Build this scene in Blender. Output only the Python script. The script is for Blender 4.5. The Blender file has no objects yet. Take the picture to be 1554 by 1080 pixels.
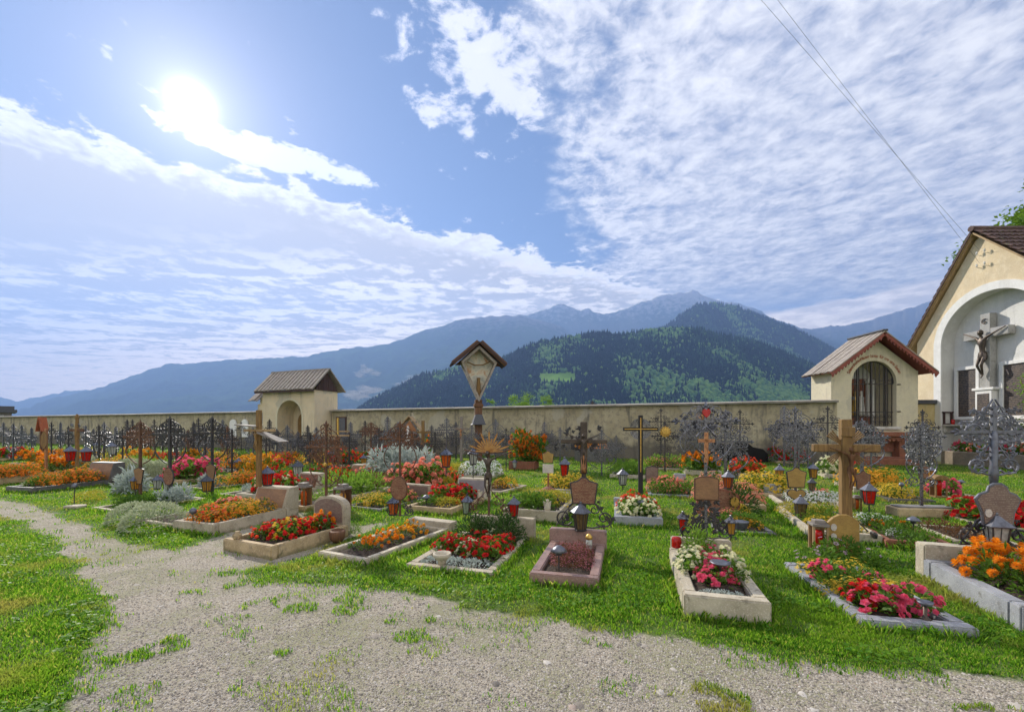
import bpy, bmesh, math, random
import numpy as np
from mathutils import Vector, Matrix, noise
random.seed(7)
PI = math.pi
scene = bpy.context.scene
COL = scene.collection
F, CH, HZ, CX = 640.0, 1.6, 649.0, 777.0      # focal (px), eye height, horizon row, centre column of the photograph

def gp(x, y, z=0.0):                            # point at height z seen at pixel x, y
    d = F * (CH - z) / (y - HZ)
    return Vector(((x - CX) / F * d, d, z))
def zat(y, d): return CH + (HZ - y) / F * d
def xat(x, d): return (x - CX) / F * d

# ---------------------------------------------------------------- node helpers
class S:
    def __init__(s, t, sock): s.t, s.k = t, sock
    def _m(s, op, o=None, c=None, rev=False):
        n = s.t.nodes.new('ShaderNodeMath'); n.operation = op
        a = [s, o, c]
        if rev: a = [o, s, c]
        for i, q in enumerate(a):
            if q is None: continue
            if isinstance(q, S): s.t.links.new(q.k, n.inputs[i])
            else: n.inputs[i].default_value = q
        return S(s.t, n.outputs[0])
    def __add__(s, o): return s._m('ADD', o)
    __radd__ = __add__
    def __sub__(s, o): return s._m('SUBTRACT', o)
    def __rsub__(s, o): return s._m('SUBTRACT', o, rev=True)
    def __mul__(s, o): return s._m('MULTIPLY', o)
    __rmul__ = __mul__
    def __truediv__(s, o): return s._m('DIVIDE', o)
    def __rtruediv__(s, o): return s._m('DIVIDE', o, rev=True)
    def max(s, o): return s._m('MAXIMUM', o)
    def min(s, o): return s._m('MINIMUM', o)
    def pow(s, o): return s._m('POWER', o)
    def exp(s): return s._m('EXPONENT')
    def abs(s): return s._m('ABSOLUTE')
    def frac(s): return s._m('FRACT')
    def clamp(s): return s.max(0.0).min(1.0)
    def ss(s, a, b):                            # smoothstep
        n = s.t.nodes.new('ShaderNodeMapRange'); n.interpolation_type = 'SMOOTHSTEP'
        s.t.links.new(s.k, n.inputs[0]); n.inputs[1].default_value = a; n.inputs[2].default_value = b
        return S(s.t, n.outputs[0])
    def rng(s, a, b, c, d):
        n = s.t.nodes.new('ShaderNodeMapRange')
        s.t.links.new(s.k, n.inputs[0])
        for i, q in enumerate((a, b, c, d)): n.inputs[i + 1].default_value = q
        return S(s.t, n.outputs[0])
def setin(t, sock, v):
    if isinstance(v, S): t.links.new(v.k, sock)
    elif hasattr(v, 'is_output'): t.links.new(v, sock)
    elif isinstance(v, (tuple, list)) and len(v) == 3 and len(sock.default_value) == 4: sock.default_value = (*v, 1)
    else: sock.default_value = v
def mixc(t, f, a, b, mode='MIX'):
    n = t.nodes.new('ShaderNodeMix'); n.data_type = 'RGBA'; n.blend_type = mode
    setin(t, n.inputs[0], f); setin(t, n.inputs[6], a); setin(t, n.inputs[7], b)
    return S(t, n.outputs[2])
def xyz(t, sock):
    n = t.nodes.new('ShaderNodeSeparateXYZ'); t.links.new(sock, n.inputs[0])
    return [S(t, o) for o in n.outputs]
def comb(t, x, y, z=0.0):
    n = t.nodes.new('ShaderNodeCombineXYZ')
    for i, q in enumerate((x, y, z)): setin(t, n.inputs[i], q)
    return n.outputs[0]
def noi(t, vec, scale, detail=4, rough=.55, dist=0.0):
    n = t.nodes.new('ShaderNodeTexNoise'); t.links.new(vec, n.inputs['Vector'])
    n.inputs['Scale'].default_value = scale; n.inputs['Detail'].default_value = detail
    n.inputs['Roughness'].default_value = rough; n.inputs['Distortion'].default_value = dist
    return S(t, n.outputs[0])
def vor(t, vec, scale, out='Distance', feature='F1'):
    n = t.nodes.new('ShaderNodeTexVoronoi'); n.feature = feature; t.links.new(vec, n.inputs['Vector'])
    n.inputs['Scale'].default_value = scale
    return S(t, n.outputs[out])
def stretch(t, vec, s):
    n = t.nodes.new('ShaderNodeMapping'); t.links.new(vec, n.inputs[0]); n.inputs['Scale'].default_value = s
    return n.outputs[0]
def ramp(t, f, stops):
    n = t.nodes.new('ShaderNodeValToRGB'); setin(t, n.inputs[0], f)
    e = n.color_ramp.elements
    while len(e) < len(stops): e.new(.5)
    for q, (p, c) in zip(e, stops): q.position = p; q.color = (*c, 1)
    return S(t, n.outputs[0])
MATS = {}
def newmat(name):
    m = bpy.data.materials.new(name); m.use_nodes = True; t = m.node_tree
    p = t.nodes['Principled BSDF']; MATS[name] = m
    return m, t, p
def tex(t, kind='Object'):
    n = t.nodes.new('ShaderNodeTexCoord'); return n.outputs[kind]
def wpos(t): return t.nodes.new('ShaderNodeNewGeometry').outputs['Position']
def bump(t, p, h, strength=.4, dist=.01):
    n = t.nodes.new('ShaderNodeBump'); n.inputs['Strength'].default_value = strength; n.inputs['Distance'].default_value = dist
    t.links.new(h.k, n.inputs['Height']); t.links.new(n.outputs[0], p.inputs['Normal'])
def orand(t): return S(t, t.nodes.new('ShaderNodeObjectInfo').outputs['Random'])

def stone(name, c1, c2, c3, fine=60, rough=.85, spec=.3, stain=(.10, .09, .07)):
    m, t, p = newmat(name); v = wpos(t)
    a = noi(t, v, 3.5, 5); b = noi(t, v, fine, 3, .7)
    c = mixc(t, a.ss(.35, .65), c1, c2); c = mixc(t, b.ss(.52, .68), c, c3)
    d = noi(t, v, 9, 6, .7); c = mixc(t, d.ss(.52, .72) * .7, c, stain); z_ = xyz(t, v)[2]; c = mixc(t, (d * .9 + b * .3 - z_ * 4.5).ss(.38, .62) * .55, c, (.09, .10, .04))
    l = noi(t, v, 26, 3, .6); c = mixc(t, l.ss(.64, .72) * .5, c, (.42, .42, .30))
    setin(t, p.inputs['Base Color'], c); p.inputs['Roughness'].default_value = rough
    p.inputs['Specular IOR Level'].default_value = spec
    bump(t, p, b * .6 + d, .5, .012)
    return m
stone('concrete', (.46, .40, .30), (.34, .29, .21), (.54, .48, .37))
stone('tan_stone', (.50, .38, .22), (.36, .27, .15), (.58, .47, .31))
stone('grey_granite', (.33, .34, .36), (.25, .26, .28), (.5, .5, .52), 140, .5, .5)
stone('pink_granite', (.33, .205, .17), (.24, .145, .12), (.45, .33, .28), 130, .38, .5)
stone('dark_granite', (.12, .115, .11), (.08, .08, .08), (.2, .19, .18), 120, .4, .5)
stone('pale_stone', (.52, .46, .35), (.40, .35, .26), (.60, .54, .43))
stone('altar_stone', (.58, .56, .52), (.46, .44, .40), (.66, .65, .62))
stone('cross_stone', (.40, .39, .37), (.32, .31, .29), (.46, .45, .43))
stone('slate', (.22, .21, .20), (.16, .15, .15), (.3, .29, .27))
stone('brick_red', (.26, .10, .06), (.20, .075, .045), (.32, .15, .10), 40)
stone('white_glaze', (.75, .74, .70), (.68, .66, .62), (.78, .77, .74), 60, .5)

def plaster(name, c1, c2, c3, dirt, damp=0.0, rs=2.0):
    m, t, p = newmat(name); v = wpos(t); z = xyz(t, v)[2]
    a = noi(t, v, .9, 6, .6); b = noi(t, v, 5, 6, .7); f = noi(t, v, 45, 4, .7)
    c = mixc(t, a.ss(.38, .62), c1, c2); c = mixc(t, b.ss(.48, .62) * .8, c, c3)
    st = noi(t, stretch(t, v, (1.6, 1.6, .22)), 1.6, 6, .65)
    c = mixc(t, st.ss(.50, .70) * dirt, c, (.13, .12, .10))
    if damp:
        w = (noi(t, v, 1.3, 5) * 1.7 - z * .75 + .55).ss(.45, .95) * damp
        c = mixc(t, w, c, (.12, .105, .085))
        k = noi(t, v, .55, 4, .5); c = mixc(t, k.ss(.60, .63) * .6, c, (.42, .39, .32))
    setin(t, p.inputs['Base Color'], c); p.inputs['Roughness'].default_value = .95
    bump(t, p, b + f * rs * .3, .5, .03)
plaster('old_plaster', (.46, .40, .27), (.36, .31, .20), (.25, .225, .17), .95, .85)
plaster('cream_plaster', (.66, .60, .44), (.61, .55, .40), (.56, .51, .39), .22, .3)
plaster('peach_plaster', (.76, .62, .41), (.70, .57, .38), (.79, .67, .48), .10, 0, 5)
plaster('grey_plaster', (.70, .69, .65), (.64, .63, .60), (.72, .71, .68), .12, 0, 3)
plaster('white_plaster', (.78, .77, .74), (.73, .72, .69), (.80, .79, .77), .12, 0)
plaster('ochre_plaster', (.60, .48, .22), (.54, .43, .2), (.62, .52, .28), .3, .3)
plaster('gate_plaster', (.70, .58, .40), (.60, .50, .34), (.62, .54, .40), .45, .5)

def metal(name, c, c2, rough, met=.8, ns=20):
    m, t, p = newmat(name); v = wpos(t); a = noi(t, v, ns, 4, .7)
    setin(t, p.inputs['Base Color'], mixc(t, a.ss(.42, .64), c, c2)); p.inputs['Metallic'].default_value = met
    setin(t, p.inputs['Roughness'], a.rng(.3, .7, rough - .08, rough + .2)); bump(t, p, a, .25, .004)
metal('silver_iron', (.19, .19, .215), (.035, .035, .04), .28, .75, 28)
stone('planter_stone', (.27, .22, .16), (.20, .16, .12), (.33, .28, .22))
metal('black_iron', (.05, .05, .055), (.075, .06, .05), .45, .5)
metal('black_paint', (.012, .011, .012), (.02, .018, .016), .6, .0)
metal('rust_iron', (.16, .075, .04), (.09, .055, .04), .6, .35)
metal('gold_leaf', (.65, .42, .10), (.45, .28, .07), .35, .8)
metal('bronze', (.065, .05, .04), (.11, .085, .065), .42, .6)
metal('gilt_copper', (.45, .24, .07), (.32, .14, .04), .45, .3)
metal('copper', (.45, .22, .10), (.30, .14, .07), .4, .6)
metal('pewter', (.16, .17, .2), (.12, .12, .14), .4, .6)
metal('lead_sheet', (.07, .075, .085), (.10, .10, .11), .5, .4)

def wood(name, c1, c2, sc=(30, 30, 2), gaps=None, rough=.75):
    m, t, p = newmat(name); v = tex(t)
    a = noi(t, stretch(t, v, sc), 1.5, 5, .65, .4); b = noi(t, v, 3, 4)
    c = mixc(t, a.ss(.35, .65), c1, c2); c = mixc(t, b.ss(.5, .75) * .5, c, tuple(q * .55 for q in c2))
    setin(t, p.inputs['Base Color'], c); p.inputs['Roughness'].default_value = rough; bump(t, p, a, .5, .006)
wood('ochre_wood', (.26, .155, .05), (.16, .09, .03))
wood('copper_wood', (.30, .15, .07), (.20, .09, .04))
wood('brown_wood', (.17, .08, .035), (.10, .045, .022))
wood('grey_wood', (.27, .24, .21), (.17, .145, .125), (3, 30, 30))
wood('weathered_wood', (.36, .31, .26), (.22, .19, .165), (14, 1.2, 14))
wood('dark_wood', (.075, .035, .03), (.045, .025, .022))
wood('roof_red', (.42, .11, .04), (.32, .08, .03))
wood('red_wood', (.28, .075, .05), (.19, .05, .035))
wood('pale_wood', (.42, .29, .15), (.32, .21, .10), (3, 14, 3))

def inscr(name, c1, c2, ink, sc=55):            # panel with rows of small worn lettering too faint to read
    m, t, p = newmat(name); v = tex(t); x, y, z = xyz(t, v)
    a = noi(t, v, 5, 5); c = mixc(t, a.ss(.35, .65), c1, c2)
    row = ((z * sc) .frac() - .5).abs().ss(.22, .12)
    g = noi(t, comb(t, x * 130.0, 0.0, (z * sc)._m('FLOOR') * 7.3), 1.0, 1).ss(.44, .5)
    wd = noi(t, comb(t, x * 14.0, 0.0, (z * sc)._m('FLOOR') * 3.1), 1.0, 1).ss(.42, .5)
    setin(t, p.inputs['Base Color'], mixc(t, row * g * wd * .75, c, ink)); p.inputs['Roughness'].default_value = .5
    bump(t, p, a, .2, .005)
inscr('brown_panel', (.21, .085, .045), (.155, .062, .035), (.42, .30, .16))
inscr('tan_panel', (.30, .16, .07), (.23, .12, .055), (.10, .06, .03))
inscr('gold_panel', (.42, .27, .07), (.33, .20, .05), (.15, .09, .03))
inscr('grey_panel', (.25, .22, .22), (.20, .175, .175), (.12, .11, .1))
inscr('grey_brown_panel', (.19, .13, .105), (.15, .10, .08), (.36, .30, .22))
inscr('white_panel', (.62, .58, .52), (.55, .51, .45), (.25, .22, .2))
inscr('memorial_panel', (.045, .035, .03), (.06, .045, .04), (.25, .18, .12), 13)

def glass(name, c, tr=.5):
    m, t, p = newmat(name); v = wpos(t)
    a = noi(t, v, 30, 3)
    cc = mixc(t, a.ss(.3, .7), c, tuple(q * .7 for q in c))
    b = t.nodes.new('ShaderNodeBsdfTranslucent'); setin(t, b.inputs[0], cc)
    setin(t, p.inputs['Base Color'], cc); p.inputs['Roughness'].default_value = .12
    mx = t.nodes.new('ShaderNodeMixShader'); mx.inputs[0].default_value = tr
    t.links.new(p.outputs[0], mx.inputs[1]); t.links.new(b.outputs[0], mx.inputs[2])
    t.links.new(mx.outputs[0], t.nodes['Material Output'].inputs[0])
glass('red_glass', (.75, .035, .02)); glass('amber_glass', (.75, .42, .08)); glass('white_glass', (.72, .74, .68))
glass('green_glass', (.45, .55, .40)); glass('orange_glass', (.8, .20, .03)); glass('smoky_glass', (.28, .20, .09))
glass('red_plastic', (.62, .02, .015), .25)

def leafy(name, c1, c2, tr=.4, ns=9, rough=.6, dead=None):
    m, t, p = newmat(name); v = tex(t)
    at = t.nodes.new('ShaderNodeAttribute'); at.attribute_name = 'rnd'; r = S(t, at.outputs['Fac'])
    c = mixc(t, r, c1, c2); o = orand(t)
    c = mixc(t, o * .35, c, tuple(q * .6 for q in c1))
    if dead: c = mixc(t, r.ss(.90, .93), c, dead)
    b = t.nodes.new('ShaderNodeBsdfTranslucent'); setin(t, b.inputs[0], mixc(t, .5, c, c2))
    setin(t, p.inputs['Base Color'], c); p.inputs['Roughness'].default_value = rough; p.inputs['Specular IOR Level'].default_value = .3
    mx = t.nodes.new('ShaderNodeMixShader'); mx.inputs[0].default_value = tr
    t.links.new(p.outputs[0], mx.inputs[1]); t.links.new(b.outputs[0], mx.inputs[2])
    t.links.new(mx.outputs[0], t.nodes['Material Output'].inputs[0])
leafy('leaf_green', (.06, .14, .015), (.16, .30, .03))
leafy('leaf_dark', (.035, .085, .02), (.07, .14, .025), .3)
leafy('leaf_fresh', (.11, .24, .025), (.26, .42, .05), .5)
leafy('leaf_silver', (.34, .40, .36), (.54, .60, .55), .2)
leafy('leaf_sage', (.30, .36, .20), (.58, .62, .42), .3)
leafy('leaf_yellow', (.30, .32, .03), (.55, .50, .06), .4)
leafy('leaf_tree', (.07, .15, .015), (.20, .34, .03), .5)
leafy('leaf_bronze', (.13, .07, .03), (.24, .12, .05), .3)
leafy('stem_brown', (.06, .04, .025), (.10, .07, .04), 0)
for nm, a, b in (('red', (.55, .012, .012), (.80, .04, .03)), ('pink', (.75, .05, .13), (.88, .18, .30)), ('orange', (.72, .17, .015), (.88, .32, .03)),
                 ('yellow', (.78, .50, .03), (.88, .65, .08)), ('cream', (.72, .70, .38), (.85, .83, .62)), ('white', (.75, .76, .72), (.85, .85, .82)),
                 ('salmon', (.80, .20, .12), (.88, .40, .28)), ('heather', (.42, .10, .14), (.62, .25, .28)), ('scarlet', (.72, .05, .02), (.85, .13, .04)),
                 ('lilac', (.55, .30, .50), (.72, .5, .66)), ('gold', (.75, .33, .02), (.85, .48, .04)), ('marigold', (.80, .24, .01), (.9, .36, .02))):
    leafy('petal_' + nm, a, b, .5, rough=.7)

m, t, p = newmat('soil'); v = wpos(t); a = noi(t, v, 30, 5, .7); b = noi(t, v, 4, 4)
setin(t, p.inputs['Base Color'], mixc(t, a.ss(.4, .65), (.030, .020, .013), (.085, .058, .038))); p.inputs['Roughness'].default_value = 1
bump(t, p, a + b, .8, .03)

# ---------------------------------------------------------------- mesh helpers
class MB:
    def __init__(s): s.v, s.f, s.mi, s.r = [], [], [], []
    def add(s, vs, fs, mi=0, M=None):
        o = len(s.v)
        if M is not None: vs = [M @ Vector(q) for q in vs]
        s.v += [tuple(q) for q in vs]; s.f += [tuple(i + o for i in f) for f in fs]; s.mi += [mi] * len(fs)
        return s
    def box(s, x0, x1, y0, y1, z0, z1, mi=0, M=None):
        vs = [(x, y, z) for z in (z0, z1) for x, y in ((x0, y0), (x1, y0), (x1, y1), (x0, y1))]
        return s.add(vs, [(3, 2, 1, 0), (4, 5, 6, 7), (0, 1, 5, 4), (1, 2, 6, 5), (2, 3, 7, 6), (3, 0, 4, 7)], mi, M)
    def prism(s, poly, y0, y1, mi=0, M=None):    # polygon in x,z extruded along y; poly counter-clockwise seen from -y
        n = len(poly)
        vs = [(x, y0, z) for x, z in poly] + [(x, y1, z) for x, z in poly]
        fs = [tuple(range(n)), tuple(range(2 * n - 1, n - 1, -1))] + [(i, n + i, n + (i + 1) % n, (i + 1) % n) for i in range(n)]
        return s.add(vs, fs, mi, M)
    def hprism(s, poly, z0, z1, mi=0, M=None):
        n = len(poly)
        vs = [(x, y, z0) for x, y in poly] + [(x, y, z1) for x, y in poly]
        fs = [tuple(range(n - 1, -1, -1)), tuple(range(n, 2 * n))] + [(i, (i + 1) % n, n + (i + 1) % n, n + i) for i in range(n)]
        return s.add(vs, fs, mi, M)
    def tube(s, pts, r, k=5, mi=0, M=None, cap=True):
        pts = [Vector(q) for q in pts]; n = len(pts)
        rs = r if isinstance(r, (list, tuple)) else [r] * n
        vs = []; up = None
        for i in range(n):
            d = (pts[min(i + 1, n - 1)] - pts[max(i - 1, 0)]).normalized()
            a = Vector((0, 1, 0)) if abs(d.y) < .9 else Vector((1, 0, 0))
            u = d.cross(a).normalized(); w = d.cross(u).normalized()
            for j in range(k):
                q = 2 * PI * (j + .5) / k
                vs.append(pts[i] + rs[i] * (math.cos(q) * u + math.sin(q) * w))
        fs = [(i * k + j, i * k + (j + 1) % k, (i + 1) * k + (j + 1) % k, (i + 1) * k + j) for i in range(n - 1) for j in range(k)]
        if cap: fs += [tuple(range(k))[::-1], tuple((n - 1) * k + j for j in range(k))]
        return s.add(vs, fs, mi, M)
    def lathe(s, prof, k=12, c=(0, 0, 0), mi=0, M=None, ph=0.0, sx=1, sy=1):   # prof: (r, z)
        n = len(prof); vs = []
        for r, z in prof:
            for j in range(k):
                q = 2 * PI * j / k + ph
                vs.append((c[0] + r * math.cos(q) * sx, c[1] + r * math.sin(q) * sy, c[2] + z))
        fs = [(i * k + j, i * k + (j + 1) % k, (i + 1) * k + (j + 1) % k, (i + 1) * k + j) for i in range(n - 1) for j in range(k)]
        if prof[0][0] > 1e-4: fs.append(tuple(range(k))[::-1])
        if prof[-1][0] > 1e-4: fs.append(tuple((n - 1) * k + j for j in range(k)))
        return s.add(vs, fs, mi, M)
    def ball(s, c, r, k=8, mi=0, sz=1.0):
        return s.lathe([(r * math.sin(PI * i / 5), -r * sz * math.cos(PI * i / 5)) for i in range(6)], k, c, mi)
    def leaf(s, p, d, nrm, L, W, mi=0, fold=.15):      # one pointed leaf, two bent quads
        d = d.normalized(); sd = d.cross(nrm)
        if sd.length < 1e-3: sd = Vector((1, 0, 0))
        sd.normalize(); up = sd.cross(d)
        a = p; b = p + d * L * .5 + sd * W * .5 + up * L * fold; c = p + d * L - up * L * .1; e = p + d * L * .5 - sd * W * .5 + up * L * fold
        q = p + d * L * .5
        s.add([a, b, c, q], [(0, 1, 2, 3)], mi); s.add([a, q, c, e], [(0, 1, 2, 3)], mi); s.r += [random.random()] * 8
        return s
    def build(s, name, mats, parent=None, loc=(0, 0, 0), rz=0.0, smooth=False, bevel=0.0, seg=1):
        me = bpy.data.meshes.new(name); me.from_pydata(s.v, [], s.f)
        if isinstance(mats, str): mats = [mats]
        for q in mats: me.materials.append(MATS[q])
        if len(mats) > 1: me.polygons.foreach_set('material_index', s.mi)
        if s.r and len(s.r) == len(s.v):
            at = me.attributes.new('rnd', 'FLOAT', 'POINT'); at.data.foreach_set('value', s.r)
        if bevel:
            bm = bmesh.new(); bm.from_mesh(me)
            bmesh.ops.remove_doubles(bm, verts=bm.verts, dist=1e-5)
            bmesh.ops.recalc_face_normals(bm, faces=bm.faces)
            ed = [e for e in bm.edges if len(e.link_faces) == 2 and e.calc_face_angle(0) > .5]
            bmesh.ops.bevel(bm, geom=ed, offset=bevel, segments=seg, affect='EDGES', clamp_overlap=True)
            bm.to_mesh(me); bm.free()
        if smooth: me.polygons.foreach_set('use_smooth', [True] * len(me.polygons))
        me.update()
        o = bpy.data.objects.new(name, me); COL.objects.link(o); o.location = loc; o.rotation_euler.z = rz
        if parent: o.parent = parent
        return o
def tag(o, label, cat, group=None, kind=None):
    if label: o['label'] = label
    if cat: o['category'] = cat
    if group: o['group'] = group
    if kind: o['kind'] = kind
    return o
def thing(name, label, cat, loc=(0, 0, 0), rz=0.0, group=None):
    o = bpy.data.objects.new(name, None); COL.objects.link(o); o.empty_display_size = .1
    o.location = loc; o.rotation_euler.z = rz
    return tag(o, label, cat, group)
KIDS = {}
def kids(o):
    if o.name not in KIDS: KIDS[o.name] = list(o.children)
    return KIDS[o.name]
def dup(root, loc, rz, sc, label, group=None):
    def cp(o, par):
        c = o.copy(); COL.objects.link(c)
        if par: c.parent = par
        for q in kids(o): cp(q, c)
        return c
    r = cp(root, None); r.location = loc; r.rotation_euler.z = rz
    r.scale = sc if isinstance(sc, (tuple, list)) else (sc, sc, sc); r['label'] = label
    if group: r['group'] = group
    elif 'group' in r: del r['group']
    return r
# ---------------------------------------------------------------- world, sun, camera
SUND = Vector((-487, 640, 489)).normalized()
W = bpy.data.worlds.new('World'); scene.world = W; W.use_nodes = True; t = W.node_tree
bg = t.nodes['Background']; g = tex(t, 'Generated')
sky = t.nodes.new('ShaderNodeTexSky'); sky.sky_type = 'NISHITA'; sky.sun_disc = False
sky.sun_elevation = math.asin(SUND.z); sky.sun_rotation = math.atan2(SUND.x, SUND.y); sky.altitude = 1200
sky.air_density = 1.0; sky.dust_density = .35; sky.ozone_density = 2.0
x, y, z = xyz(t, g); zc = z.max(.03)
P = comb(t, x / zc, y / zc); X, Y = x / zc, y / zc
dot = (x * SUND.x + y * SUND.y + z * SUND.z).min(1.0); ang = dot._m('ARCCOSINE') * (180 / PI)
skyc = sky.outputs[0]
hs = t.nodes.new('ShaderNodeHueSaturation'); hs.inputs['Saturation'].default_value = 1.12; hs.inputs['Value'].default_value = SKYV = 1.0
t.links.new(skyc, hs.inputs['Color']); base = mixc(t, 1.0, S(t, hs.outputs[0]), (.68, .61, .60), 'MULTIPLY')
n1 = noi(t, P, 1.6, 7, .6); n2 = noi(t, P, 6.0, 7, .62, .3); n3 = noi(t, P, 17.0, 5, .6, .4); n0 = noi(t, P, .6, 4)
Ps = stretch(t, P, (.55, 1.3, 1)); nb = noi(t, Ps, 2.4, 7, .6, .5)
el0 = z._m('ARCSINE') * (180 / PI)
# broad layer beyond a long straight edge (left), lit rim along that edge
s1 = (Y - X * .64 - 2.33) * .83 + (n2 - .5) * .75 + (n1 - .5) * .35
m1 = s1.ss(-.02, .07); rim = (s1 + (n3 - .5) * .4).ss(.30, .02) * m1
right = (X * 1.0 - Y * .30).ss(-.2, .9)
lay = (nb * 1.25 + (n2 - .5) * 1.5 + (n3 - .5) * .4 + Y.ss(2.5, 7.0) * .22).ss(.54, .82) * Y.ss(1.9, 3.0)
c1 = mixc(t, lay, (4.9, 4.4, 3.8), (10.5, 9.4, 7.9))
c1 = mixc(t, (1.0 - nb).ss(.46, .62) * Y.ss(2.2, 4.0) * .6, c1, (4.0, 3.5, 3.0))
c1 = mixc(t, Y.ss(3.0, 8.0) * .75, c1, mixc(t, lay, (7.0, 5.5, 3.8), (16.0, 12.4, 8.8)))
c1 = mixc(t, rim, c1, (9.0, 8.6, 8.2))
# high ribbed layer (right)
s2 = (X + .02 - (Y - 1.2) * .30) + (n2 - .5) * .55 + (n1 - .5) * .5
gap = (Y - 2.75 + (n1 - .5) * 1.2).ss(0, .9) * (X - .9 - (Y - 2.7) * .1).ss(0, .7)
m2 = s2.ss(.0, .22) * (n3 * .62 + n2 * .75 + .02 + s2.min(.6) * .22).ss(.44, .80) * (1.0 - gap * .82)
c2 = mixc(t, (n2 * .7 + n3 * .4).ss(.42, .72), (3.8, 3.8, 4.2), (7.6, 7.3, 6.9))
# puffs between, and the small bank by the sun
e3 = ((X + .10) * (X + .10) * 9.0 + (Y - 1.20) * (Y - 1.20) * 5.0)
m3 = (n2 * .9 + n3 * .35 - e3.min(1.0) * .34).ss(.50, .64)
q1, q2 = (X + .87) * .85 + (Y - 1.55) * .52, (Y - 1.55) * .85 - (X + .87) * .52
e4 = q1 * q1 * 7.5 + q2 * q2 * 90.0
m4 = (n2 * 1.5 + n3 * .9 - .36 - e4 * .5).ss(.30, .52)
m5 = (n2 * .7 + n0 * .4 + n3 * .25).ss(.77, .84) * .8
# low cloud lying on the far right-hand ridge
az = x._m('ARCTAN2', y) * (180 / PI); el = z._m('ARCSINE') * (180 / PI)
A = comb(t, az * .12, el * .4); na = noi(t, A, 2.0, 6, .6)
e6 = (el - 13.0 - (az - 38.0) * .06 + (na - .5) * 2.2)
m6 = e6.ss(.75, .15) * (az - 28.5 + (na - .5) * 4).ss(0, 3)
lowl = el.ss(9.5, 5.5) * az.ss(-27.0, -36.0)
col = mixc(t, m5, base, (6.2, 6.1, 6.6)); col = mixc(t, m3, col, (6.8, 6.6, 6.8)); col = mixc(t, m4 * .95, col, (8.2, 8.0, 7.8))
col = mixc(t, gap * el0.ss(26.0, 18.0) * .75, col, (1.9, 2.7, 4.4)); col = mixc(t, m2, col, c2); col = mixc(t, m1 * .96, col, c1)
col = mixc(t, lowl * .35 * (nb * 1.6 - .1).clamp(), col, (3.0, 3.1, 3.6)); col = mixc(t, m6, col, mixc(t, na.ss(.4, .6), (7.5, 6.6, 5.8), (13.0, 11.4, 9.8)))
back = (y * -1.0).ss(.0, .5) * (n2 * 1.3 - .15).clamp().ss(.2, .5)          # unseen bright cloud bank added behind the viewer to fill shaded fronts
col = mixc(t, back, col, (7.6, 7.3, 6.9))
glow = (ang * ang * (-1 / 1.6)).exp() * 22.0 + (ang * (-1 / 2.9)).exp() * 8.0 + (ang * (-1 / 14.0)).exp() * 1.0
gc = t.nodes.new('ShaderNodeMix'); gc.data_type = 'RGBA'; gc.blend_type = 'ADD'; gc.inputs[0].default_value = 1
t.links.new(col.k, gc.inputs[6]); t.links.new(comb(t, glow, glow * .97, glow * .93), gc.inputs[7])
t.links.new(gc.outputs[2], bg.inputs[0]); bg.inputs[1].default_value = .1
W.cycles.sampling_method = 'MANUAL'; W.cycles.sample_map_resolution = 1024

L = bpy.data.lights.new('sun', 'SUN'); L.energy = 5.0; L.angle = math.radians(.55); L.color = (1, .93, .82)
lo = bpy.data.objects.new('sun', L); COL.objects.link(lo); lo.rotation_euler = SUND.to_track_quat('Z', 'Y').to_euler(); lo.location = (0, 0, 60)

cam = bpy.data.cameras.new('camera'); co = bpy.data.objects.new('camera', cam); COL.objects.link(co); scene.camera = co
co.location = (0, 0, CH); co.rotation_euler = (PI / 2, 0, 0)
cam.sensor_width = 36; cam.lens = F / 1554 * 36; cam.shift_y = (HZ - 540) / 1554; cam.clip_start = .1; cam.clip_end = 60000
vs = scene.view_settings; vs.view_transform = 'Standard'; vs.look = 'None'; vs.exposure = 0.80; vs.gamma = 1.0
scene.render.engine = 'CYCLES'; cy = scene.cycles
cy.use_denoising = True; cy.max_bounces = 6; cy.diffuse_bounces = 3; cy.transparent_max_bounces = 8; cy.volume_bounces = 0
cy.use_adaptive_sampling = True; cy.adaptive_threshold = .02; cy.sample_clamp_indirect = 4

# ---------------------------------------------------------------- terrain
EN = Vector((.363, .932)); ES = Vector((.932, -.363))
def fb(x, y, s, o=4, z=0.0):
    v = 0; a = 1
    for i in range(o): v += a * noise.noise((x * s, y * s, z + i * 7.1)); s *= 2; a *= .5
    return v
PATHPX = [(-60, 748), (0, 757), (60, 768), (112, 788), (170, 815), (235, 832), (272, 832), (305, 820), (420, 782), (452, 776), (520, 800), (600, 790), (520, 815), (470, 842),
          (372, 866), (420, 880), (520, 885), (620, 897), (720, 918), (820, 938), (940, 956), (1100, 980), (1280, 1006), (1554, 1034), (1750, 1048)]
LEFTPX = [(62, 1300), (85, 1090), (112, 1030), (140, 985), (152, 930), (132, 880), (108, 848), (72, 812), (30, 786), (-60, 770)]
PATH = [tuple(gp(*q).xy) for q in PATHPX] + [(9, 1.2), (9, -6), (-1.5, -6)] + [tuple(gp(*q).xy) for q in LEFTPX]
def seg_sd(px, py, poly):                       # signed distance to polygon (positive inside), numpy
    d = np.full(px.shape, 1e9); ins = np.zeros(px.shape, bool); n = len(poly)
    for i in range(n):
        ax, ay = poly[i]; bx, by = poly[(i + 1) % n]
        ex, ey = bx - ax, by - ay; wx, wy = px - ax, py - ay
        h = np.clip((wx * ex + wy * ey) / (ex * ex + ey * ey + 1e-12), 0, 1)
        d = np.minimum(d, np.hypot(wx - ex * h, wy - ey * h))
        c = ((ay > py) != (by > py)); ins ^= c & (px < (bx - ax) * (py - ay) / (by - ay + 1e-12) + ax)
    return np.where(ins, d, -d)
rs = np.random.RandomState(3)
_G = rs.rand(64, 64)
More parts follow.
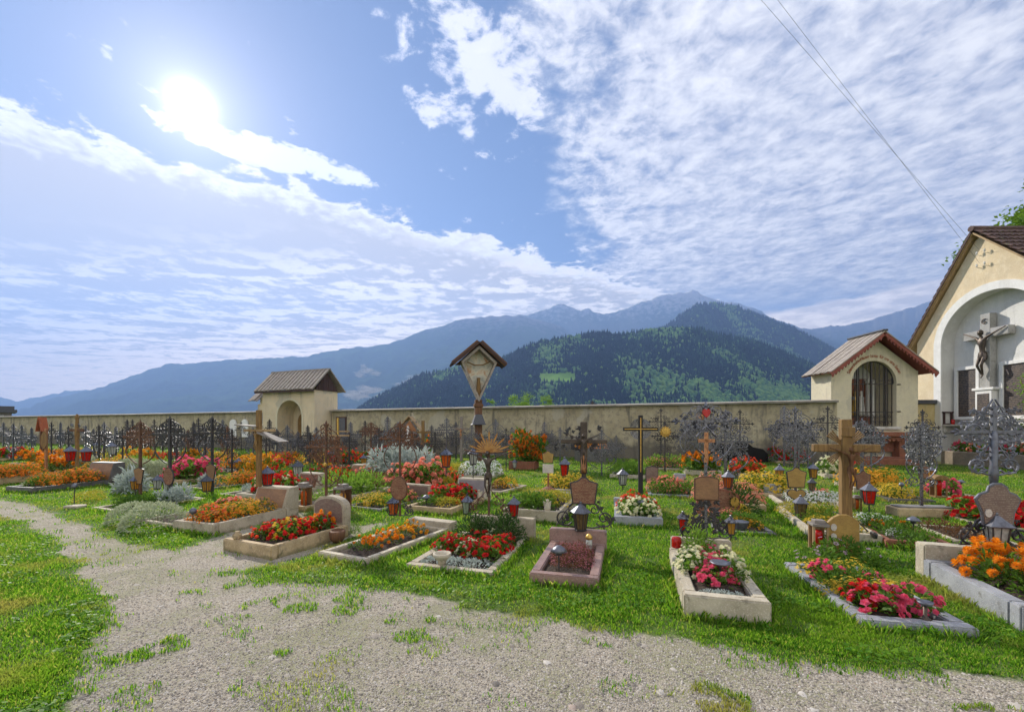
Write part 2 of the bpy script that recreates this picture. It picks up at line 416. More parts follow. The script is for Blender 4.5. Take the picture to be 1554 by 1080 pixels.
def vn(x, y):                                   # cheap value noise
    xi, yi = np.floor(x).astype(int), np.floor(y).astype(int); fx, fy = x - xi, y - yi
    fx, fy = fx * fx * (3 - 2 * fx), fy * fy * (3 - 2 * fy); g = lambda a, b: _G[a & 63, b & 63]
    return (g(xi, yi) * (1 - fx) + g(xi + 1, yi) * fx) * (1 - fy) + (g(xi, yi + 1) * (1 - fx) + g(xi + 1, yi + 1) * fx) * fy
def vfb(x, y, s, o=4):
    v = 0; a = .5
    for i in range(o): v = v + a * vn(x * s + 13.7 * i, y * s + 5.1 * i); s *= 2.03; a *= .5
    return v / (1 - .5 ** o)
def pathmask(X, Y):
    return seg_sd(X, Y, PATH) + (vfb(X, Y, 1.6, 3) - .5) * .28 + (vfb(X, Y, 9, 2) - .5) * .16
def ground_z(X, Y):
    n = X * .363 + Y * .932
    z = (vfb(X, Y, .35, 3) - .5) * .05 + (vfb(X, Y, 2.2, 2) - .5) * .02
    w = np.clip((n - 24.5) / 30, 0, 1)
    return z - 45 * w * w * (3 - 2 * w) - np.clip((n - 55) / 300, 0, 1) * 60
def axis(lo, hi, dense0, dense1, step):
    a = list(np.arange(dense0, dense1 + 1e-6, step)); s = step
    while a[-1] < hi: s *= 1.12; a.append(a[-1] + s)
    s = step
    while a[0] > lo: s *= 1.12; a.insert(0, a[0] - s)
    return np.array(a)
gx, gy = axis(-7600, 7600, -13.5, 7.5, .07), axis(-600, 6900, 1.2, 11.5, .07)
GX, GY = np.meshgrid(gx, gy); PM = pathmask(GX, GY); GZ = ground_z(GX, GY) + np.where(PM > 0, -.012, 0)
nx, ny = len(gx), len(gy)
def grid_mesh(name, X, Y, Z, mat, attrs=None):
    ny, nx = X.shape; me = bpy.data.meshes.new(name)
    me.vertices.add(nx * ny); me.vertices.foreach_set('co', np.stack([X, Y, Z], -1).astype(np.float32).ravel())
    i = np.arange(nx * ny).reshape(ny, nx)
    q = np.stack([i[:-1, :-1], i[:-1, 1:], i[1:, 1:], i[1:, :-1]], -1).reshape(-1, 4)
    me.loops.add(q.size); me.loops.foreach_set('vertex_index', q.ravel().astype(np.int32))
    me.polygons.add(len(q)); me.polygons.foreach_set('loop_start', np.arange(0, q.size, 4, dtype=np.int32))
    me.polygons.foreach_set('use_smooth', np.ones(len(q), bool))
    for k, a in (attrs or {}).items():
        at = me.attributes.new(k, 'FLOAT', 'POINT'); at.data.foreach_set('value', a.astype(np.float32).ravel())
    me.materials.append(MATS[mat]); me.update(calc_edges=True); me.validate()
    o = bpy.data.objects.new(name, me); COL.objects.link(o); return o
def tri_mesh(name, V, T, mat, attrs=None, smooth=False):
    me = bpy.data.meshes.new(name); me.vertices.add(len(V)); me.vertices.foreach_set('co', V.astype(np.float32).ravel())
    me.loops.add(T.size); me.loops.foreach_set('vertex_index', T.ravel().astype(np.int32))
    me.polygons.add(len(T)); me.polygons.foreach_set('loop_start', np.arange(0, T.size, T.shape[1], dtype=np.int32))
    if smooth: me.polygons.foreach_set('use_smooth', np.ones(len(T), bool))
    for k, a in (attrs or {}).items():
        at = me.attributes.new(k, 'FLOAT', 'POINT'); at.data.foreach_set('value', a.astype(np.float32).ravel())
    me.materials.append(MATS[mat]); me.update(calc_edges=True)
    o = bpy.data.objects.new(name, me); COL.objects.link(o); return o
m, t, p = newmat('ground_cover'); v = wpos(t)
at = t.nodes.new('ShaderNodeAttribute'); at.attribute_name = 'path'; pm = S(t, at.outputs['Fac'])
a = noi(t, v, 2.2, 5); b = noi(t, v, 45, 4, .7); c = noi(t, v, .5, 3)
vg = vor(t, v, 70, 'Color'); vd = vor(t, v, 70); vg2 = vor(t, v, 130, 'Color')
grav = mixc(t, S(t, xyz(t, vg.k)[0].k), (.43, .375, .295), (.17, .14, .105)); grav = mixc(t, xyz(t, vg2.k)[1].ss(.3, .9) * .6, grav, (.52, .465, .385))
grav = mixc(t, a.ss(.42, .65) * .6, grav, (.36, .315, .26)); moss = noi(t, v, 1.1, 6, .7); grav = mixc(t, (moss + b * .45).ss(.64, .82) * .6, grav, (.20, .21, .09))
gr = mixc(t, a.ss(.35, .65), (.065, .115, .02), (.10, .15, .03)); gr = mixc(t, (c * .5 + b * .5).ss(.52, .66) * .5, gr, (.16, .125, .06))
setin(t, p.inputs['Base Color'], mixc(t, (pm + (b - .5) * .12).ss(-.03, .05), gr, grav)); p.inputs['Roughness'].default_value = .95
p.inputs['Specular IOR Level'].default_value = .2
bump(t, p, (1.0 - vd) * .6 + b * .4, .7, .015)
go = grid_mesh('ground', GX, GY, GZ, 'ground_cover', {'path': PM}); go['kind'] = 'structure'

# mountains: ridge profile (pixels) + distance
def terrain_mat(name, c1, c2, c3, rock=None, sc=.002, hi=1e9):
    m, t, p = newmat(name); v = wpos(t); a = noi(t, v, sc, 8, .65); b = noi(t, v, sc * 9, 5, .6); z = xyz(t, v)[2]
    c = mixc(t, a.ss(.4, .6), c1, c2); c = mixc(t, b.ss(.5, .7) * .7, c, c3)
    if rock: c = mixc(t, ((z / hi) + (b - .5) * .7).ss(.72, .95), c, rock)
    setin(t, p.inputs['Base Color'], c); p.inputs['Roughness'].default_value = 1; p.inputs['Specular IOR Level'].default_value = 0
terrain_mat('mountain_forest', (.03, .055, .025), (.05, .085, .03), (.02, .04, .02), (.16, .15, .14), .002, 1500)
terrain_mat('mountain_rock', (.05, .07, .04), (.10, .11, .07), (.03, .05, .03), (.34, .32, .30), .0018, 2100)
terrain_mat('hill_forest', (.008, .03, .016), (.014, .045, .02), (.006, .02, .012), None, .004)
terrain_mat('meadow', (.16, .30, .04), (.22, .36, .06), (.14, .26, .05), None, .01)
def ridge(name, prof, R, mat, spread=.5, base=-110, amp=.06, back=1.25, steps=70, cols=420, pad=260, sh=1.0, seed=0.0):
    xs = [q[0] for q in prof]; ys = [q[1] for q in prof]
    U = np.linspace(xs[0], xs[-1], cols); Hs = (HZ - np.interp(U, xs, ys)) / F * R + CH
    Hs = Hs + (vfb(U, U * 0 + seed, .09, 4) - .5) * R * .010 * sh
    T = np.concatenate([np.linspace(0, 1, steps), np.linspace(1.02, 1.45, 12)])
    TT, UU = np.meshgrid(T, U, indexing='ij'); HH = np.broadcast_to(Hs, TT.shape)
    D = R * (1 - spread + spread * TT); Xw = (UU - CX) / F * D
    prof_t = np.where(TT <= 1, TT ** 1.15, np.maximum(1 - (TT - 1) * 1.9, 0))
    nn = (vfb(Xw, D, 7.0 / R * 1.6, 5) - .5) + .5 * (np.abs(vfb(Xw + 99, D, 11.0 / R * 2, 4) - .5) * -2 + .4)
    Z = base + (HH - base) * prof_t + nn * R * amp * np.clip(np.minimum(TT * 4, np.abs(1 - TT) * 5), 0, 1)
    o = grid_mesh(name, Xw, D, Z, mat); o['kind'] = 'structure'
    return U, T, Hs, D, Xw, Z
MA = [(-150, 690), (-60, 655), (20, 627), (70, 607), (140, 592), (200, 570), (250, 553), (330, 547), (400, 543), (470, 540), (520, 528), (560, 527), (600, 518), (640, 503), (680, 490), (730, 480), (790, 479), (850, 495), (900, 530), (980, 600), (1080, 690)]
MBk = [(560, 640), (640, 560), (700, 500), (740, 484), (800, 478), (830, 470), (848, 461), (862, 464), (880, 471), (893, 467), (905, 474), (925, 476), (960, 463), (985, 455), (1005, 447), (1030, 443), (1040, 445), (1052, 439), (1062, 446), (1090, 455), (1120, 460), (1150, 469), (1170, 482), (1200, 492), (1240, 505), (1300, 528), (1400, 580), (1500, 680)]
ME = [(1040, 680), (1060, 640), (1130, 520), (1180, 492), (1230, 498), (1290, 492), (1330, 482), (1370, 470), (1400, 461), (1450, 448), (1550, 430), (1640, 460), (1700, 560)]
ML = [(-150, 600), (-110, 596), (-60, 592), (30, 608), (120, 590), (170, 600), (260, 640), (330, 700)]
MC = [(860, 690), (930, 560), (985, 507), (1012, 496), (1040, 475), (1060, 464), (1085, 461), (1115, 466), (1150, 479), (1200, 498), (1240, 517), (1270, 535), (1330, 572), (1420, 640), (1500, 700)]
MD = [(430, 720), (500, 660), (563, 612), (600, 593), (640, 573), (685, 563), (730, 552), (770, 545), (802, 528), (830, 520), (865, 514), (910, 508), (946, 511), (978, 504), (1027, 500), (1060, 503), (1100, 512), (1140, 520), (1190, 538), (1230, 556), (1262, 575), (1300, 590), (1400, 620), (1600, 650), (1700, 700)]
ridge('mountain', MA, 5200, 'mountain_forest', .45, seed=2, amp=.035)
ridge('mountain', MBk, 6200, 'mountain_rock', .3, seed=5, amp=.04, sh=1.3)
ridge('mountain', ME, 5900, 'mountain_forest', .3, seed=9, amp=.03)
ridge('mountain', ML, 6300, 'mountain_forest', .2, seed=11, amp=.02)
hC = ridge('hill', MC, 3000, 'hill_forest', .4, seed=4, amp=.03, sh=.4)
hD = ridge('hill', MD, 1700, 'hill_forest', .55, seed=7, amp=.03, sh=.6)

# forest on the two nearer hills: uncountable conifers and broadleaf crowns, one object per hill
m, t, p = newmat('forest_trees'); at = t.nodes.new('ShaderNodeAttribute'); at.attribute_name = 'rnd'; r = S(t, at.outputs['Fac'])
c = ramp(t, r, [(0, (.003, .018, .014)), (.55, (.010, .042, .026)), (.76, (.05, .13, .04)), (1, (.16, .27, .06))])
setin(t, p.inputs['Base Color'], c); p.inputs['Roughness'].default_value = 1; p.inputs['Specular IOR Level'].default_value = .1
MEADOW = (gp(777, 700))
def forest(name, data, n, h0, h1, seed, rx, tmin):
    U, T, Hs, D, Xw, Z = data; r = np.random.RandomState(seed); steps = (T <= 1).sum()
    u = r.uniform(rx[0], rx[1], n); tt = tmin + (1.04 - tmin) * r.rand(n)
    fi = (u - U[0]) / (U[1] - U[0]); ti = np.interp(tt, T, np.arange(len(T)))
    i0, j0 = np.clip(ti.astype(int), 0, len(T) - 2), np.clip(fi.astype(int), 0, len(U) - 2); a, b = ti - i0, fi - j0
    f = lambda A: (A[i0, j0] * (1 - a) * (1 - b) + A[i0 + 1, j0] * a * (1 - b) + A[i0, j0 + 1] * (1 - a) * b + A[i0 + 1, j0 + 1] * a * b)
    x, y, z = f(Xw), f(D), f(Z)
    px = CX + x / y * F; py = HZ - (z - CH) / y * F
    keep = ~((px > 818) & (px < 874) & (py > 567) & (py < 585)) if seed == 1 else np.ones(n, bool)
    x, y, z, px, py = (q[keep] for q in (x, y, z, px, py)); n = len(x)
    h = r.uniform(h0, h1, n); cl = vfb(x, y * .6, .008 if seed == 1 else .004, 4)
    lightp = np.clip((cl - .52) * 7, 0, 1) * .7 + .04
    if seed == 1: lightp += np.clip((py - 575) / 50, 0, .35) * (px > 950) + .10 * (px > 700) * (cl > .45)
    bl = r.rand(n) < lightp
    k = 6; ang = np.linspace(0, 2 * PI, k, endpoint=False)
    # profile rings: (radius, height) for conifer and broadleaf
    pc = [(.16, .06), (.09, .48), (.125, .42), (.045, .78), (.065, .72), (0.004, 1.0)]; pb = [(.12, .10), (.34, .35), (.40, .55), (.30, .80), (.16, .93), (.01, 1.0)]
    V = np.zeros((n, 6, k, 3), np.float32); ph = r.rand(n, 1, 1) * 6.28
    R = np.where(bl[:, None], np.array([q[0] for q in pb]), np.array([q[0] for q in pc])); Zr = np.where(bl[:, None], np.array([q[1] for q in pb]), np.array([q[1] for q in pc]))
    hh = np.where(bl, h * .62, h); jit = 1 + (r.rand(n, 6, k) - .5) * .5
    V[..., 0] = x[:, None, None] + R[:, :, None] * hh[:, None, None] * 1.15 * np.cos(ang + ph) * jit
    V[..., 1] = y[:, None, None] + R[:, :, None] * hh[:, None, None] * 1.15 * np.sin(ang + ph) * jit
    V[..., 2] = z[:, None, None] + (Zr * hh[:, None])[:, :, None] + (r.rand(n, 6, k) - .5) * hh[:, None, None] * .05
    q = []
    for i in range(5):
        for j in range(k): q.append((i * k + j, i * k + (j + 1) % k, (i + 1) * k + (j + 1) % k, (i + 1) * k + j))
    Q = np.array(q)[None] + (np.arange(n) * 36)[:, None, None]
    rv = np.where(bl, .76 + .24 * r.rand(n), np.clip(.25 * r.rand(n) + np.clip((vfb(x + 500, y * .5, .011, 4) - .35) * 1.7, 0, .5), 0, .74)); rv = np.repeat(rv, 36)
    o = tri_mesh(name, V.reshape(-1, 3), Q.reshape(-1, 4), 'forest_trees', {'rnd': rv}); return o
o = forest('forest', hD, 40000, 14, 30, 1, (470, 1560), .28); tag(o, 'dark green conifer forest with paler broadleaf crowns covering the nearer hill', 'forest', None, 'stuff')
o = forest('forest', hC, 14000, 22, 36, 2, (960, 1330), .35); tag(o, 'dark blue green conifer forest on the steep cone shaped hill behind', 'forest', None, 'stuff')
# clearing on the hill: a sheet over the slope
U, T, Hs, D, Xw, Z = hD
mpx = CX + Xw / D * F; mpy = HZ - (Z - CH) / D * F; ii = (T <= 1)
sel = (mpx > 812) & (mpx < 880) & (mpy > 565) & (mpy < 588) & ii[:, None]
ri, ci = np.where(sel)
if len(ri):
    a0, a1, b0, b1 = ri.min(), ri.max() + 1, ci.min(), ci.max() + 1
    o = grid_mesh('meadow', Xw[a0:a1, b0:b1], D[a0:a1, b0:b1], Z[a0:a1, b0:b1] + 1.2, 'meadow'); o['kind'] = 'structure'

bpy.context.view_layer.update()
# haze: one closed box of even air
m = bpy.data.materials.new('haze_air'); m.use_nodes = True; t = m.node_tree; t.nodes.remove(t.nodes['Principled BSDF'])
pv = t.nodes.new('ShaderNodeVolumePrincipled'); pv.inputs['Color'].default_value = (.29, .48, .95, 1); pv.inputs['Density'].default_value = HAZE = 1.75e-4
pv.inputs['Anisotropy'].default_value = .25; t.links.new(pv.outputs[0], t.nodes['Material Output'].inputs['Volume']); MATS['haze_air'] = m
XYM = [0, max(max(q[1] for q in o.bound_box) for o in COL.objects if o.type == 'MESH')]
ZS = [0.0]
for o in COL.objects:
    if o.type == 'MESH': ZS += [min(q[2] for q in o.bound_box), max(q[2] for q in o.bound_box)]
XS = [q[0] for o in COL.objects if o.type == 'MESH' for q in o.bound_box]; YS = [q[1] for o in COL.objects if o.type == 'MESH' for q in o.bound_box]
hz = MB().box(min(XS) - 40, max(XS) + 40, min(YS) - 40, max(YS) + 40, min(ZS) - 1, max(ZS) + 30).build('haze', 'haze_air'); hz['kind'] = 'stuff'; tag(hz, 'thin blue air between the churchyard and the mountains', 'haze')
# mist wisps lying along the foot of the mountain
m = bpy.data.materials.new('mist_air'); m.use_nodes = True; t = m.node_tree; t.nodes.remove(t.nodes['Principled BSDF'])
pv = t.nodes.new('ShaderNodeVolumePrincipled'); pv.inputs['Color'].default_value = (1, 1, 1, 1); pv.inputs['Density'].default_value = .013
t.links.new(pv.outputs[0], t.nodes['Material Output'].inputs['Volume']); MATS['mist_air'] = m
def mist(label, blobs, D0):
    b = MB()
    for (px, py, rx, rz) in blobs:
        c = Vector((xat(px, D0), D0, zat(py, D0))); sx, sz = rx / F * D0, rz / F * D0
        vs, fs = [], []; k, n = 32, 20
        for i in range(n + 1):
            for j in range(k):
                th, ph = PI * i / n, 2 * PI * j / k
                q = Vector((math.sin(th) * math.cos(ph), math.sin(th) * math.sin(ph), math.cos(th)))
                w = 1 + .8 * noise.noise(q * 1.7 + Vector((px, py, 0))) + .5 * noise.noise(q * 4 + Vector((py, px, 3)))
                vs.append(c + Vector((q.x * sx, q.y * sx * .5, q.z * sz)) * w)
        fs = [(i * k + j, (i + 1) * k + j, (i + 1) * k + (j + 1) % k, i * k + (j + 1) % k) for i in range(n) for j in range(k)]
        b.add(vs, fs)
    o = b.build('mist', 'mist_air', smooth=True); tag(o, label, 'mist', None, 'stuff')
mist('white mist wisp trailing down the blue mountain left of the forest', [(640, 571, 10, 3), (628, 575, 9, 4), (616, 580, 8, 3.5), (605, 583, 8, 2.5), (650, 567, 8, 2), (622, 571, 6, 2.5)], 2300)
mist('faint mist bank low beside the gatehouse roof', [(556, 562, 11, 4), (570, 566, 9, 3), (546, 568, 8, 5), (560, 592, 18, 5), (540, 600, 20, 6), (585, 604, 20, 5), (552, 556, 5, 4)], 2500)
# ---------------------------------------------------------------- churchyard wall
WA = -.39; WD = 24.2
def wy(x): return WD + WA * x                    # front face of the wall
RW = math.atan2(-.363, .932)                     # local +x along ES, local +y along EN
def wall_run(x0, x1, label, cat='wall', h=2.72):
    a = Vector((x0, wy(x0), 0)); Lw = math.hypot(x1 - x0, wy(x1) - wy(x0))
    r = thing('churchyard_wall', label, cat, a, RW)
    n = int(Lw / 1.1); b = MB(); vs = []; fs = []
    rows = 6
    for i in range(n + 1):
        for j in range(rows + 1):
            X = Lw * i / n; Z = -.6 + (h + .6) * j / rows
            q = noise.noise((X * .5 + x0, Z * .8, 1)) * .05
            vs.append((X, q if 0 < j < rows else 0, Z))
    fs = [(i * (rows + 1) + j, (i + 1) * (rows + 1) + j, (i + 1) * (rows + 1) + j + 1, i * (rows + 1) + j + 1) for i in range(n) for j in range(rows)]
    b.add(vs, fs); b.box(0, Lw, .2, .55, -.6, h)
    b.build('masonry', 'old_plaster', r)
    c = MB(); k = int(Lw / 1.9); s = Lw / k
    for i in range(k):
        d = random.uniform(-.02, .02); e = random.uniform(-.03, .03)
        c.add([(i * s, -.22 + d, h + .0), ((i + 1) * s - .012, -.22 + d, h + .0), ((i + 1) * s - .012, .72, h + .0), (i * s, .72, h + .0),
               (i * s, -.24 + d, h + .08 + e * .5), ((i + 1) * s - .012, -.24 + d, h + .08 + e * .5), ((i + 1) * s - .012, .28, h + .15), (i * s, .28, h + .15),
               ((i + 1) * s - .012, .74, h + .06), (i * s, .74, h + .06)],
              [(0, 1, 5, 4), (4, 5, 6, 7), (7, 6, 8, 9), (3, 2, 1, 0), (2, 3, 9, 8), (1, 2, 8, 6, 5), (0, 4, 7, 9, 3)])
    c.build('coping', 'grey_wood2', r)
    return r
m, t, p = newmat('grey_wood2'); v = wpos(t); a = noi(t, stretch(t, v, (1, 1, 6)), 2.5, 6, .7); b = noi(t, v, 11, 4, .7)
c = mixc(t, a.ss(.35, .65), (.34, .31, .27), (.22, .20, .17)); c = mixc(t, b.ss(.55, .7) * .6, c, (.14, .13, .08))
setin(t, p.inputs['Base Color'], c); p.inputs['Roughness'].default_value = .9; bump(t, p, a + b, .5, .02)
wR = wall_run(-12.4, 14.35, 'long mottled plaster churchyard wall behind the shrine pillar, right of the gatehouse')
wL = wall_run(-62, -16.2, 'stained plaster churchyard wall running off to the left of the gatehouse')
b = MB(); b.box(0, 2.6, 0, .4, 0, 2.75)
r = thing('churchyard_wall', 'short ochre wall with dark coping between red gabled chapel and arched building', 'wall', (18.0, 20.4, 0)); b.build('masonry', 'ochre_plaster', r)
MB().box(-.02, 2.55, -.12, .5, 2.753, 2.95).build('coping', 'lead_sheet', r, bevel=.02)
# black slab on the wall face, painting the shade inside a low opening
def on_wall(x, off=-.03): return Vector((x, wy(x), 0)) + Vector((-.363, -.932, 0)) * -off
def arch_poly(cx, hw, z0, zs, n=14): return [(cx - hw, z0), (cx + hw, z0)] + [(cx + hw * math.cos(PI * i / n), zs + hw * math.sin(PI * i / n)) for i in range(n + 1)]
m, t, p = newmat('opening_shade'); p.inputs['Base Color'].default_value = (.012, .011, .010, 1); p.inputs['Roughness'].default_value = 1
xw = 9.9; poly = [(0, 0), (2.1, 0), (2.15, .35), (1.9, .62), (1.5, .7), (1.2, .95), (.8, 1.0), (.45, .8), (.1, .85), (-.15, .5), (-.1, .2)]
o = MB().prism(poly, -.10, .02).build('wall_opening', 'opening_shade', None, on_wall(xw), RW)
tag(o, 'black ragged hollow at the foot of the wall near the chapel', 'opening')
for x, lab in ((-21.5, 'arched pale memorial tablet on the wall, left one of the pair beside the gatehouse'), (-20.3, 'arched pale memorial tablet on the wall, right one of the pair beside the gatehouse')):
    o = MB().prism(arch_poly(0, .36, .9, 1.9), -.06, .02).build('memorial_tablet', 'white_plaster', None, on_wall(x), RW); tag(o, lab, 'tablet', 'pale arched tablets on the wall')
r = thing('wall_tablet', 'tall dark framed tablet hung on the wall just right of the gatehouse', 'tablet', on_wall(-11.6), RW)
MB().box(-.45, .45, -.05, .01, 1.0, 2.35).build('frame', 'dark_wood', r, bevel=.01); MB().box(-.36, .36, -.065, -.051, 1.08, 2.27).build('panel', 'pewter', r)

def plank_roof(r, x0, x1, ridge, eave, mat='weathered_wood', th=.05, n=None, lapname='roof', w=.17):
    """ridge/eave = (y, z); planks run from ridge down to the eave, spread over x0..x1"""
    b = MB(); n = int((x1 - x0) / w); s = (x1 - x0) / n
    ry, rz_ = ridge; ey, ez = eave; L_ = math.hypot(ey - ry, ez - rz_); nx_, nz_ = (rz_ - ez) / L_ * (1 if ey > ry else -1), abs(ey - ry) / L_
    for i in range(n):
        a, c = x0 + i * s + .006, x0 + (i + 1) * s - .006; o_ = th * (.75 + .9 * (i % 2)) + random.uniform(-.008, .008); ex = 1 + random.uniform(-.015, .03)
        fy, fz = ry + (ey - ry) * ex, rz_ + (ez - rz_) * ex
        low = [(a, ry, rz_), (c, ry, rz_), (c, fy, fz), (a, fy, fz)]; up = [(x, y + nx_ * o_, z + nz_ * o_) for x, y, z in low]
        b.add(low + up, [(4, 5, 6, 7), (0, 1, 5, 4), (1, 2, 6, 5), (2, 3, 7, 6), (3, 0, 4, 7), (3, 2, 1, 0)])
    return b
# ---------------------------------------------------------------- gatehouse in the wall
gr_ = thing('gatehouse', 'small plastered gatehouse with arched niche and grey plank gable roof in the wall', 'gatehouse', (-17.45, 29.5, 0), RW)
gw, gd, gh = 4.75, 2.0, 4.1
def arch_front(b, x0, x1, z0, ztop, cx, hw, sill, zs, y0, depth, back=True, n=20, mi=0, mi2=0):
    """wall face at y0 with an arched recess of given depth; ztop may be a function"""
    zt = ztop if callable(ztop) else (lambda x: ztop)
    xs = sorted(set([x0, cx - hw, cx + hw, x1] + [cx + hw * math.cos(PI * i / n) for i in range(1, n)] + ([cx] if callable(ztop) else [])))
    top = lambda x: zs + math.sqrt(max(hw * hw - (x - cx) ** 2, 0))
    for a, c in zip(xs[:-1], xs[1:]):
        if a < cx - hw - 1e-6 or c > cx + hw + 1e-6: b.add([(a, y0, z0), (c, y0, z0), (c, y0, zt(c)), (a, y0, zt(a))], [(0, 1, 2, 3)], mi)
        else:
            b.add([(a, y0, top(a)), (c, y0, top(c)), (c, y0, zt(c)), (a, y0, zt(a))], [(0, 1, 2, 3)], mi)
            if sill > z0: b.add([(a, y0, z0), (c, y0, z0), (c, y0, sill), (a, y0, sill)], [(0, 1, 2, 3)], mi)
            b.add([(a, y0, top(a)), (a, y0 + depth, top(a)), (c, y0 + depth, top(c)), (c, y0, top(c))], [(0, 1, 2, 3)], mi2)
            if back: b.add([(a, y0 + depth, sill), (c, y0 + depth, sill), (c, y0 + depth, top(c)), (a, y0 + depth, top(a))], [(0, 1, 2, 3)], mi2)
    for x in (cx - hw, cx + hw): b.add([(x, y0, sill), (x, y0 + depth, sill), (x, y0 + depth, zs), (x, y0, zs)], [(0, 1, 2, 3)], mi2)
    b.add([(cx - hw, y0, sill), (cx + hw, y0, sill), (cx + hw, y0 + depth, sill), (cx - hw, y0 + depth, sill)], [(0, 1, 2, 3)], mi2)
b = MB(); arch_front(b, 0, gw, -.3, gh, 2.55, 1.12, .1, 2.35, 0, 1.3)
b.add([(0, 0, -.3), (0, gd, -.3), (0, gd, gh), (0, 0, gh)], [(0, 3, 2, 1)]); b.add([(gw, 0, -.3), (gw, gd, -.3), (gw, gd, gh), (gw, 0, gh)], [(0, 1, 2, 3)])
b.box(0, gw, gd, gd + .05, -.3, gh); b.box(0, gw, 0.001, gd, gh, gh + .03)
b.build('wall', 'gate_plaster', gr_)
b = MB(); arch_front(b, 2.55 - 1.27, 2.55 + 1.27, .1, lambda x: 2.35 + math.sqrt(max(1.27 ** 2 - (x - 2.55) ** 2, .0)), 2.55, 1.121, .1, 2.35, -.03, .03, False)
b.build('arch_trim', 'cream_plaster', gr_)
b = MB(); b.box(-.55, -.001, .25, gd, -.3, 3.75); b.box(-1.05, -.551, .45, gd, -.3, 3.3); b.build('side_wall', 'gate_plaster', gr_)
rg = (1.0, 5.55)
b = plank_roof(gr_, -.35, gw + .35, rg, (-.42, gh + .02)); c_ = plank_roof(gr_, -.35, gw + .35, rg, (2.42, gh + .02)); b.add(c_.v, c_.f); b.box(-.36, gw + .36, .94, 1.06, 5.55, 5.64); 
b.add(*(lambda q: (q.v, q.f))(plank_roof(gr_, -1.35, -.351, (1.0, 4.5), (-.05, 3.5), w=.25)))
b.build('roof', 'weathered_wood', gr_)
b = MB(); b.box(-.3, gw + .36, -.40, -.36, gh - .12, gh + .02); b.build('fascia', 'dark_wood', gr_)
b = MB(); b.prism([(0, gh + .02), (gd, gh + .02), (1.0, 5.4)], 0, .05, M=Matrix(((0, 1, 0, gw + .02), (1, 0, 0, 0), (0, 0, 1, 0), (0, 0, 0, 1))))
for i in range(9): 
    yy = .05 + i * .22; h_ = 5.35 - abs(yy + .1 - 1.0) * 1.3
    if h_ > gh + .1: b.box(gw + .071, gw + .09, yy, yy + .19, gh + .02, h_)
b.build('gable_boards', 'dark_wood', gr_)
d_ = MB().prism(arch_poly(2.55, .62, .12, 2.05), 1.22, 1.28).build('door', 'ochre_wood', gr_)
r2 = MB().box(2.51, 2.59, 1.18, 1.21, .7, 2.3).box(2.25, 2.85, 1.17, 1.20, 1.75, 1.83).build('cross_ornament', 'brown_wood', gr_)
MB().prism(arch_poly(-.28, .2, 1.9, 2.5), .20, .24).build('niche_picture', 'pewter', gr_)

# ---------------------------------------------------------------- red gabled chapel
cx0, cy0 = 16.12, 18.75
ch = thing('chapel', 'small cream wayside chapel with red gable trim and iron grille in its arched window', 'chapel', (cx0, cy0, 0))
hw, dep = 1.93, 1.25; eaz, apz = 4.15, 5.62
slope = lambda x: apz - abs(x) * (apz - eaz) / hw - .05
b = MB(); arch_front(b, -hw, hw, -.2, slope, -.02, 1.0, 1.66, 3.58, 0, 1.2, False, 24)
for x in (-hw, hw): b.add([(x, 0, -.2), (x, dep, -.2), (x, dep, eaz), (x, 0, eaz)], [(0, 1, 2, 3)])
b.add([(-hw, dep, -.2), (hw, dep, -.2), (hw, dep, eaz), (0, dep, apz), (-hw, dep, eaz)], [(0, 1, 2, 3, 4)])
b.box(-hw - .02, hw + .02, -.03, dep, -.2, .32)
b.build('wall', 'cream_plaster', ch)
b = MB(); b.add([(-1.02, 1.19, 1.6), (.98, 1.19, 1.6), (.98, 1.19, 4.7), (-1.02, 1.19, 4.7)], [(0, 1, 2, 3)]); b.build('niche_back', 'white_plaster', ch)
b = MB(); b.box(-.62, .62, .95, 1.17, 1.7, 2.15); b.box(-.5, .5, 1.05, 1.15, 2.15, 3.9); b.build('altar', 'brick_red', ch, bevel=.02)
b = MB()
for x in (-.7, -.42, .42, .7): b.lathe([(.09, 0), (.07, .1), (.055, .2), (.05, 1.5), (.08, 1.6), (.1, 1.7)], 10, (x, .9, 2.15))
b.build('column', 'white_glaze', ch, smooth=True)
for i, x in enumerate((-.2, .12)):
    b = MB(); b.lathe([(.13, 0), (.12, .3), (.09, .7), (.1, .85), (.04, .95), (.065, 1.02), (.06, 1.12), (0, 1.17)], 10, (x, .85, 2.16)); b.build('statuette', ('gold_leaf', 'white_glaze')[i], ch, smooth=True)
g_ = MB(); zt = lambda x: 3.58 + math.sqrt(max(.96 ** 2 - (x + .02) ** 2, 0))
for i in range(11):
    x = -.94 + i * .184; g_.box(x - .013, x + .013, .14, .166, 1.68, zt(x))
for z in (2.28, 3.55): g_.box(-.98, .94, .13, .175, z, z + .04)
for x in (-.66, -.02, .62): g_.box(x - .03, x + .03, .12, .18, 1.68, zt(x))
g_.tube([(-.02 + .98 * math.cos(PI * i / 24), .15, 3.58 + .98 * math.sin(PI * i / 24)) for i in range(25)], .025, 4)
def spiral(cx, cz, r, turns, a0, sgn, n=14, y=0, r1=.12):
    return [(cx + (r * (1 - (1 - r1) * i / n)) * math.cos(a0 + sgn * 2 * PI * turns * i / n), y, cz + (r * (1 - (1 - r1) * i / n)) * math.sin(a0 + sgn * 2 * PI * turns * i / n)) for i in range(n + 1)]
for i in range(10):
    x = -.85 + i * .184
    for sg in (-1, 1): g_.tube(spiral(x, 1.98 + .12 * sg, .085, 1.2, PI / 2 * sg, sg, 10, .15), .012, 4)
    if i % 2: g_.tube(spiral(x, 3.72, .08, 1.2, 0, 1, 10, .15), .011, 4)
for z in (2.3, 3.5): g_.box(1.0, 1.14, -.03, .1, z, z + .05)
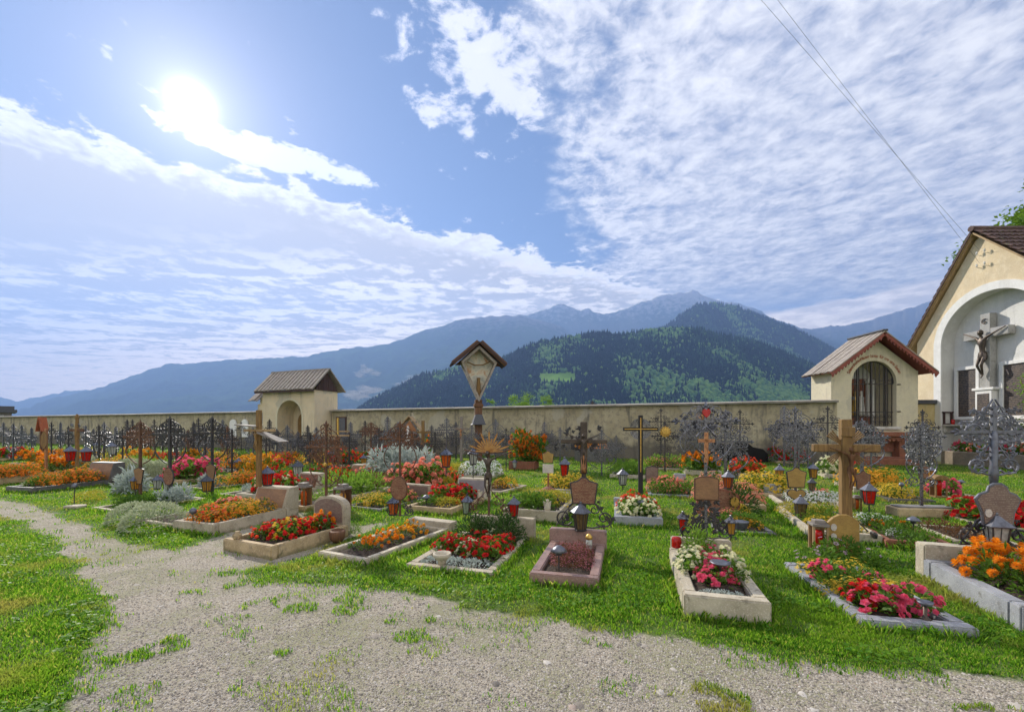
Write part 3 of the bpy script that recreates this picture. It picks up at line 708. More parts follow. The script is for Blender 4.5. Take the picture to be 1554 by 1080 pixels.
g_.box(-.9, -.78, .11, .19, 2.85, 3.0)
g_.build('window_grille', 'black_iron', ch)
b = MB(); b.box(-1.15, 1.1, -.12, .0, 1.53, 1.658); b.build('window_sill', 'altar_stone', ch, bevel=.015)
# roof
def tilt(x0, z0, x1, z1, y0, y1, th): 
    L_ = math.hypot(x1 - x0, z1 - z0); nx_, nz_ = -(z1 - z0) / L_ * th, (x1 - x0) / L_ * th
    if nz_ < 0: nx_, nz_ = -nx_, -nz_
    vs = [(x0, y0, z0), (x1, y0, z1), (x1, y1, z1), (x0, y1, z0)]; vs += [(a + nx_, y, z + nz_) for a, y, z in vs]
    return vs, [(3, 2, 1, 0), (4, 5, 6, 7), (0, 1, 5, 4), (1, 2, 6, 5), (2, 3, 7, 6), (3, 0, 4, 7)]
sl = (apz - eaz) / hw; ex = 2.3
b = MB(); n = 11
for sg in (-1, 1):
    for i in range(n):
        y0_ = -.55 + i * 1.95 / n; o_ = .02 * (i % 2)
        b.add(*tilt(0, apz + .14 + o_, sg * (ex + random.uniform(-.03, .03)), apz + .14 + o_ - sl * ex, y0_ + .004, y0_ + 1.95 / n - .004, .045))
b.build('roof', 'weathered_wood', ch)
b = MB(); b.box(-.12, .12, -.57, 1.42, apz + .17, apz + .25); b.build('ridge_cap', 'lead_sheet', ch, bevel=.02)
b = MB()
for sg in (-1, 1):
    b.add(*tilt(0, apz - .03, sg * (ex - .03), apz - .03 - sl * (ex - .03), -.53, -.49, .15))
    b.add(*tilt(0, apz + .09, sg * (ex - .04), apz + .09 - sl * (ex - .04), -.485, 1.38, .03))
    for i in range(16):
        x = sg * (.16 + i * .138); z = apz - .045 - sl * abs(x)
        b.prism([(x - .045, z), (x, z - .085), (x + .045, z), (x + .045, z + .05 - sl * 0), (x - .045, z + .05)], -.515, -.475)
b.build('verge_board', 'red_wood', ch)
# curved lettering over the window
def letters(text, R, size, a0, a1, cz, cx_, y, depth, mat, parent, extr=.006):
    b = MB(); n = len(text)
    for i, chh in enumerate(text):
        if chh == ' ': continue
        cu = bpy.data.curves.new('tmp', 'FONT'); cu.body = chh; cu.size = size; cu.extrude = extr; cu.align_x = 'CENTER'; cu.resolution_u = 2
        ob = bpy.data.objects.new('tmp', cu); me = ob.to_mesh()
        a = a0 + (a1 - a0) * i / (n - 1)
        M = Matrix.Translation((cx_ + R * math.sin(a), y, cz + R * math.cos(a))) @ Matrix.Rotation(a, 4, 'Y') @ Matrix.Rotation(PI / 2, 4, 'X')
        b.add([q.co.copy() for q in me.vertices], [tuple(f.vertices) for f in me.polygons], 0, M)
        ob.to_mesh_clear(); bpy.data.objects.remove(ob); bpy.data.curves.remove(cu)
    return b.build('lettering', mat, parent)
m, t, p = newmat('red_paint'); v = wpos(t); a = noi(t, v, 12, 4, .7)
setin(t, p.inputs['Base Color'], mixc(t, a.ss(.45, .65), (.36, .10, .05), (.48, .27, .16))); p.inputs['Roughness'].default_value = .9
letters('Schmerzhafte Mutter bitte für uns arme Seelen', 1.17, .20, -1.16, 1.16, 3.56, -.02, -.012, .01, 'red_paint', ch)
# altar table and step in front
al = thing('altar_table', 'red brown brick altar table with scalloped edge below the chapel window', 'altar', (cx0 - .05, cy0 - .04, 0))
b = MB(); b.box(-1.25, 1.25, -.55, -.0, 1.22, 1.42); b.box(-1.1, 1.1, -.45, -.0, 1.10, 1.22)
for i in range(12):
    x = -1.04 + i * .19; b.prism([(x - .09, 1.1), (x - .05, 1.0), (x + .05, 1.0), (x + .09, 1.1)], -.45, -.4)
b.build('table_top', 'brick_red', al, bevel=.02)
for x in (-.9, .9): MB().box(x - .14, x + .14, -.4, -.02, .3, 1.098).build('leg', 'brick_red', al, bevel=.015)
b = MB(); b.box(-.755, .755, -.12, -.02, .55, 1.098); b.build('back_panel', 'brick_red', al)
b = MB(); b.box(-1.3, 1.35, -.75, -.0, -.1, .3); b.box(-1.2, 1.25, -.6, -.01, .3, .34); b.build('step', 'brick_red', al, bevel=.02)

# ---------------------------------------------------------------- large building with memorial niche (its gable faces left)
BX, BY = 20.5, 18.56
bl = thing('memorial_building', 'large peach plastered building with tiled roof and deep arched memorial niche', 'building', (BX, BY, 0), -PI / 2)
# local x = towards the camera, local y = world +x
rzz, le, re = 10.15, -2.78, 4.6
top = lambda x: (rzz + x * 1.50 if x < 0 else rzz - x * .98) - .12
b = MB(); acx, ahw, azs = .50, 2.08, 5.42
arch_front(b, le, re, -.3, top, acx, ahw, .0, azs, 0, .6, False, 30)
b.add([(le, 0, -.3), (le, 9, -.3), (le, 9, top(le)), (le, 0, top(le))], [(0, 1, 2, 3)]); b.add([(re, 0, -.3), (re, 9, -.3), (re, 9, top(re)), (re, 0, top(re))], [(0, 1, 2, 3)])
b.build('wall', 'peach_plaster', bl)
b = MB(); b.add([(acx - ahw, .595, -.2), (acx + ahw, .595, -.2), (acx + ahw, .595, 8), (acx - ahw, .595, 8)], [(0, 1, 2, 3)])
n = 30; vs = []
for i in range(n + 1):
    a = PI * i / n; vs += [(acx + (ahw - .01) * math.cos(a), .01, azs + (ahw - .01) * math.sin(a)), (acx + (ahw - .01) * math.cos(a), .59, azs + (ahw - .01) * math.sin(a))]
b.add(vs, [(2 * i, 2 * i + 1, 2 * i + 3, 2 * i + 2) for i in range(n)])
for x in (acx - ahw + .01, acx + ahw - .01): b.add([(x, .01, -.2), (x, .59, -.2), (x, .59, azs), (x, .01, azs)], [(0, 1, 2, 3)])
b.build('niche', 'grey_plaster', bl)
b = MB(); n = 36; R1, R2 = ahw + .32, ahw - .02
for i in range(n):
    a, c = PI * i / n, PI * (i + 1) / n
    q = [(acx + R * math.cos(w), y, azs + R * math.sin(w)) for y in (-.05, .02) for R, w in ((R2, a), (R1, a), (R1, c), (R2, c))]
    b.add(q, [(0, 1, 2, 3), (1, 5, 6, 2), (0, 3, 7, 4)])
for sg in (-1, 1):
    x0, x1 = sorted((acx + sg * R2, acx + sg * R1)); b.box(x0, x1, -.05, .02, 0, azs)
b.build('arch_trim', 'white_plaster', bl)
# roof: far slope (left in the picture) plain, near slope with tile courses
def tiles(b, x0, z0, x1, z1, y0, y1, courses, pitch=.26, lift=.05):
    nn = int((y1 - y0) / pitch) * 5; L_ = math.hypot(x1 - x0, z1 - z0); ux, uz = (x1 - x0) / L_, (z1 - z0) / L_; nx_, nz_ = -uz, ux
    if nz_ < 0: nx_, nz_ = -nx_, -nz_
    for c in range(courses):
        s0, s1 = L_ * c / courses, L_ * (c + 1) / courses + .06; vs = []
        for i in range(nn + 1):
            y = y0 + (y1 - y0) * i / nn; w = abs(math.sin(PI * (y - y0) / pitch)) * .055; jit = noise.noise((y * 3, c * 7, 0)) * .012
            for s_, h_ in ((s0, .03), (s1, lift + .045), (s1, lift)):
                vs.append((x0 + ux * s_ + nx_ * (h_ + w + jit), y, z0 + uz * s_ + nz_ * (h_ + w + jit)))
        b.add(vs, [(3 * i + k, 3 * i + 3 + k, 3 * i + 4 + k, 3 * i + 1 + k) for i in range(nn) for k in (0, 1)])
m, t, p = newmat('roof_tile'); v = wpos(t); a = noi(t, v, 3, 5, .7); f = noi(t, v, 30, 3)
c = mixc(t, a.ss(.35, .65), (.075, .042, .036), (.13, .075, .06)); c = mixc(t, noi(t, v, 5, 5, .7).ss(.57, .68) * .8, c, (.13, .13, .045)); setin(t, p.inputs['Base Color'], c); p.inputs['Roughness'].default_value = .8; bump(t, p, f, .3, .01)
b = MB(); tiles(b, 0, rzz + .12, re + .5, rzz + .12 - .98 * (re + .5), -.28, 9.4, 19); tiles(b, 0, rzz + .12, le - .45, rzz + .12 + 1.5 * (le - .45), -.28, 9.4, 18)
b.lathe([(.13, 0), (.13, 9.9)], 8, (0, 0, 0), M=Matrix.Translation((0, -.32, rzz + .2)) @ Matrix.Rotation(-PI / 2, 4, 'X'))
b.build('roof', 'roof_tile', bl)
b = MB(); b.add(*tilt(0, rzz - .02, le - .42, rzz - .02 + 1.5 * (le - .42), -.26, 9.3, .06)); b.add(*tilt(.0, rzz - .02, re + .45, rzz - .02 - .98 * (re + .45), -.26, 9.3, .06))
for i in range(1): b.add(*tilt(-.05, rzz - .18, le - .38, rzz - .18 + 1.5 * (le - .33), -.20, -.12, .14))
b.build('eaves_boards', 'pale_wood', bl)
b = MB(); b.add(*tilt(0, rzz + .02, le - .45, rzz + .02 + 1.5 * (le - .45), -.30, -.265, .09)); b.build('verge_board', 'dark_wood', bl)
for z in (9.15, 8.6):
    for x in (.08, .38): MB().tube([(x, 0, z), (x, -.12, z), (x, -.13, z + .06)], .014, 6).lathe([(.03, 0), (.045, .03), (.028, .06), (.038, .09), (.015, .12)], 8, (x, -.13, z + .05)).build('insulator', 'white_glaze', bl)
# niche furniture: framed boards are parts of the niche wall
for x0, x1 in ((-1.42, -.36), (.42, 1.55)):
    f_ = MB()
    for a in ((x0, x1, 1.98, 2.12), (x0, x1, 4.28, 4.42)): f_.box(a[0], a[1], .44, .59, a[2], a[3])
    f_.box(x0, x0 + .14, .44, .59, 2.12, 4.28); f_.box(x1 - .14, x1, .44, .59, 2.12, 4.28)
    fr = f_.build('board_frame', 'white_plaster', bl, bevel=.01); MB().box(x0 + .14, x1 - .14, 50e-2, .585, 2.12, 4.28).build('memorial_board', 'memorial_panel', fr)
b = MB(); b.box(-.3, .36, .2, .59, 1.98, 3.25); b.box(-.4, .46, .15, .59, 3.25, 3.36); b.build('monument_block', 'white_plaster', bl, bevel=.015)
MB().box(-.2, .26, .185, .2, 2.1, 3.1).build('niche_shade', 'memorial_panel', bl)  # dark sheet on the block, painting the shade of a small lower niche
b = MB(); b.box(-2.0, 2.4, .0, .59, 1.68, 1.76)
for x in (-1.55, -.3, 1.2): b.prism([(x - .12, 1.68), (x - .12, 1.5), (x + .12, 1.35), (x + .12, 1.68)][::-1], .05, .58)
b.build('shelf', 'altar_stone', bl, bevel=.01)

# the sculpted figure used on all crucifixes: one skinned surface
def corpus(name, Hh, mat, parent, loc, arms=.95, rz=0.0):
    """a hanging figure Hh tall, arms out, facing -y, origin at the hands' height"""
    s = Hh / 1.0
    J = {'pel': (0, -.03, -.50), 'wai': (.01, -.05, -.38), 'che': (0, -.06, -.22), 'neck': (0, -.055, -.10), 'chin': (-.01, -.085, -.055), 'head': (-.015, -.085, .0), 'crown': (-.01, -.075, .045),
         'shl': (-.085, -.055, -.13), 'ell': (-.24, -.035, -.045), 'wrl': (-.40, -.015, .03), 'hal': (-.455, -.012, .055),
         'shr': (.085, -.055, -.13), 'elr': (.24, -.035, -.045), 'wrr': (.40, -.015, .03), 'har': (.455, -.012, .055),
         'hil': (-.05, -.035, -.53), 'knl': (-.045, -.12, -.74), 'anl': (-.015, -.03, -.96), 'tol': (-.01, -.07, -1.03),
         'hir': (.05, -.035, -.53), 'knr': (.055, -.125, -.73), 'anr': (.02, -.05, -.95), 'tor': (.015, -.09, -1.02)}
    Rr = {'pel': .062, 'wai': .05, 'che': .07, 'neck': .025, 'chin': .028, 'head': .038, 'crown': .028, 'shl': .032, 'ell': .021, 'wrl': .014, 'hal': .016, 'shr': .032, 'elr': .021, 'wrr': .014, 'har': .016,
          'hil': .046, 'knl': .031, 'anl': .018, 'tol': .014, 'hir': .046, 'knr': .031, 'anr': .018, 'tor': .014}
    E = [('pel', 'wai'), ('wai', 'che'), ('che', 'neck'), ('neck', 'chin'), ('chin', 'head'), ('head', 'crown'), ('che', 'shl'), ('shl', 'ell'), ('ell', 'wrl'), ('wrl', 'hal'), ('che', 'shr'), ('shr', 'elr'), ('elr', 'wrr'), ('wrr', 'har'),
         ('pel', 'hil'), ('hil', 'knl'), ('knl', 'anl'), ('anl', 'tol'), ('pel', 'hir'), ('hir', 'knr'), ('knr', 'anr'), ('anr', 'tor')]
    ks = list(J); me = bpy.data.meshes.new(name)
    me.from_pydata([(J[k][0] * arms * s / .95, J[k][1] * s, J[k][2] * s) for k in ks], [(ks.index(a), ks.index(b)) for a, b in E], [])
    o = bpy.data.objects.new(name, me); COL.objects.link(o)
    md = o.modifiers.new('skin', 'SKIN'); sv = me.skin_vertices[0].data
    for i, k in enumerate(ks): sv[i].radius = (Rr[k] * s, Rr[k] * s * .85)
    sv[0].use_root = True
    o.modifiers.new('sub', 'SUBSURF').levels = 1; o.modifiers['sub'].render_levels = 1
    dg = bpy.context.evaluated_depsgraph_get(); me2 = bpy.data.meshes.new_from_object(o.evaluated_get(dg)); bpy.data.objects.remove(o)
    me2.polygons.foreach_set('use_smooth', [True] * len(me2.polygons)); me2.materials.clear(); me2.materials.append(MATS[mat])
    o = bpy.data.objects.new(name, me2); COL.objects.link(o); o.location = loc; o.rotation_euler.z = rz; o.parent = parent
    b = MB(); b.lathe([(.07, -.62), (.085, -.55), (.075, -.47), (.066, -.44)], 10, (0, -.035, 0), sy=.8)      # cloth
    b.add([(.06, -.09, -.46), (.115, -.085, -.5), (.10, -.08, -.66), (.07, -.09, -.62)], [(0, 1, 2, 3)])
    b.v = [(x * s, y * s, z * s) for x, y, z in b.v]; b.build('loincloth', mat, o, smooth=True)
    b = MB(); b.lathe([(.046, -.05), (.05, 0), (.045, .03), (.02, .062), (0, .066)], 8, (-.013, -.07, 0)); b.v = [(x * s, y * s, z * s) for x, y, z in b.v]
    b.build('hair', mat, o, smooth=True)
    return o
cr = thing('crucifix', 'huge pale stone cross with dark cast figure inside the arched memorial niche', 'crucifix', (20.75, BY - .05, 0), -PI / 2)
b = MB(); b.box(-.20, .20, .0, .30, 3.36, 6.6); b.box(-.88, -.201, .0, .30, 5.55, 5.92); b.box(.201, .88, .0, .30, 5.55, 5.92); b.build('cross', 'cross_stone', cr, bevel=.012)
b = MB(); b.tube(spiral(0, 6.25, .13, 1.1, 1, 1, 12, -.03), .02, 5); b.build('title_scroll', 'bronze', cr)
corpus('figure', 1.95, 'bronze', cr, (0, -.03, 5.78), arms=.9)
r = thing('niche_lantern', 'dark square wooden lantern standing on the stone shelf of the memorial niche', 'lantern', (20.75, 20.25, 1.76))
b = MB(); b.box(-.2, .2, -.2, .2, 0, .05); b.box(-.24, .24, -.24, .24, .55, .61)
for x in (-.17, .17):
    for y in (-.17, .17): b.box(x - .03, x + .03, y - .03, y + .03, .05, .55)
b.build('frame', 'dark_wood', r); MB().lathe([(.1, 0), (.1, .34)], 10, (0, 0, .05)).build('candle', 'smoky_glass', r)
o = MB().lathe([(.06, 0), (.07, .05), (.07, .18), (.05, .22), (.02, .24)], 12).build('grave_candle', 'red_plastic', None, (20.75, 19.85, 1.76), smooth=True); tag(o, 'small red candle beside the dark lantern on the niche shelf', 'candle')
for i, (yy, lab) in enumerate(((19.3, 'small white bowl on the niche shelf, the one nearer the lantern'), (19.0, 'small white bowl on the niche shelf, the one nearer the stone cross'))):
    o = MB().lathe([(.05, 0), (.11, .08), (.12, .16), (.1, .17), (.08, .1)], 12).build('bowl', 'white_glaze', None, (20.75, yy, 1.76), smooth=True); tag(o, lab, 'bowl')
# planter wall along the building
pl = thing('planter', 'low rough stone planter wall in front of the memorial building', 'planter', (19.25, 18.95, 0), -PI / 2)
b = MB(); b.box(0, 5.2, 0, .22, -.1, .58); b.box(0, .2, .221, 1.2, -.1, .57); b.build('kerb', 'planter_stone', pl, bevel=.03)
MB().box(.2, 5.2, .22, 1.15, .2, .5).build('soil', 'soil', pl)

# ---------------------------------------------------------------- tall shrine pillar
sh = thing('shrine_pillar', 'tall wooden shrine pillar with kite shaped picture case and little gable roof', 'shrine', (xat(726, 20.3), 20.3, 0), .22)
b = MB(); b.box(-.17, .17, -.14, .14, -.2, 2.95); b.box(-.22, .22, -.18, .18, 2.6, 2.75); b.build('post', 'brown_wood', sh, bevel=.02)
kite = [(0, 2.85), (.86, 4.72), (.0, 5.50), (-.86, 4.72)]
MB().prism([(-1.12, 4.60), (-.85, 4.60), (0, 5.44), (.85, 4.60), (1.12, 4.60), (0, 5.6)], .06, .16).build('gable_board', 'brown_wood', sh)
def shrink(poly, k, c=(0, 4.35)): return [(c[0] + (x - c[0]) * k, c[1] + (z - c[1]) * k) for x, z in poly]
b = MB(); 
for i in range(4):
    a, c = kite[i], kite[(i + 1) % 4]; a2, c2 = shrink(kite, .86)[i], shrink(kite, .86)[(i + 1) % 4]
    b.add([(a[0], -.34, a[1]), (c[0], -.34, c[1]), (c2[0], -.34, c2[1]), (a2[0], -.34, a2[1]), (a[0], .3, a[1]), (c[0], .3, c[1]), (c2[0], .3, c2[1]), (a2[0], .3, a2[1])], [(0, 1, 2, 3), (0, 4, 5, 1), (3, 2, 6, 7), (4, 7, 6, 5)])
b.build('case', 'weathered_wood', sh)
m, t, p = newmat('old_painting'); v = tex(t); a = noi(t, v, 2.6, 5, .6, .6); c = ramp(t, a, [(.3, (.30, .31, .27)), (.45, (.55, .54, .46)), (.55, (.66, .61, .48)), (.68, (.48, .24, .10))]); setin(t, p.inputs['Base Color'], c)
MB().add([(x, .2, z) for x, z in shrink(kite, .87)], [(0, 1, 2, 3)]).build('painting', 'old_painting', sh)
b = MB(); b.tube([(-.55, -.05, 4.75), (-.2, -.08, 4.6), (.2, -.08, 4.62), (.55, -.05, 4.8)], .035, 5); b.lathe([(.12, 0), (.1, .5), (.08, .8), (.1, .9)], 8, (0, -.05, 3.1)); b.build('carving', 'ochre_wood', sh)
b = MB()
for sg in (-1, 1):
    for i in range(6): b.add(*tilt(0, 5.62, sg * (1.26 + .02 * (i % 2)), 4.56, -.55 + i * .2, -.55 + i * .2 + .195, .08 + .015 * (i % 2)))
b.build('roof', 'dark_wood', sh)
b = MB()
for sg in (-1, 1): b.add(*tilt(0, 5.58, sg * 1.2, 4.53, -.5, -.44, .2))
b.build('verge_board', 'brown_wood', sh)
b = MB(); b.lathe([(.5, 0), (.42, .05), (.26, .42), (.2, .5)], 4, (0, 0, 1.75), ph=PI / 4); b.build('hood', 'lead_sheet', sh)

# dark roofed hut far left beyond the wall
hu = thing('hut', 'dark roofed wooden hut standing beyond the wall at the far left edge', 'hut', (-61.3, 47.5, .4), .9)
MB().box(-3.5, 3.2, 0, 5, -6, 3.0).build('wall', 'grey_wood', hu); b = MB(); b.box(-3.9, 3.6, -.5, 5.5, 3.0, 3.35); b.box(-3.7, 3.4, -.3, 5.3, 3.35, 3.75); b.build('roof', 'lead_sheet', hu)
MB().box(.5, 2.6, -.04, 0, 2.2, 2.7).build('window', 'white_glass', hu)

# overhead wires
for nm, a, c, lab in (('a', (1155, 0), (1481, 372), 'thin overhead wire ending at the upper insulators on the gable'), ('b', (1180, 0), (1482, 392), 'thin overhead wire ending at the lower insulators on the gable')):
    d0 = 14.0; A_ = Vector((xat(a[0], d0) - .0, d0, zat(a[1], d0))); B_ = Vector((20.3, BY - .25, 9.3 if nm == 'a' else 8.75))
    A2 = A_ + (A_ - B_) * 1.0; n = 30; pts = []
    for i in range(n + 1):
        q = A2.lerp(B_, i / n); f_ = i / n; q = q - Vector((0, 0, 1)) * 1.2 * f_ * (1 - f_) + Vector((0, 0, 1)) * 1.2 * .25 * math.sin(PI * f_); pts.append(q)
    o = MB().tube(pts, .0045, 4).build('overhead_wire', 'silver_iron'); tag(o, lab, 'wire', 'pair of overhead wires')
# ---------------------------------------------------------------- plants
ZUP = Vector((0, 0, 1))
def hemi(up=.15):
    while True:
        v = Vector((random.gauss(0, 1), random.gauss(0, 1), random.gauss(0, 1)))
        if v.length > .1:
            v.normalize()
            if v.z > up - .15: return v
def flower(b, p, n, r, kind, mi=0):
    n = n.normalized(); a = n.orthogonal().normalized(); c = n.cross(a)
    def ring(k, r0, r1, lift, w, ph=0.0):
        for i in range(k):
            q = 2 * PI * (i + ph) / k; d = a * math.cos(q) + c * math.sin(q); s = n.cross(d)
            e0, e1 = p + d * r0 + n * lift * .3, p + d * r1 + n * lift
            m_ = p + d * (r0 + r1) * .55 + n * lift * .9
            b.add([e0, m_ + s * w, e1, m_ - s * w], [(0, 1, 2, 3)], mi); v = random.random(); b.r += [v] * 4
    if kind == 'begonia': ring(5, 0, r, r * .25, r * .48); ring(4, 0, r * .7, r * .6, r * .35, .5); ring(3, 0, r * .35, r * .75, r * .22)
    elif kind == 'pom': ring(9, r * .2, r, r * .05, r * .3); ring(9, r * .2, r * .98, r * .45, r * .28, .5); ring(7, 0, r * .8, r * .85, r * .26); ring(5, 0, r * .5, r * 1.15, r * .22, .5); ring(3, 0, r * .2, r * 1.25, r * .15)
    elif kind == 'daisy': ring(8, r * .15, r, r * .1, r * .2)
    else: ring(4, 0, r, r * .3, r * .42)
PROTO = {}
def leafset(b, n, rad, ht, L, Wd, low=.0, inner=.35, droop=0.0):
    for i in range(n):
        v = hemi(low); k = inner + (1 - inner) * random.random() ** .6
        p = Vector((v.x * rad * k, v.y * rad * k, max(v.z, .0) * ht * k + .01))
        d = (v + Vector((random.gauss(0, .5), random.gauss(0, .5), random.gauss(.15, .4) - droop))).normalized()
        b.leaf(p, d, ZUP + Vector((random.gauss(0, .4), random.gauss(0, .4), 0)), L * random.uniform(.7, 1.25), Wd * random.uniform(.7, 1.2))
def proto(kind, build):
    PROTO[kind] = []
    for k in range(3):
        r = thing(build[0], '', build[1]); del r['category']; r['category'] = build[1]
        f_, fl = build[2](random)
        if f_: f_.build('foliage', build[3], r)
        if fl: fl.build('blossoms', build[4], r)
        PROTO[kind].append(r)
def P_(fol, flo):
    def g(_):
        f_ = MB(); n, rad, ht, L, Wd = fol[:5]; leafset(f_, n, rad, ht, L, Wd, *(fol[5:]))
        if not flo: return f_, None
        b = MB(); kind, m, r, up = flo[:4]; sp = flo[4] if len(flo) > 4 else 1.0
        for i in range(m):
            v = hemi(.2); k = random.uniform(.85, 1.12) * sp
            flower(b, Vector((v.x * rad * k, v.y * rad * k, v.z * ht * k + up)), v + Vector((0, -.15, .5)), r * random.uniform(.75, 1.2), kind)
        return f_, b
    return g
beg = (110, .17, .17, .06, .045)
for c in ('red', 'pink', 'cream', 'salmon', 'scarlet', 'yellow'): proto('begonia_' + c, ('begonia', 'flower', P_(beg, ('begonia', 30, .034, .03, 1.05)), 'leaf_green', 'petal_' + c))
for c in ('marigold', 'gold', 'yellow'): proto('marigold_' + c, ('marigold', 'flower', P_((110, .15, .18, .05, .016), ('pom', 15, .034, .035, 1.05)), 'leaf_green', 'petal_' + c))
for c in ('orange', 'yellow', 'gold', 'white', 'salmon', 'red'): proto('tagetes_' + c, ('bedding_flower', 'flower', P_((150, .17, .15, .035, .014), ('small', 120, .017, .015)), 'leaf_green', 'petal_' + c))
proto('heather', ('heather', 'heather', P_((130, .14, .14, .045, .008), ('small', 150, .010, .0)), 'leaf_bronze', 'petal_heather'))
proto('silver', ('silver_ragwort', 'foliage plant', P_((170, .17, .20, .085, .03), None), 'leaf_silver', None))
proto('cushion', ('cushion_plant', 'cushion plant', P_((1300, .22, .19, .030, .012, .0, .85), ('small', 60, .008, .0)), 'leaf_sage', 'petal_cream'))
proto('conifer', ('dwarf_conifer', 'dwarf conifer', P_((420, .18, .26, .055, .012, .0, .5), None), 'leaf_dark', None))
proto('greenery', ('leafy_plant', 'plant', P_((170, .17, .16, .055, .026), None), 'leaf_green', None))
proto('fresh', ('leafy_plant', 'plant', P_((170, .17, .16, .055, .022), None), 'leaf_fresh', None))
proto('sedum', ('golden_stonecrop', 'plant', P_((330, .18, .13, .03, .012, .0, .7), ('small', 50, .012, .0)), 'leaf_yellow', 'petal_yellow'))
proto('ivy', ('ground_ivy', 'ground cover', P_((170, .2, .045, .04, .03), ('daisy', 8, .012, .01)), 'leaf_silver', 'petal_white'))
proto('dahlia', ('dahlia', 'flower', P_((120, .2, .5, .10, .05), ('pom', 20, .05, .03)), 'leaf_green', 'petal_orange'))
proto('aster', ('aster', 'flower', P_((160, .16, .24, .06, .018), ('daisy', 9, .028, .05, 1.1)), 'leaf_green', 'petal_lilac'))
proto('fern', ('fern', 'fern', P_((240, .16, .34, .07, .012, .3, .2), None), 'leaf_fresh', None))
proto('russet', ('russet_foliage_plant', 'foliage plant', P_((170, .16, .12, .04, .014), None), 'leaf_bronze', None))
KNAME = {'begonia_red': 'red begonia', 'begonia_pink': 'bright pink begonia', 'begonia_cream': 'cream begonia', 'begonia_salmon': 'salmon begonia', 'begonia_scarlet': 'scarlet begonia', 'begonia_yellow': 'yellow begonia',
         'marigold_marigold': 'deep orange marigold', 'marigold_gold': 'golden marigold', 'marigold_yellow': 'yellow marigold', 'tagetes_orange': 'small orange flowers', 'tagetes_yellow': 'small yellow flowers', 'tagetes_gold': 'small golden flowers',
         'tagetes_white': 'small white flowers', 'tagetes_salmon': 'small salmon flowers', 'tagetes_red': 'small red flowers', 'heather': 'pink heather', 'silver': 'silver leaved plant', 'cushion': 'grey green cushion', 'conifer': 'dark dwarf conifer',
         'greenery': 'leafy green plant', 'fresh': 'bright green plant', 'sedum': 'golden stonecrop', 'ivy': 'pale ground cover', 'dahlia': 'orange dahlia', 'aster': 'lilac aster', 'fern': 'feathery fern', 'russet': 'russet foliage'}
PLANTS = []                                     # (kind, world pos, scale, bed phrase, sort key)
def put(kind, loc, sc, phrase, order): PLANTS.append((kind, loc, sc, phrase, order))
ORD = ['first', 'second', 'third', 'fourth', 'fifth', 'sixth', 'seventh', 'eighth', 'ninth', 'tenth', 'eleventh', 'twelfth', 'thirteenth', 'fourteenth']
def flush_plants():
    by = {}
    for q in PLANTS: by.setdefault((q[0], q[3]), []).append(q)
    for (kind, phrase), qs in by.items():
        qs.sort(key=lambda q: q[4])
        for i, (k, loc, sc, ph, _) in enumerate(qs):
            nm = KNAME[k]
            if len(qs) == 1: lab = f'{nm} {phrase}'
            elif len(qs) == 2: lab = f'{nm} {phrase}, ' + ('left one', 'right one')[i]
            else: lab = f'{nm} {phrase}, ' + (ORD[i] + ' from left' if i < len(qs) - 1 else 'rightmost')
            sc *= 1.10 if loc.y < 6.5 else 1.3
            dup(random.choice(PROTO[k]), loc, random.uniform(0, 6.28), (sc, sc, sc * random.uniform(.95, 1.15) * (1 if loc.y < 9 else 1.25)), lab, (f'{nm} plants {phrase}') if len(qs) > 1 else None)
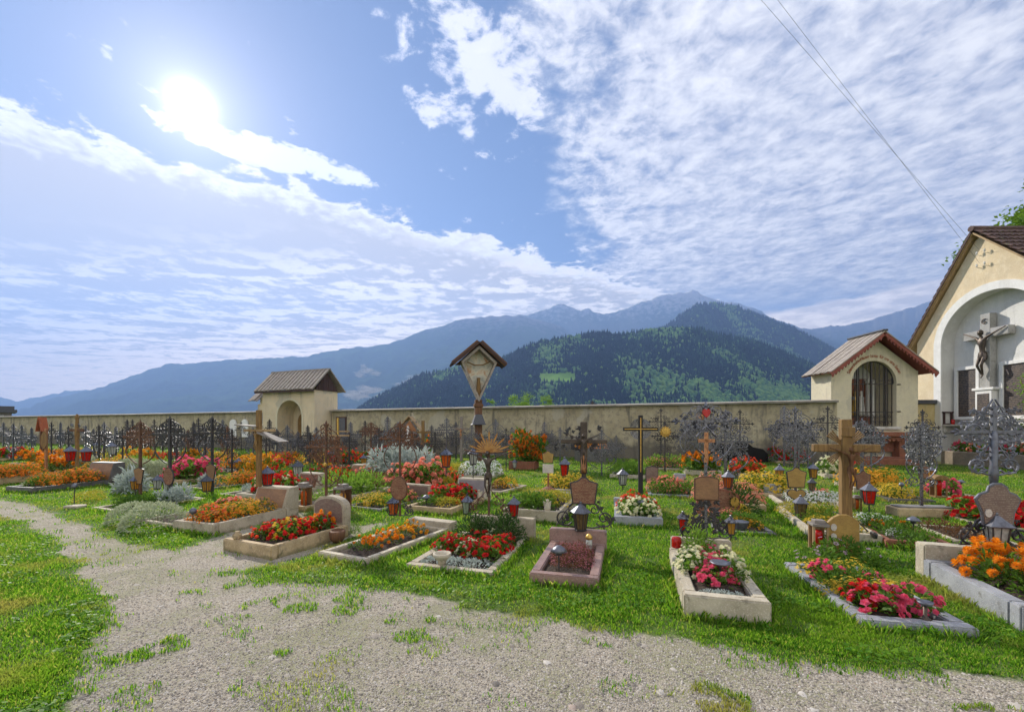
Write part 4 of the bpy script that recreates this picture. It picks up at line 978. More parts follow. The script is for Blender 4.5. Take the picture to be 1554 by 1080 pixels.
# ---------------------------------------------------------------- graves
GR = {}
def loc2(g, u, v, z=0): 
    a = g['rz']; return Vector((g['o'].x + u * math.cos(a) - v * math.sin(a), g['o'].y + u * math.sin(a) + v * math.cos(a), z))
def grave(key, label, phrase, fl, Wd, Ln, kh, mat, rot=-18, stone_=None, beds=(), kt=.09, plinth=None, soilh=None):
    o = gp(*fl); rz = math.radians(rot); g = dict(o=o, rz=rz, W=Wd, L=Ln, kh=kh, ph=phrase, top=kh); GR[key] = g
    r = thing('grave', label, 'grave', (o.x, o.y, 0), rz)
    b = MB(); zb = -.12
    b.box(0, Wd, 0, kt, zb, kh); b.box(0, Wd, Ln - kt, Ln, zb, kh); b.box(0, kt, kt + .001, Ln - kt - .001, zb, kh - .002); b.box(Wd - kt, Wd, kt + .001, Ln - kt - .001, zb, kh - .002)
    b.build('kerb', mat, r, bevel=.012, seg=2)
    sh_ = soilh if soilh is not None else max(kh - .035, .015)
    nx_, ny_ = 9, 13; vs = []
    for j in range(ny_):
        for i in range(nx_):
            x, y = kt * .8 + (Wd - kt * 1.6) * i / (nx_ - 1), kt * .8 + (Ln - kt * 1.6) * j / (ny_ - 1)
            e = min(i, nx_ - 1 - i, j * 1.0, ny_ - 1 - j) / 2
            vs.append((x, y, sh_ - .03 + .05 * min(e, 1) + noise.noise((x * 9, y * 9, o.x)) * .015))
    b = MB().add(vs, [(j * nx_ + i, j * nx_ + i + 1, (j + 1) * nx_ + i + 1, (j + 1) * nx_ + i) for j in range(ny_ - 1) for i in range(nx_ - 1)])
    b.build('soil', 'soil', r, smooth=True)
    g['sz'] = sh_
    if stone_:
        kind, x0, x1, h, th, sm, pm = stone_; g['top'] = h
        b = MB(); y0 = Ln - .02
        if kind == 'low': b.box(x0, x1, y0, y0 + th, zb, h)
        elif kind == 'slant': 
            M = Matrix(((0, 0, 0, 0),) * 4); q = [(y0 - .10, kh - .05), (y0 + th, kh - .05), (y0 + th, h), (y0 + .04, h)]
            vs = [(x, y, z) for x in (x0, x1) for y, z in q]; b.add(vs, [(0, 3, 2, 1), (4, 5, 6, 7), (0, 1, 5, 4), (1, 2, 6, 5), (2, 3, 7, 6), (3, 0, 4, 7)]); b.box(x0 + .001, x1 - .001, y0 + .001, y0 + th - .001, zb, kh - .049)
        elif kind == 'arch':
            n = 12; c, hw_ = (x0 + x1) / 2, (x1 - x0) / 2; rise = min(.16, hw_ * .5)
            b.prism([(x0, zb), (x1, zb)] + [(c + hw_ * math.cos(PI * i / n), h - rise + rise * math.sin(PI * i / n)) for i in range(n + 1)], y0, y0 + th)
        s_ = b.build('headstone', sm, r, bevel=.012, seg=2)
        if pm:
            m_ = .04
            if kind == 'arch':
                c, hw_ = (x0 + x1) / 2, (x1 - x0) / 2 - m_; n = 12; rise = min(.16, hw_ * .5) * .95
                MB().prism([(c - hw_, kh + .03), (c + hw_, kh + .03)] + [(c + hw_ * math.cos(PI * i / n), h - m_ - rise + rise * math.sin(PI * i / n)) for i in range(n + 1)], y0 - .008, y0 - .001).build('plaque', pm, s_)
            elif kind == 'slant':
                zz0, zz1 = kh + .01, h - .03; yy = lambda z: y0 - .10 + .14 * (z - kh + .05) / (h - kh + .05) - .006
                MB().add([(x0 + m_, yy(zz0), zz0), (x1 - m_, yy(zz0), zz0), (x1 - m_, yy(zz1), zz1), (x0 + m_, yy(zz1), zz1)], [(0, 1, 2, 3)]).build('plaque', pm, s_)
            else: MB().box(x0 + m_, x1 - m_, y0 - .008, y0 - .001, kh + .02, h - .03).build('plaque', pm, s_)
    for (kind, u0, u1, v0, v1, nu, nv, sc) in beds:
        iw, il = Wd - 2 * kt, Ln - 2 * kt
        for i in range(nu):
            for j in range(nv):
                u = kt + iw * (u0 + (u1 - u0) * (i + .5 + random.uniform(-.2, .2)) / nu); v = kt + il * (v0 + (v1 - v0) * (j + .5 + random.uniform(-.2, .2)) / nv)
                w = loc2(g, u, v, sh_ - .01); put(kind, w, sc * random.uniform(.88, 1.12), phrase, w.x / w.y)
    return g
D2 = 'dark_granite'
# front row, left to right
grave('L', 'long rough grey kerbed grave with orange flowers and slanted brown plaque', 'on the long grey grave left of the arched stone', (262, 806), .86, 1.4, .17, 'concrete', -19, ('slant', .05, .82, .52, .26, 'concrete', 'tan_panel'),
      [('tagetes_orange', .1, .9, .05, .40, 2, 2, .9), ('tagetes_gold', .05, .95, .38, .85, 2, 3, 1.0), ('begonia_scarlet', .1, .5, .15, .4, 1, 2, .75)])
grave('B', 'tan kerbed grave with red and yellow begonias before an arched headstone', 'on the tan grave with arched headstone', (338, 834), .93, 1.25, .15, 'tan_stone', -24, ('arch', .22, .86, .56, .14, 'concrete', 'grey_brown_panel'),
      [('begonia_red', .2, .95, .2, .9, 2, 4, .95), ('begonia_yellow', .3, .8, .25, .7, 1, 3, .8), ('marigold_marigold', .6, .9, .75, .95, 1, 1, 1.0), ('begonia_scarlet', .1, .4, .15, .35, 1, 1, .95)])
grave('B2', 'thin kerbed grave with low orange marigolds beside the arched headstone grave', 'on the thin kerbed marigold grave', (482, 846), .78, 1.72, .08, 'pale_stone', -26, ('low', -.02, .8, .16, .2, 'concrete', None),
      [('marigold_marigold', .2, .9, .15, .5, 2, 2, .7), ('marigold_gold', .2, .9, .5, .9, 2, 2, .75), ('greenery', .1, .6, .1, .3, 2, 1, .5)])
grave('C', 'wide grey slab grave with red and cream begonias and a white stone bowl', 'on the wide grave with the stone bowl', (614, 862), 1.06, 1.6, .05, 'concrete', -17, ('low', .15, 1.12, .30, .14, 'concrete', None),
      [('begonia_red', .0, .38, .35, .62, 2, 2, .8), ('begonia_red', .55, 1.0, .2, .75, 2, 3, .85), ('begonia_cream', .35, .6, .3, .55, 1, 2, .7), ('begonia_cream', .5, .6, .75, .85, 1, 1, .8), ('conifer', .05, .45, .78, .98, 2, 1, 1.05), ('conifer', .62, 1.0, .75, .98, 2, 1, 1.15), ('ivy', .0, .9, .0, .24, 4, 1, .8), ('begonia_red', .3, .5, .7, .8, 1, 1, .8)], kt=.11)
grave('D', 'polished pink granite grave planted with heather', 'on the pink granite grave', (803, 886), .70, 1.32, .12, 'pink_granite', -15, ('low', -.02, .72, .27, .13, 'pink_granite', None),
      [('heather', .15, .95, .2, .9, 3, 4, .72), ('russet', .15, .8, .1, .5, 2, 2, .55)], kt=.10)
grave('E', 'pale concrete kerbed grave with pink and cream begonias in front of a brown nameplate', 'before the rectangular brown nameplate', (1038, 935), .66, 1.5, .19, 'pale_stone', -16, ('low', .02, .67, .30, .12, 'concrete', None),
      [('begonia_pink', .35, .65, .2, .85, 1, 5, .78), ('begonia_cream', .0, .3, .3, .8, 1, 3, .85), ('begonia_cream', .75, 1.0, .25, .75, 1, 3, .8), ('fern', .2, .6, .85, .98, 2, 1, .8), ('begonia_pink', .35, .7, .2, .4, 2, 1, .7), ('ivy', .1, .9, .03, .1, 3, 1, .4)], kt=.11)
grave('F', 'grave edged by flat grey slabs with pink begonias and yellow daisies, set in grass', 'on the flat slab grave at lower right', (1309, 953), .78, 1.5, .07, 'grey_granite', -12, None,
      [('begonia_pink', .05, .95, .05, .32, 3, 1, .95), ('begonia_red', .1, .45, .1, .35, 2, 1, .8), ('tagetes_yellow', .0, 1.0, .3, .55, 3, 1, .9), ('begonia_pink', .05, .35, .62, .78, 1, 1, .8), ('begonia_pink', .7, .95, .6, .75, 1, 1, .7), ('tagetes_yellow', .0, .9, .72, .95, 3, 1, .9), ('greenery', .0, 1.0, .5, .95, 3, 2, .8)], kt=.12)
grave('G', 'big pale stone kerbed grave with large orange marigolds at the right edge', 'on the big pale grave at the right edge', (1549, 960), 1.35, 1.28, .21, 'grey_granite', -19, ('low', .0, 1.36, .36, .17, 'pale_stone', None),
      [('marigold_marigold', .05, .95, .30, .95, 3, 3, 1.25), ('marigold_marigold', .3, .95, .05, .3, 2, 1, 1.2), ('greenery', .1, .95, .1, .9, 3, 2, .95)], kt=.12)
# second row
grave('a', 'tan kerbed grave with red begonias and slanted grey stone plaque', 'on the grave with slanted grey plaque', (614, 777), 1.0, 1.5, .13, 'tan_stone', -22, ('slant', .30, 1.02, .50, .24, 'pale_stone', 'grey_panel'),
      [('begonia_red', .15, .8, .45, .9, 3, 2, 1.15), ('tagetes_orange', .7, 1.0, .4, .7, 1, 1, .9), ('sedum', .55, .9, .08, .4, 2, 1, 1.0), ('greenery', .05, .5, .1, .4, 2, 1, .8)])
grave('b', 'grey kerbed grave with a mound of golden green shrubs below the small white card', 'on the grave below the small white card', (763, 788), 1.0, 1.45, .20, 'concrete', -20, ('low', .1, .92, .30, .15, 'slate', None),
      [('sedum', .15, 1.0, .4, .9, 3, 2, 1.25), ('greenery', .05, .7, .1, .5, 3, 2, 1.0)])
grave('E2', 'grey granite grave with red and cream begonias under the tall black cross', 'under the tall black cross', (932, 797), .76, 1.45, .15, 'grey_granite', -14, ('low', -.02, .78, .22, .14, 'grey_granite', None),
      [('begonia_scarlet', .1, .95, .5, .9, 3, 2, .9), ('begonia_cream', .1, .95, .05, .45, 3, 2, .9)], kt=.13)
grave('d', 'overgrown low grave with orange flowers before a broad curved brown stone', 'before the broad curved brown stone', (1086, 808), .86, 1.3, .03, 'slate', -12, ('arch', .0, .72, .50, .12, 'brick_red', 'brown_panel'),
      [('tagetes_salmon', .0, .7, .55, .95, 3, 1, .9), ('tagetes_gold', .5, 1.0, .1, .5, 2, 1, .7), ('greenery', .1, .95, .3, .7, 3, 2, .8), ('conifer', .9, 1.05, 1.15, 1.3, 1, 1, 1.5), ('tagetes_yellow', .7, 1.1, 1.15, 1.3, 2, 1, 1.0)])
grave('e', 'long whitewashed kerb grave with golden plants below the gold heart nameplate', 'below the gold heart nameplate', (1228, 818), .85, 2.1, .13, 'pale_stone', -21, None,
      [('sedum', .0, 1.0, .45, .95, 3, 2, 1.15), ('fresh', .1, .9, .3, .7, 2, 2, .9), ('tagetes_yellow', .1, .9, .0, .35, 3, 2, .75)])
grave('g', 'brown edged grave with mixed orange flowers beside the wooden crucifix', 'on the brown edged grave beside the wooden crucifix', (1345, 830), .72, 1.35, .10, 'brick_red', -22, None,
      [('marigold_marigold', .0, 1.0, .5, .95, 3, 1, .6), ('greenery', .0, 1.0, .05, .95, 3, 3, .8), ('tagetes_white', .1, .6, .2, .5, 1, 1, .6), ('tagetes_white', .0, .8, .9, 1.1, 3, 1, .7)])
grave('i', 'small dark edged grave with yellow flowers right of the wooden crucifix', 'on the small dark edged grave', (1350, 762), .80, 1.1, .08, D2, -18, None, [('tagetes_yellow', .0, .6, .1, .9, 2, 2, 1.05), ('sedum', .6, 1.0, .1, .9, 1, 2, 1.0)])
grave('j', 'small pale grave with pink begonias on the lawn before the memorial building', 'on the small lawn grave before the memorial building', (1440, 757), .8, .9, .05, 'pale_stone', -8, None, [('begonia_pink', .1, .6, .2, .9, 2, 1, 1.1), ('begonia_salmon', .0, .3, .7, 1, 1, 1, .8)])
grave('k', 'low grave with russet plants left of the big lantern', 'left of the big lantern', (1448, 825), .72, 1.1, .05, 'concrete', -20, None, [('russet', .0, 1.0, .1, .95, 3, 2, .95)])
grave('l', 'grave with bright red begonias behind the shield nameplate at right edge', 'behind the shield nameplate at right edge', (1505, 806), 1.3, 1.2, .06, 'concrete', -16, None, [('begonia_red', .1, 1.0, .1, .95, 4, 2, 1.35)])
grave('c20', 'pale kerbed grave with white flowers behind the heart nameplate', 'behind the heart nameplate', (1186, 772), 1.15, 1.35, .12, 'pale_stone', -20, ('low', -.02, .30, .32, .2, 'grey_granite', None), [('tagetes_white', .2, 1.0, .1, .9, 3, 2, 1.0), ('begonia_salmon', .7, 1.0, .7, .95, 1, 1, .9)])
grave('c21', 'light kerbed grave with red and cream begonias before the chapel', 'on the light grave before the chapel', (1252, 727), 1.0, 1.3, .16, 'pale_stone', -25, None, [('begonia_cream', .0, .5, .1, .9, 2, 1, 1.3), ('begonia_red', .5, 1.0, .1, .9, 1, 2, 1.2)])
grave('c19', 'grey kerbed grave with scarlet begonias below the black wall hollow', 'below the black wall hollow', (1122, 726), 1.1, 1.3, .16, 'concrete', -12, ('low', .1, .9, .45, .15, 'grey_granite', None), [('begonia_scarlet', .0, .75, .1, .9, 3, 2, 1.3)])
grave('c18', 'wall side grave with a heap of orange flowers under the sun disc cross', 'under the sun disc cross', (1040, 722), 1.1, 1.2, .2, 'pale_stone', -18, None, [('marigold_marigold', .0, 1.0, .1, .9, 3, 2, 1.6), ('greenery', .0, 1.0, .0, .5, 3, 1, 1.5)])
grave('c17', 'thin kerbed grave with salmon flowers right of the tall black cross', 'right of the tall black cross', (984, 753), 1.06, 1.25, .06, 'grey_granite', -14, ('low', .72, 1.0, .42, .12, 'grey_granite', None), [('tagetes_salmon', .0, 1.0, .3, .9, 3, 2, 1.1), ('begonia_salmon', .3, .9, .5, .9, 2, 1, 1.0), ('greenery', .0, 1.0, .05, .4, 3, 1, 1.0)])
grave('c16', 'low bed of pale and salmon flowers by the wall behind the tall black cross', 'by the wall behind the tall black cross', (972, 713), 1.7, 1.0, .1, 'pale_stone', -18, None, [('tagetes_salmon', .0, 1.0, .3, .9, 3, 1, 1.5), ('fresh', .0, 1.0, .1, .9, 4, 1, 1.6)])
grave('c14', 'low grave full of yellow flowers with a red lantern, behind the shield nameplate cross', 'beside the red lantern near the middle', (822, 747), 1.15, 1.2, .10, 'concrete', -18, None, [('tagetes_yellow', .0, 1.0, .1, .95, 4, 2, 1.25), ('begonia_scarlet', .85, 1.0, .1, .3, 1, 1, .8)])
grave('c12', 'grey open kerb grave with a small orange cushion of flowers left of middle', 'on the half empty grey kerb grave', (722, 748), .72, 1.35, .09, 'concrete', -30, None, [('tagetes_gold', .3, .9, .4, .8, 2, 1, 1.0), ('russet', .0, .6, .2, .6, 2, 1, .9)])
grave('c13', 'reddish stone box with tall orange dahlias against the wall', 'in the reddish stone box', (772, 713), 1.0, .7, .34, 'brick_red', -18, None, [('dahlia', .0, 1.0, .3, .9, 3, 1, 1.1), ('dahlia', -.1, 1.3, 1.1, 1.5, 4, 1, 1.35), ('dahlia', 1.1, 1.5, .6, 1.0, 1, 1, 1.2)])
grave('c15', 'raised dark trough of orange flowers against the wall behind the bronze crucifix', 'in the raised dark trough', (872, 701), 1.4, .5, .62, D2, -18, None, [('tagetes_orange', .0, 1.0, .1, .9, 4, 1, 1.5)])
grave('c10', 'high wooden sided planter grave full of silver leaves', 'in the high wooden sided planter', (556, 737), 1.35, 1.35, .40, 'ochre_wood', -20, None, [('silver', .0, 1.0, .1, .95, 4, 3, 1.6)])
grave('c11', 'low grave with yellow and red flowers left of the slanted grey plaque', 'left of the slanted grey plaque', (622, 744), 1.0, 1.3, .10, 'tan_stone', -20, None, [('sedum', .0, 1.0, .1, .6, 3, 1, 1.3), ('begonia_scarlet', .3, 1.0, .6, .95, 3, 1, 1.1)])
grave('c9', 'curved kerb grave with yellow and pink flowers right of the arched headstone', 'with curved kerb right of the arched headstone', (522, 772), .92, 1.5, .07, 'slate', -26, ('low', .2, .95, .34, .14, 'concrete', 'grey_brown_panel'), [('tagetes_yellow', .0, .7, .1, .6, 3, 2, 1.0), ('begonia_salmon', .2, 1.0, .6, .95, 3, 1, .95), ('fresh', .7, 1.0, .2, .6, 1, 2, 1.0)])
grave('c8', 'grave with a long row of salmon begonias right of the leaning brown block', 'right of the leaning brown block', (523, 736), .95, 1.5, .07, 'pale_stone', -24, None, [('begonia_salmon', .0, 1.0, .1, .95, 3, 2, 1.2), ('begonia_scarlet', .2, .8, .2, .7, 1, 2, 1.1)])
grave('c7', 'grave with orange red begonias left of the leaning brown block', 'left of the leaning brown block', (458, 737), 1.0, 1.4, .08, 'pale_stone', -22, ('slant', .45, 1.0, .50, .25, 'pale_stone', 'tan_panel'), [('begonia_scarlet', .0, 1.0, .1, .9, 3, 2, 1.15), ('begonia_yellow', .1, .8, .2, .6, 2, 1, .9)])
grave('c6', 'small tan kerbed grave of bare soil with a little wooden lantern house', 'on the small bare soil grave', (421, 772), .75, 1.2, .10, 'tan_stone', -24, None, [('fresh', .0, .4, .6, .95, 1, 1, .9)])
grave('c5', 'grave with red and cream begonias behind the long grey grave', 'behind the long grey grave', (358, 757), 1.0, 1.4, .14, 'pale_stone', -24, ('slant', .30, 1.0, .48, .24, 'pale_stone', 'brown_panel'), [('begonia_red', .0, 1.0, .2, .9, 3, 2, 1.15), ('begonia_cream', .0, 1.0, .0, .9, 3, 1, 1.0)])
grave('c4', 'thin pale kerbed grave with sparse silver plants', 'in the thin pale kerb', (330, 752), .95, 1.3, .05, 'pale_stone', -22, None, [('silver', .1, .9, .2, .9, 2, 2, .6)])
grave('c3', 'thin kerbed grave with silver leaves and orange flowers below the tan nameplate', 'below the tan coffin shaped nameplate', (276, 741), .95, 1.9, .06, 'concrete', -26, None, [('silver', .1, .5, .1, .4, 2, 1, .8), ('tagetes_orange', .3, 1.0, .5, .95, 3, 2, 1.2), ('tagetes_gold', .6, 1.0, .2, .6, 1, 2, 1.1), ('silver', -1.2, -.6, -.7, -.4, 3, 1, 1.3)])
grave('c2', 'thin kerbed grave of orange begonias behind the grey green cushions', 'behind the grey green cushions', (207, 795), 1.0, 1.7, .08, 'concrete', -24, None, [('begonia_salmon', .4, 1.0, .35, .95, 3, 1, .9), ('tagetes_orange', .5, 1.0, .3, .95, 3, 2, 1.0), ('begonia_scarlet', .2, 1.0, .5, .9, 2, 1, .85)])
grave('c1', 'thin kerbed grave with grey green tufts left of the cushions', 'left of the grey green cushions', (138, 773), .9, 1.6, .05, 'pale_stone', -24, None, [('silver', .3, 1.0, .5, .95, 2, 2, .9), ('greenery', .1, .9, .1, .6, 2, 3, .9)])
grave('A', 'dark granite grave with orange flowers and tilted photo plaque at far left', 'on the dark granite grave at far left', (8, 747), .95, 1.7, .15, D2, -14, ('slant', .05, .98, .62, .30, D2, 'tan_panel'), [('tagetes_orange', .0, 1.0, .2, .95, 3, 3, 1.25), ('greenery', .1, .5, .1, .3, 2, 1, .8)])
grave('Bq', 'light kerbed grave with orange flowers cut by the left edge', 'cut by the left edge', (-72, 738), .95, 1.6, .22, 'tan_stone', -20, None, [('tagetes_orange', .0, 1.0, .2, .95, 3, 3, 1.3)])
far = [('z1', (-22, 699), 'red', 'begonia_red', 'by the left edge of the photo near the wall'), ('z3', (48, 697), 'orange', 'tagetes_orange', 'beside the red roofed marker'), ('z4', (92, 696), 'yellow and orange', 'tagetes_gold', 'left of the carved brown post'),
       ('z6', (136, 699), 'yellow', 'sedum', 'right of the carved brown post'), ('z7', (172, 706), 'orange', 'marigold_gold', 'before the two thin dark crosses'), ('z8', (152, 716), 'green', 'fresh', 'in the green hedge bed'),
       ('z9', (158, 731), 'silver', 'cushion', 'in the silver cushion bed'), ('z5', (30, 722), 'orange', 'marigold_marigold', 'behind the dark granite grave'), ('z2', (62, 719), 'grey green', 'cushion', 'behind the tilted photo plaque'),
       ('z12', (234, 733), 'pink', 'begonia_pink', 'at the foot of the black oval plate cross'), ('z13', (300, 704), 'golden', 'tagetes_gold', 'by the wall left of the arched tablets'), ('z14', (346, 702), 'dark green', 'greenery', 'below the arched tablets'),
       ('z16', (372, 712), 'small red', 'tagetes_red', 'in the white edged bed before the gatehouse'), ('z17', (545, 703), 'red', 'begonia_red', 'by the wall right of the gatehouse'), ('z18', (444, 712), 'golden', 'tagetes_gold', 'before the gatehouse arch'),
       ('z19', (258, 716), 'leafy green', 'greenery', 'behind the pink begonias'), ('z20', (608, 706), 'salmon', 'tagetes_salmon', 'below the roofed picture shrine'), ('z21', (1178, 704), 'red', 'begonia_red', 'at the wall beside the dense silver cross')]
far += [('x1', (112, 724), 'golden', 'tagetes_gold', 'between the carved brown post and the ball lamp'), ('x2', (196, 721), 'leafy', 'fresh', 'behind the rusty tan plate cross'), ('x3', (262, 703), 'golden orange', 'marigold_gold', 'by the wall behind the black oval plate cross'),
       ('x4', (322, 716), 'orange', 'tagetes_orange', 'just behind the tan coffin shaped nameplate'), ('x5', (398, 738), 'green', 'greenery', 'right behind the thin wooden cross with small roof'), ('x6', (486, 709), 'red', 'begonia_scarlet', 'at the right foot of the gatehouse'), ('x7', (474, 757), 'bright green', 'fresh', 'behind the dark wooden candle house'),
       ('x8', (640, 724), 'golden', 'sedum', 'behind the orange lantern'), ('x9', (1062, 772), 'salmon', 'tagetes_salmon', 'left of the broad curved brown stone'), ('y1', (1128, 756), 'yellow', 'tagetes_yellow', 'between scarlet begonias and the curved brown stone'), ('y2', (1296, 748), 'golden', 'tagetes_gold', 'behind the arms of the wooden crucifix'),
       ('y3', (400, 706), 'orange', 'tagetes_orange', 'in front of the gatehouse left corner'), ('y4', (580, 748), 'salmon', 'begonia_salmon', 'between the silver planter and the oval nameplate'), ('y5', (14, 707), 'orange', 'marigold_marigold', 'left of the orange varnished post'), ('y6', (218, 707), 'red', 'tagetes_red', 'under the orange lantern box'),
       ('y7', (690, 727), 'pale', 'tagetes_white', 'at the foot of the shrine pillar'), ('y8', (350, 727), 'golden orange', 'marigold_gold', 'below the pair of amber lanterns'), ('y9', (925, 726), 'green', 'fresh', 'right of the yellow flower grave')]
for k, fl, cn, kd, ph in far:
    grave(k, f'small distant grave with {cn} plants {ph}', ph, fl, 1.15, 1.3, .14, random.choice(['pale_stone', 'tan_stone', 'concrete']), -20, None, [(kd, .0, 1.0, .1, .95, 3, 2, 1.6 if 'begonia' in kd or 'tag' in kd else 1.4)])
# free standing plants
for k, px_, z_, sc, ph in (('cushion', (236, 800), 0, 1.5, 'at the path edge in front of the orange begonias'), ('cushion', (202, 792), 0, 1.2, 'at the path edge in front of the orange begonias'), ('sedum', (130, 761), 0, .9, 'beside the ball lamp near the path'), ('sedum', (143, 757), 0, .8, 'beside the ball lamp near the path'),
                           ('cushion', (42, 743), 0, .6, 'at the front corner of the dark granite grave'), ('aster', (1228, 868), 0, .9, 'at the foot of the red candle lantern'), ('aster', (1262, 850), 0, .9, 'at the foot of the wooden crucifix'),
                           ('aster', (1325, 862), 0, .8, 'right of the rounded nameboard'), ('greenery', (1245, 858), 0, 1.2, 'in the grass before the nameboard'), ('greenery', (1280, 845), 0, 1.2, 'in the grass before the nameboard'), ('greenery', (1305, 852), 0, 1.1, 'in the grass before the nameboard'),
                           ('tagetes_yellow', (1262, 905), 0, .8, 'left of the flat slab grave'), ('greenery', (1265, 893), 0, 1.0, 'left of the flat slab grave'), ('fern', (540, 812), 0, .5, 'between the arched headstone and marigold graves'),
                           ('greenery', (1390, 835), 0, 1.1, 'before the brown edged grave'), ('fresh', (655, 706), 0, 1.5, 'at the wall below the wooden cross'), ('dahlia', (648, 700), 0, 1.2, 'at the wall below the wooden cross'), ('begonia_red', (425, 733), .35, 1.1, 'in the grey stone urn')):
    w = gp(*px_); w.z = z_; put(k, w, sc, ph, w.x / w.y)
w = gp(425, 733); r = MB().lathe([(.14, 0), (.10, .06), (.11, .12), (.2, .34), (.22, .38), (.18, .38), (.15, .30)], 14).build('urn', 'concrete', None, (w.x, w.y, 0), smooth=True); tag(r, 'grey stone urn holding red begonias left of the white lantern', 'urn')
for i in range(12):
    y_ = 18.6 - i * .37; k = ('begonia_pink', 'greenery', 'begonia_salmon', 'fresh')[i % 4]; put(k, Vector((19.85, y_, .48)), 1.6, 'in the low stone planter', i)
# ---------------------------------------------------------------- crosses
def scroll(b, cx, cz, r, a0, sg, turns=1.25, th=.008, n=13, y=0): b.tube(spiral(cx, cz, r, turns, a0, sg, n, y), th, 4, cap=False)
def fleur(b, x, z, a, s, th):
    d = Vector((math.cos(a), 0, math.sin(a))); p = Vector((x, 0, z)); q = Vector((-d.z, 0, d.x))
    for k, m_ in ((0, 1), (.7, .7), (-.7, .7)):
        e = (d * math.cos(k) + q * math.sin(k)); w = Vector((-e.z, 0, e.x)) * s * .2; t_ = Vector((0, th, 0))
        c = p + e * s * m_ * .55; b.add([p - t_, c + w, p + e * s * m_, c - w, c - t_ * 1.5], [(0, 1, 4), (1, 2, 4), (2, 3, 4), (3, 0, 4)])
def leafs(b, pts, s, rnd):
    for x, z in pts:
        a = rnd.uniform(0, 6.28); fleur(b, x, z, a, s * rnd.uniform(.7, 1.2), .006)
def lace_parts(r, Hh, Wd, mat, seed, th=.009, cz=.64, dens=1.0, z0=.0, barmat=None, base=True, heart=True):
    rnd = random.Random(seed); bz = z0 + (Hh - z0) * cz; bm = barmat or mat
    b = MB(); b.box(-th * 1.5, th * 1.5, -th * 1.5, th * 1.5, 0, Hh - .05); fleur(b, 0, Hh - .08, PI / 2, .11, .01); b.build('shaft', bm, r)
    b = MB(); b.box(-Wd / 2, Wd / 2, -th, th, bz - th * 1.3, bz + th * 1.3); fleur(b, Wd / 2 - .01, bz, 0, .09, .01); fleur(b, -Wd / 2 + .01, bz, PI, .09, .01); b.build('crossbar', bm, r)
    for sg in (-1, 1):
        b = MB(); sp = lambda x, z, rr, a, s2, t_=1.25: scroll(b, sg * x, z, rr, (PI - a) if sg < 0 else a, s2 * sg, t_, th * .75)
        n = int(4 * dens + 1); up = Hh - bz
        for i in range(n):                       # quadrants round the crossing
            f_ = (i + 1) / (n + .5)
            sp(Wd * .42 * f_, bz + .075 * (1.2 - f_ * .4), .05 + .022 * rnd.random(), -PI / 2, 1); sp(Wd * .42 * f_, bz - .075 * (1.2 - f_ * .4), .05 + .022 * rnd.random(), PI / 2, -1)
            sp(.06, bz + up * .85 * f_, .04 + .025 * rnd.random() * (1 - f_ * .4), PI, -1)
        sp(Wd * .17, bz + Wd * .2, .085, -2.3, 1, 1.4); sp(Wd * .17, bz - Wd * .2, .085, 2.3, -1, 1.4)
        if heart:
            lo_ = max(z0 + .05, bz - .62); q = [(sg * Wd * (.10 + .36 * math.sin(PI * min(i / 14, 1)) ** .8), 0, lo_ + (bz - .02 - lo_) * i / 14) for i in range(15)]; b.tube(q, th * .85, 4, cap=False)
            q = [(sg * Wd * (.03 + .30 * math.sin(PI * i / 12)), 0, bz + up * .8 * i / 12) for i in range(13)]; b.tube(q, th * .7, 4, cap=False)
        if base:
            h0 = z0 + .02; sp(Wd * .22, h0 + .13, .11, -2.5, 1, 1.5); sp(Wd * .12, h0 + .32, .085, 2.2, -1, 1.4); sp(Wd * .40, h0 + .09, .07, -2.0, -1, 1.3)
            for i in range(int(9 * dens)): sp(.06 + rnd.random() * Wd * .3, h0 + .4 + (bz - h0 - .5) * rnd.random(), .04 + .04 * rnd.random(), rnd.uniform(0, 6), rnd.choice((-1, 1)))
        pts = [(sg * (rnd.random() ** .8) * Wd * .45, bz + rnd.uniform(-.5, .42) * (1 - abs(rnd.random()) * .3) * up * 1.15) for _ in range(int(24 * dens))]
        leafs(b, pts, .055, rnd); b.build('scrollwork', mat, r)
def shield(w, h, kind):
    if kind == 'shield': return [(-.40 * w, 0), (.40 * w, 0), (.44 * w, h * .35), (.5 * w, h * .78), (.22 * w, h * .86), (.07 * w, h), (-.07 * w, h), (-.22 * w, h * .86), (-.5 * w, h * .78), (-.44 * w, h * .35)]
    if kind == 'rect': return [(-.5 * w, 0), (.5 * w, 0), (.5 * w, h * .9), (.3 * w, h * .97), (0, h), (-.3 * w, h * .97), (-.5 * w, h * .9)]
    if kind == 'coffin': return [(-.28 * w, 0), (.28 * w, 0), (.5 * w, h * .86), (.3 * w, h * .9), (0, h), (-.3 * w, h * .9), (-.5 * w, h * .86)]
    if kind == 'oval': return [(.5 * w * math.cos(a) * (1 - .1 * math.sin(a)), h / 2 + h / 2 * math.sin(a)) for a in [PI * 2 * i / 20 - PI / 2 for i in range(20)]]
    if kind == 'urn': return [(-.32 * w, 0), (.32 * w, 0), (.36 * w, .3 * h), (.5 * w, .62 * h), (.40 * w, .74 * h), (.24 * w, .80 * h), (.20 * w, .92 * h), (.08 * w, h), (-.08 * w, h), (-.20 * w, .92 * h), (-.24 * w, .80 * h), (-.40 * w, .74 * h), (-.5 * w, .62 * h), (-.36 * w, .3 * h)]
    if kind == 'heart': return [(0, 0), (.25 * w, .18 * h), (.47 * w, .45 * h), (.5 * w, .72 * h), (.38 * w, .95 * h), (.2 * w, h), (.05 * w, .9 * h), (0, .8 * h), (-.05 * w, .9 * h), (-.2 * w, h), (-.38 * w, .95 * h), (-.5 * w, .72 * h), (-.47 * w, .45 * h), (-.25 * w, .18 * h)]
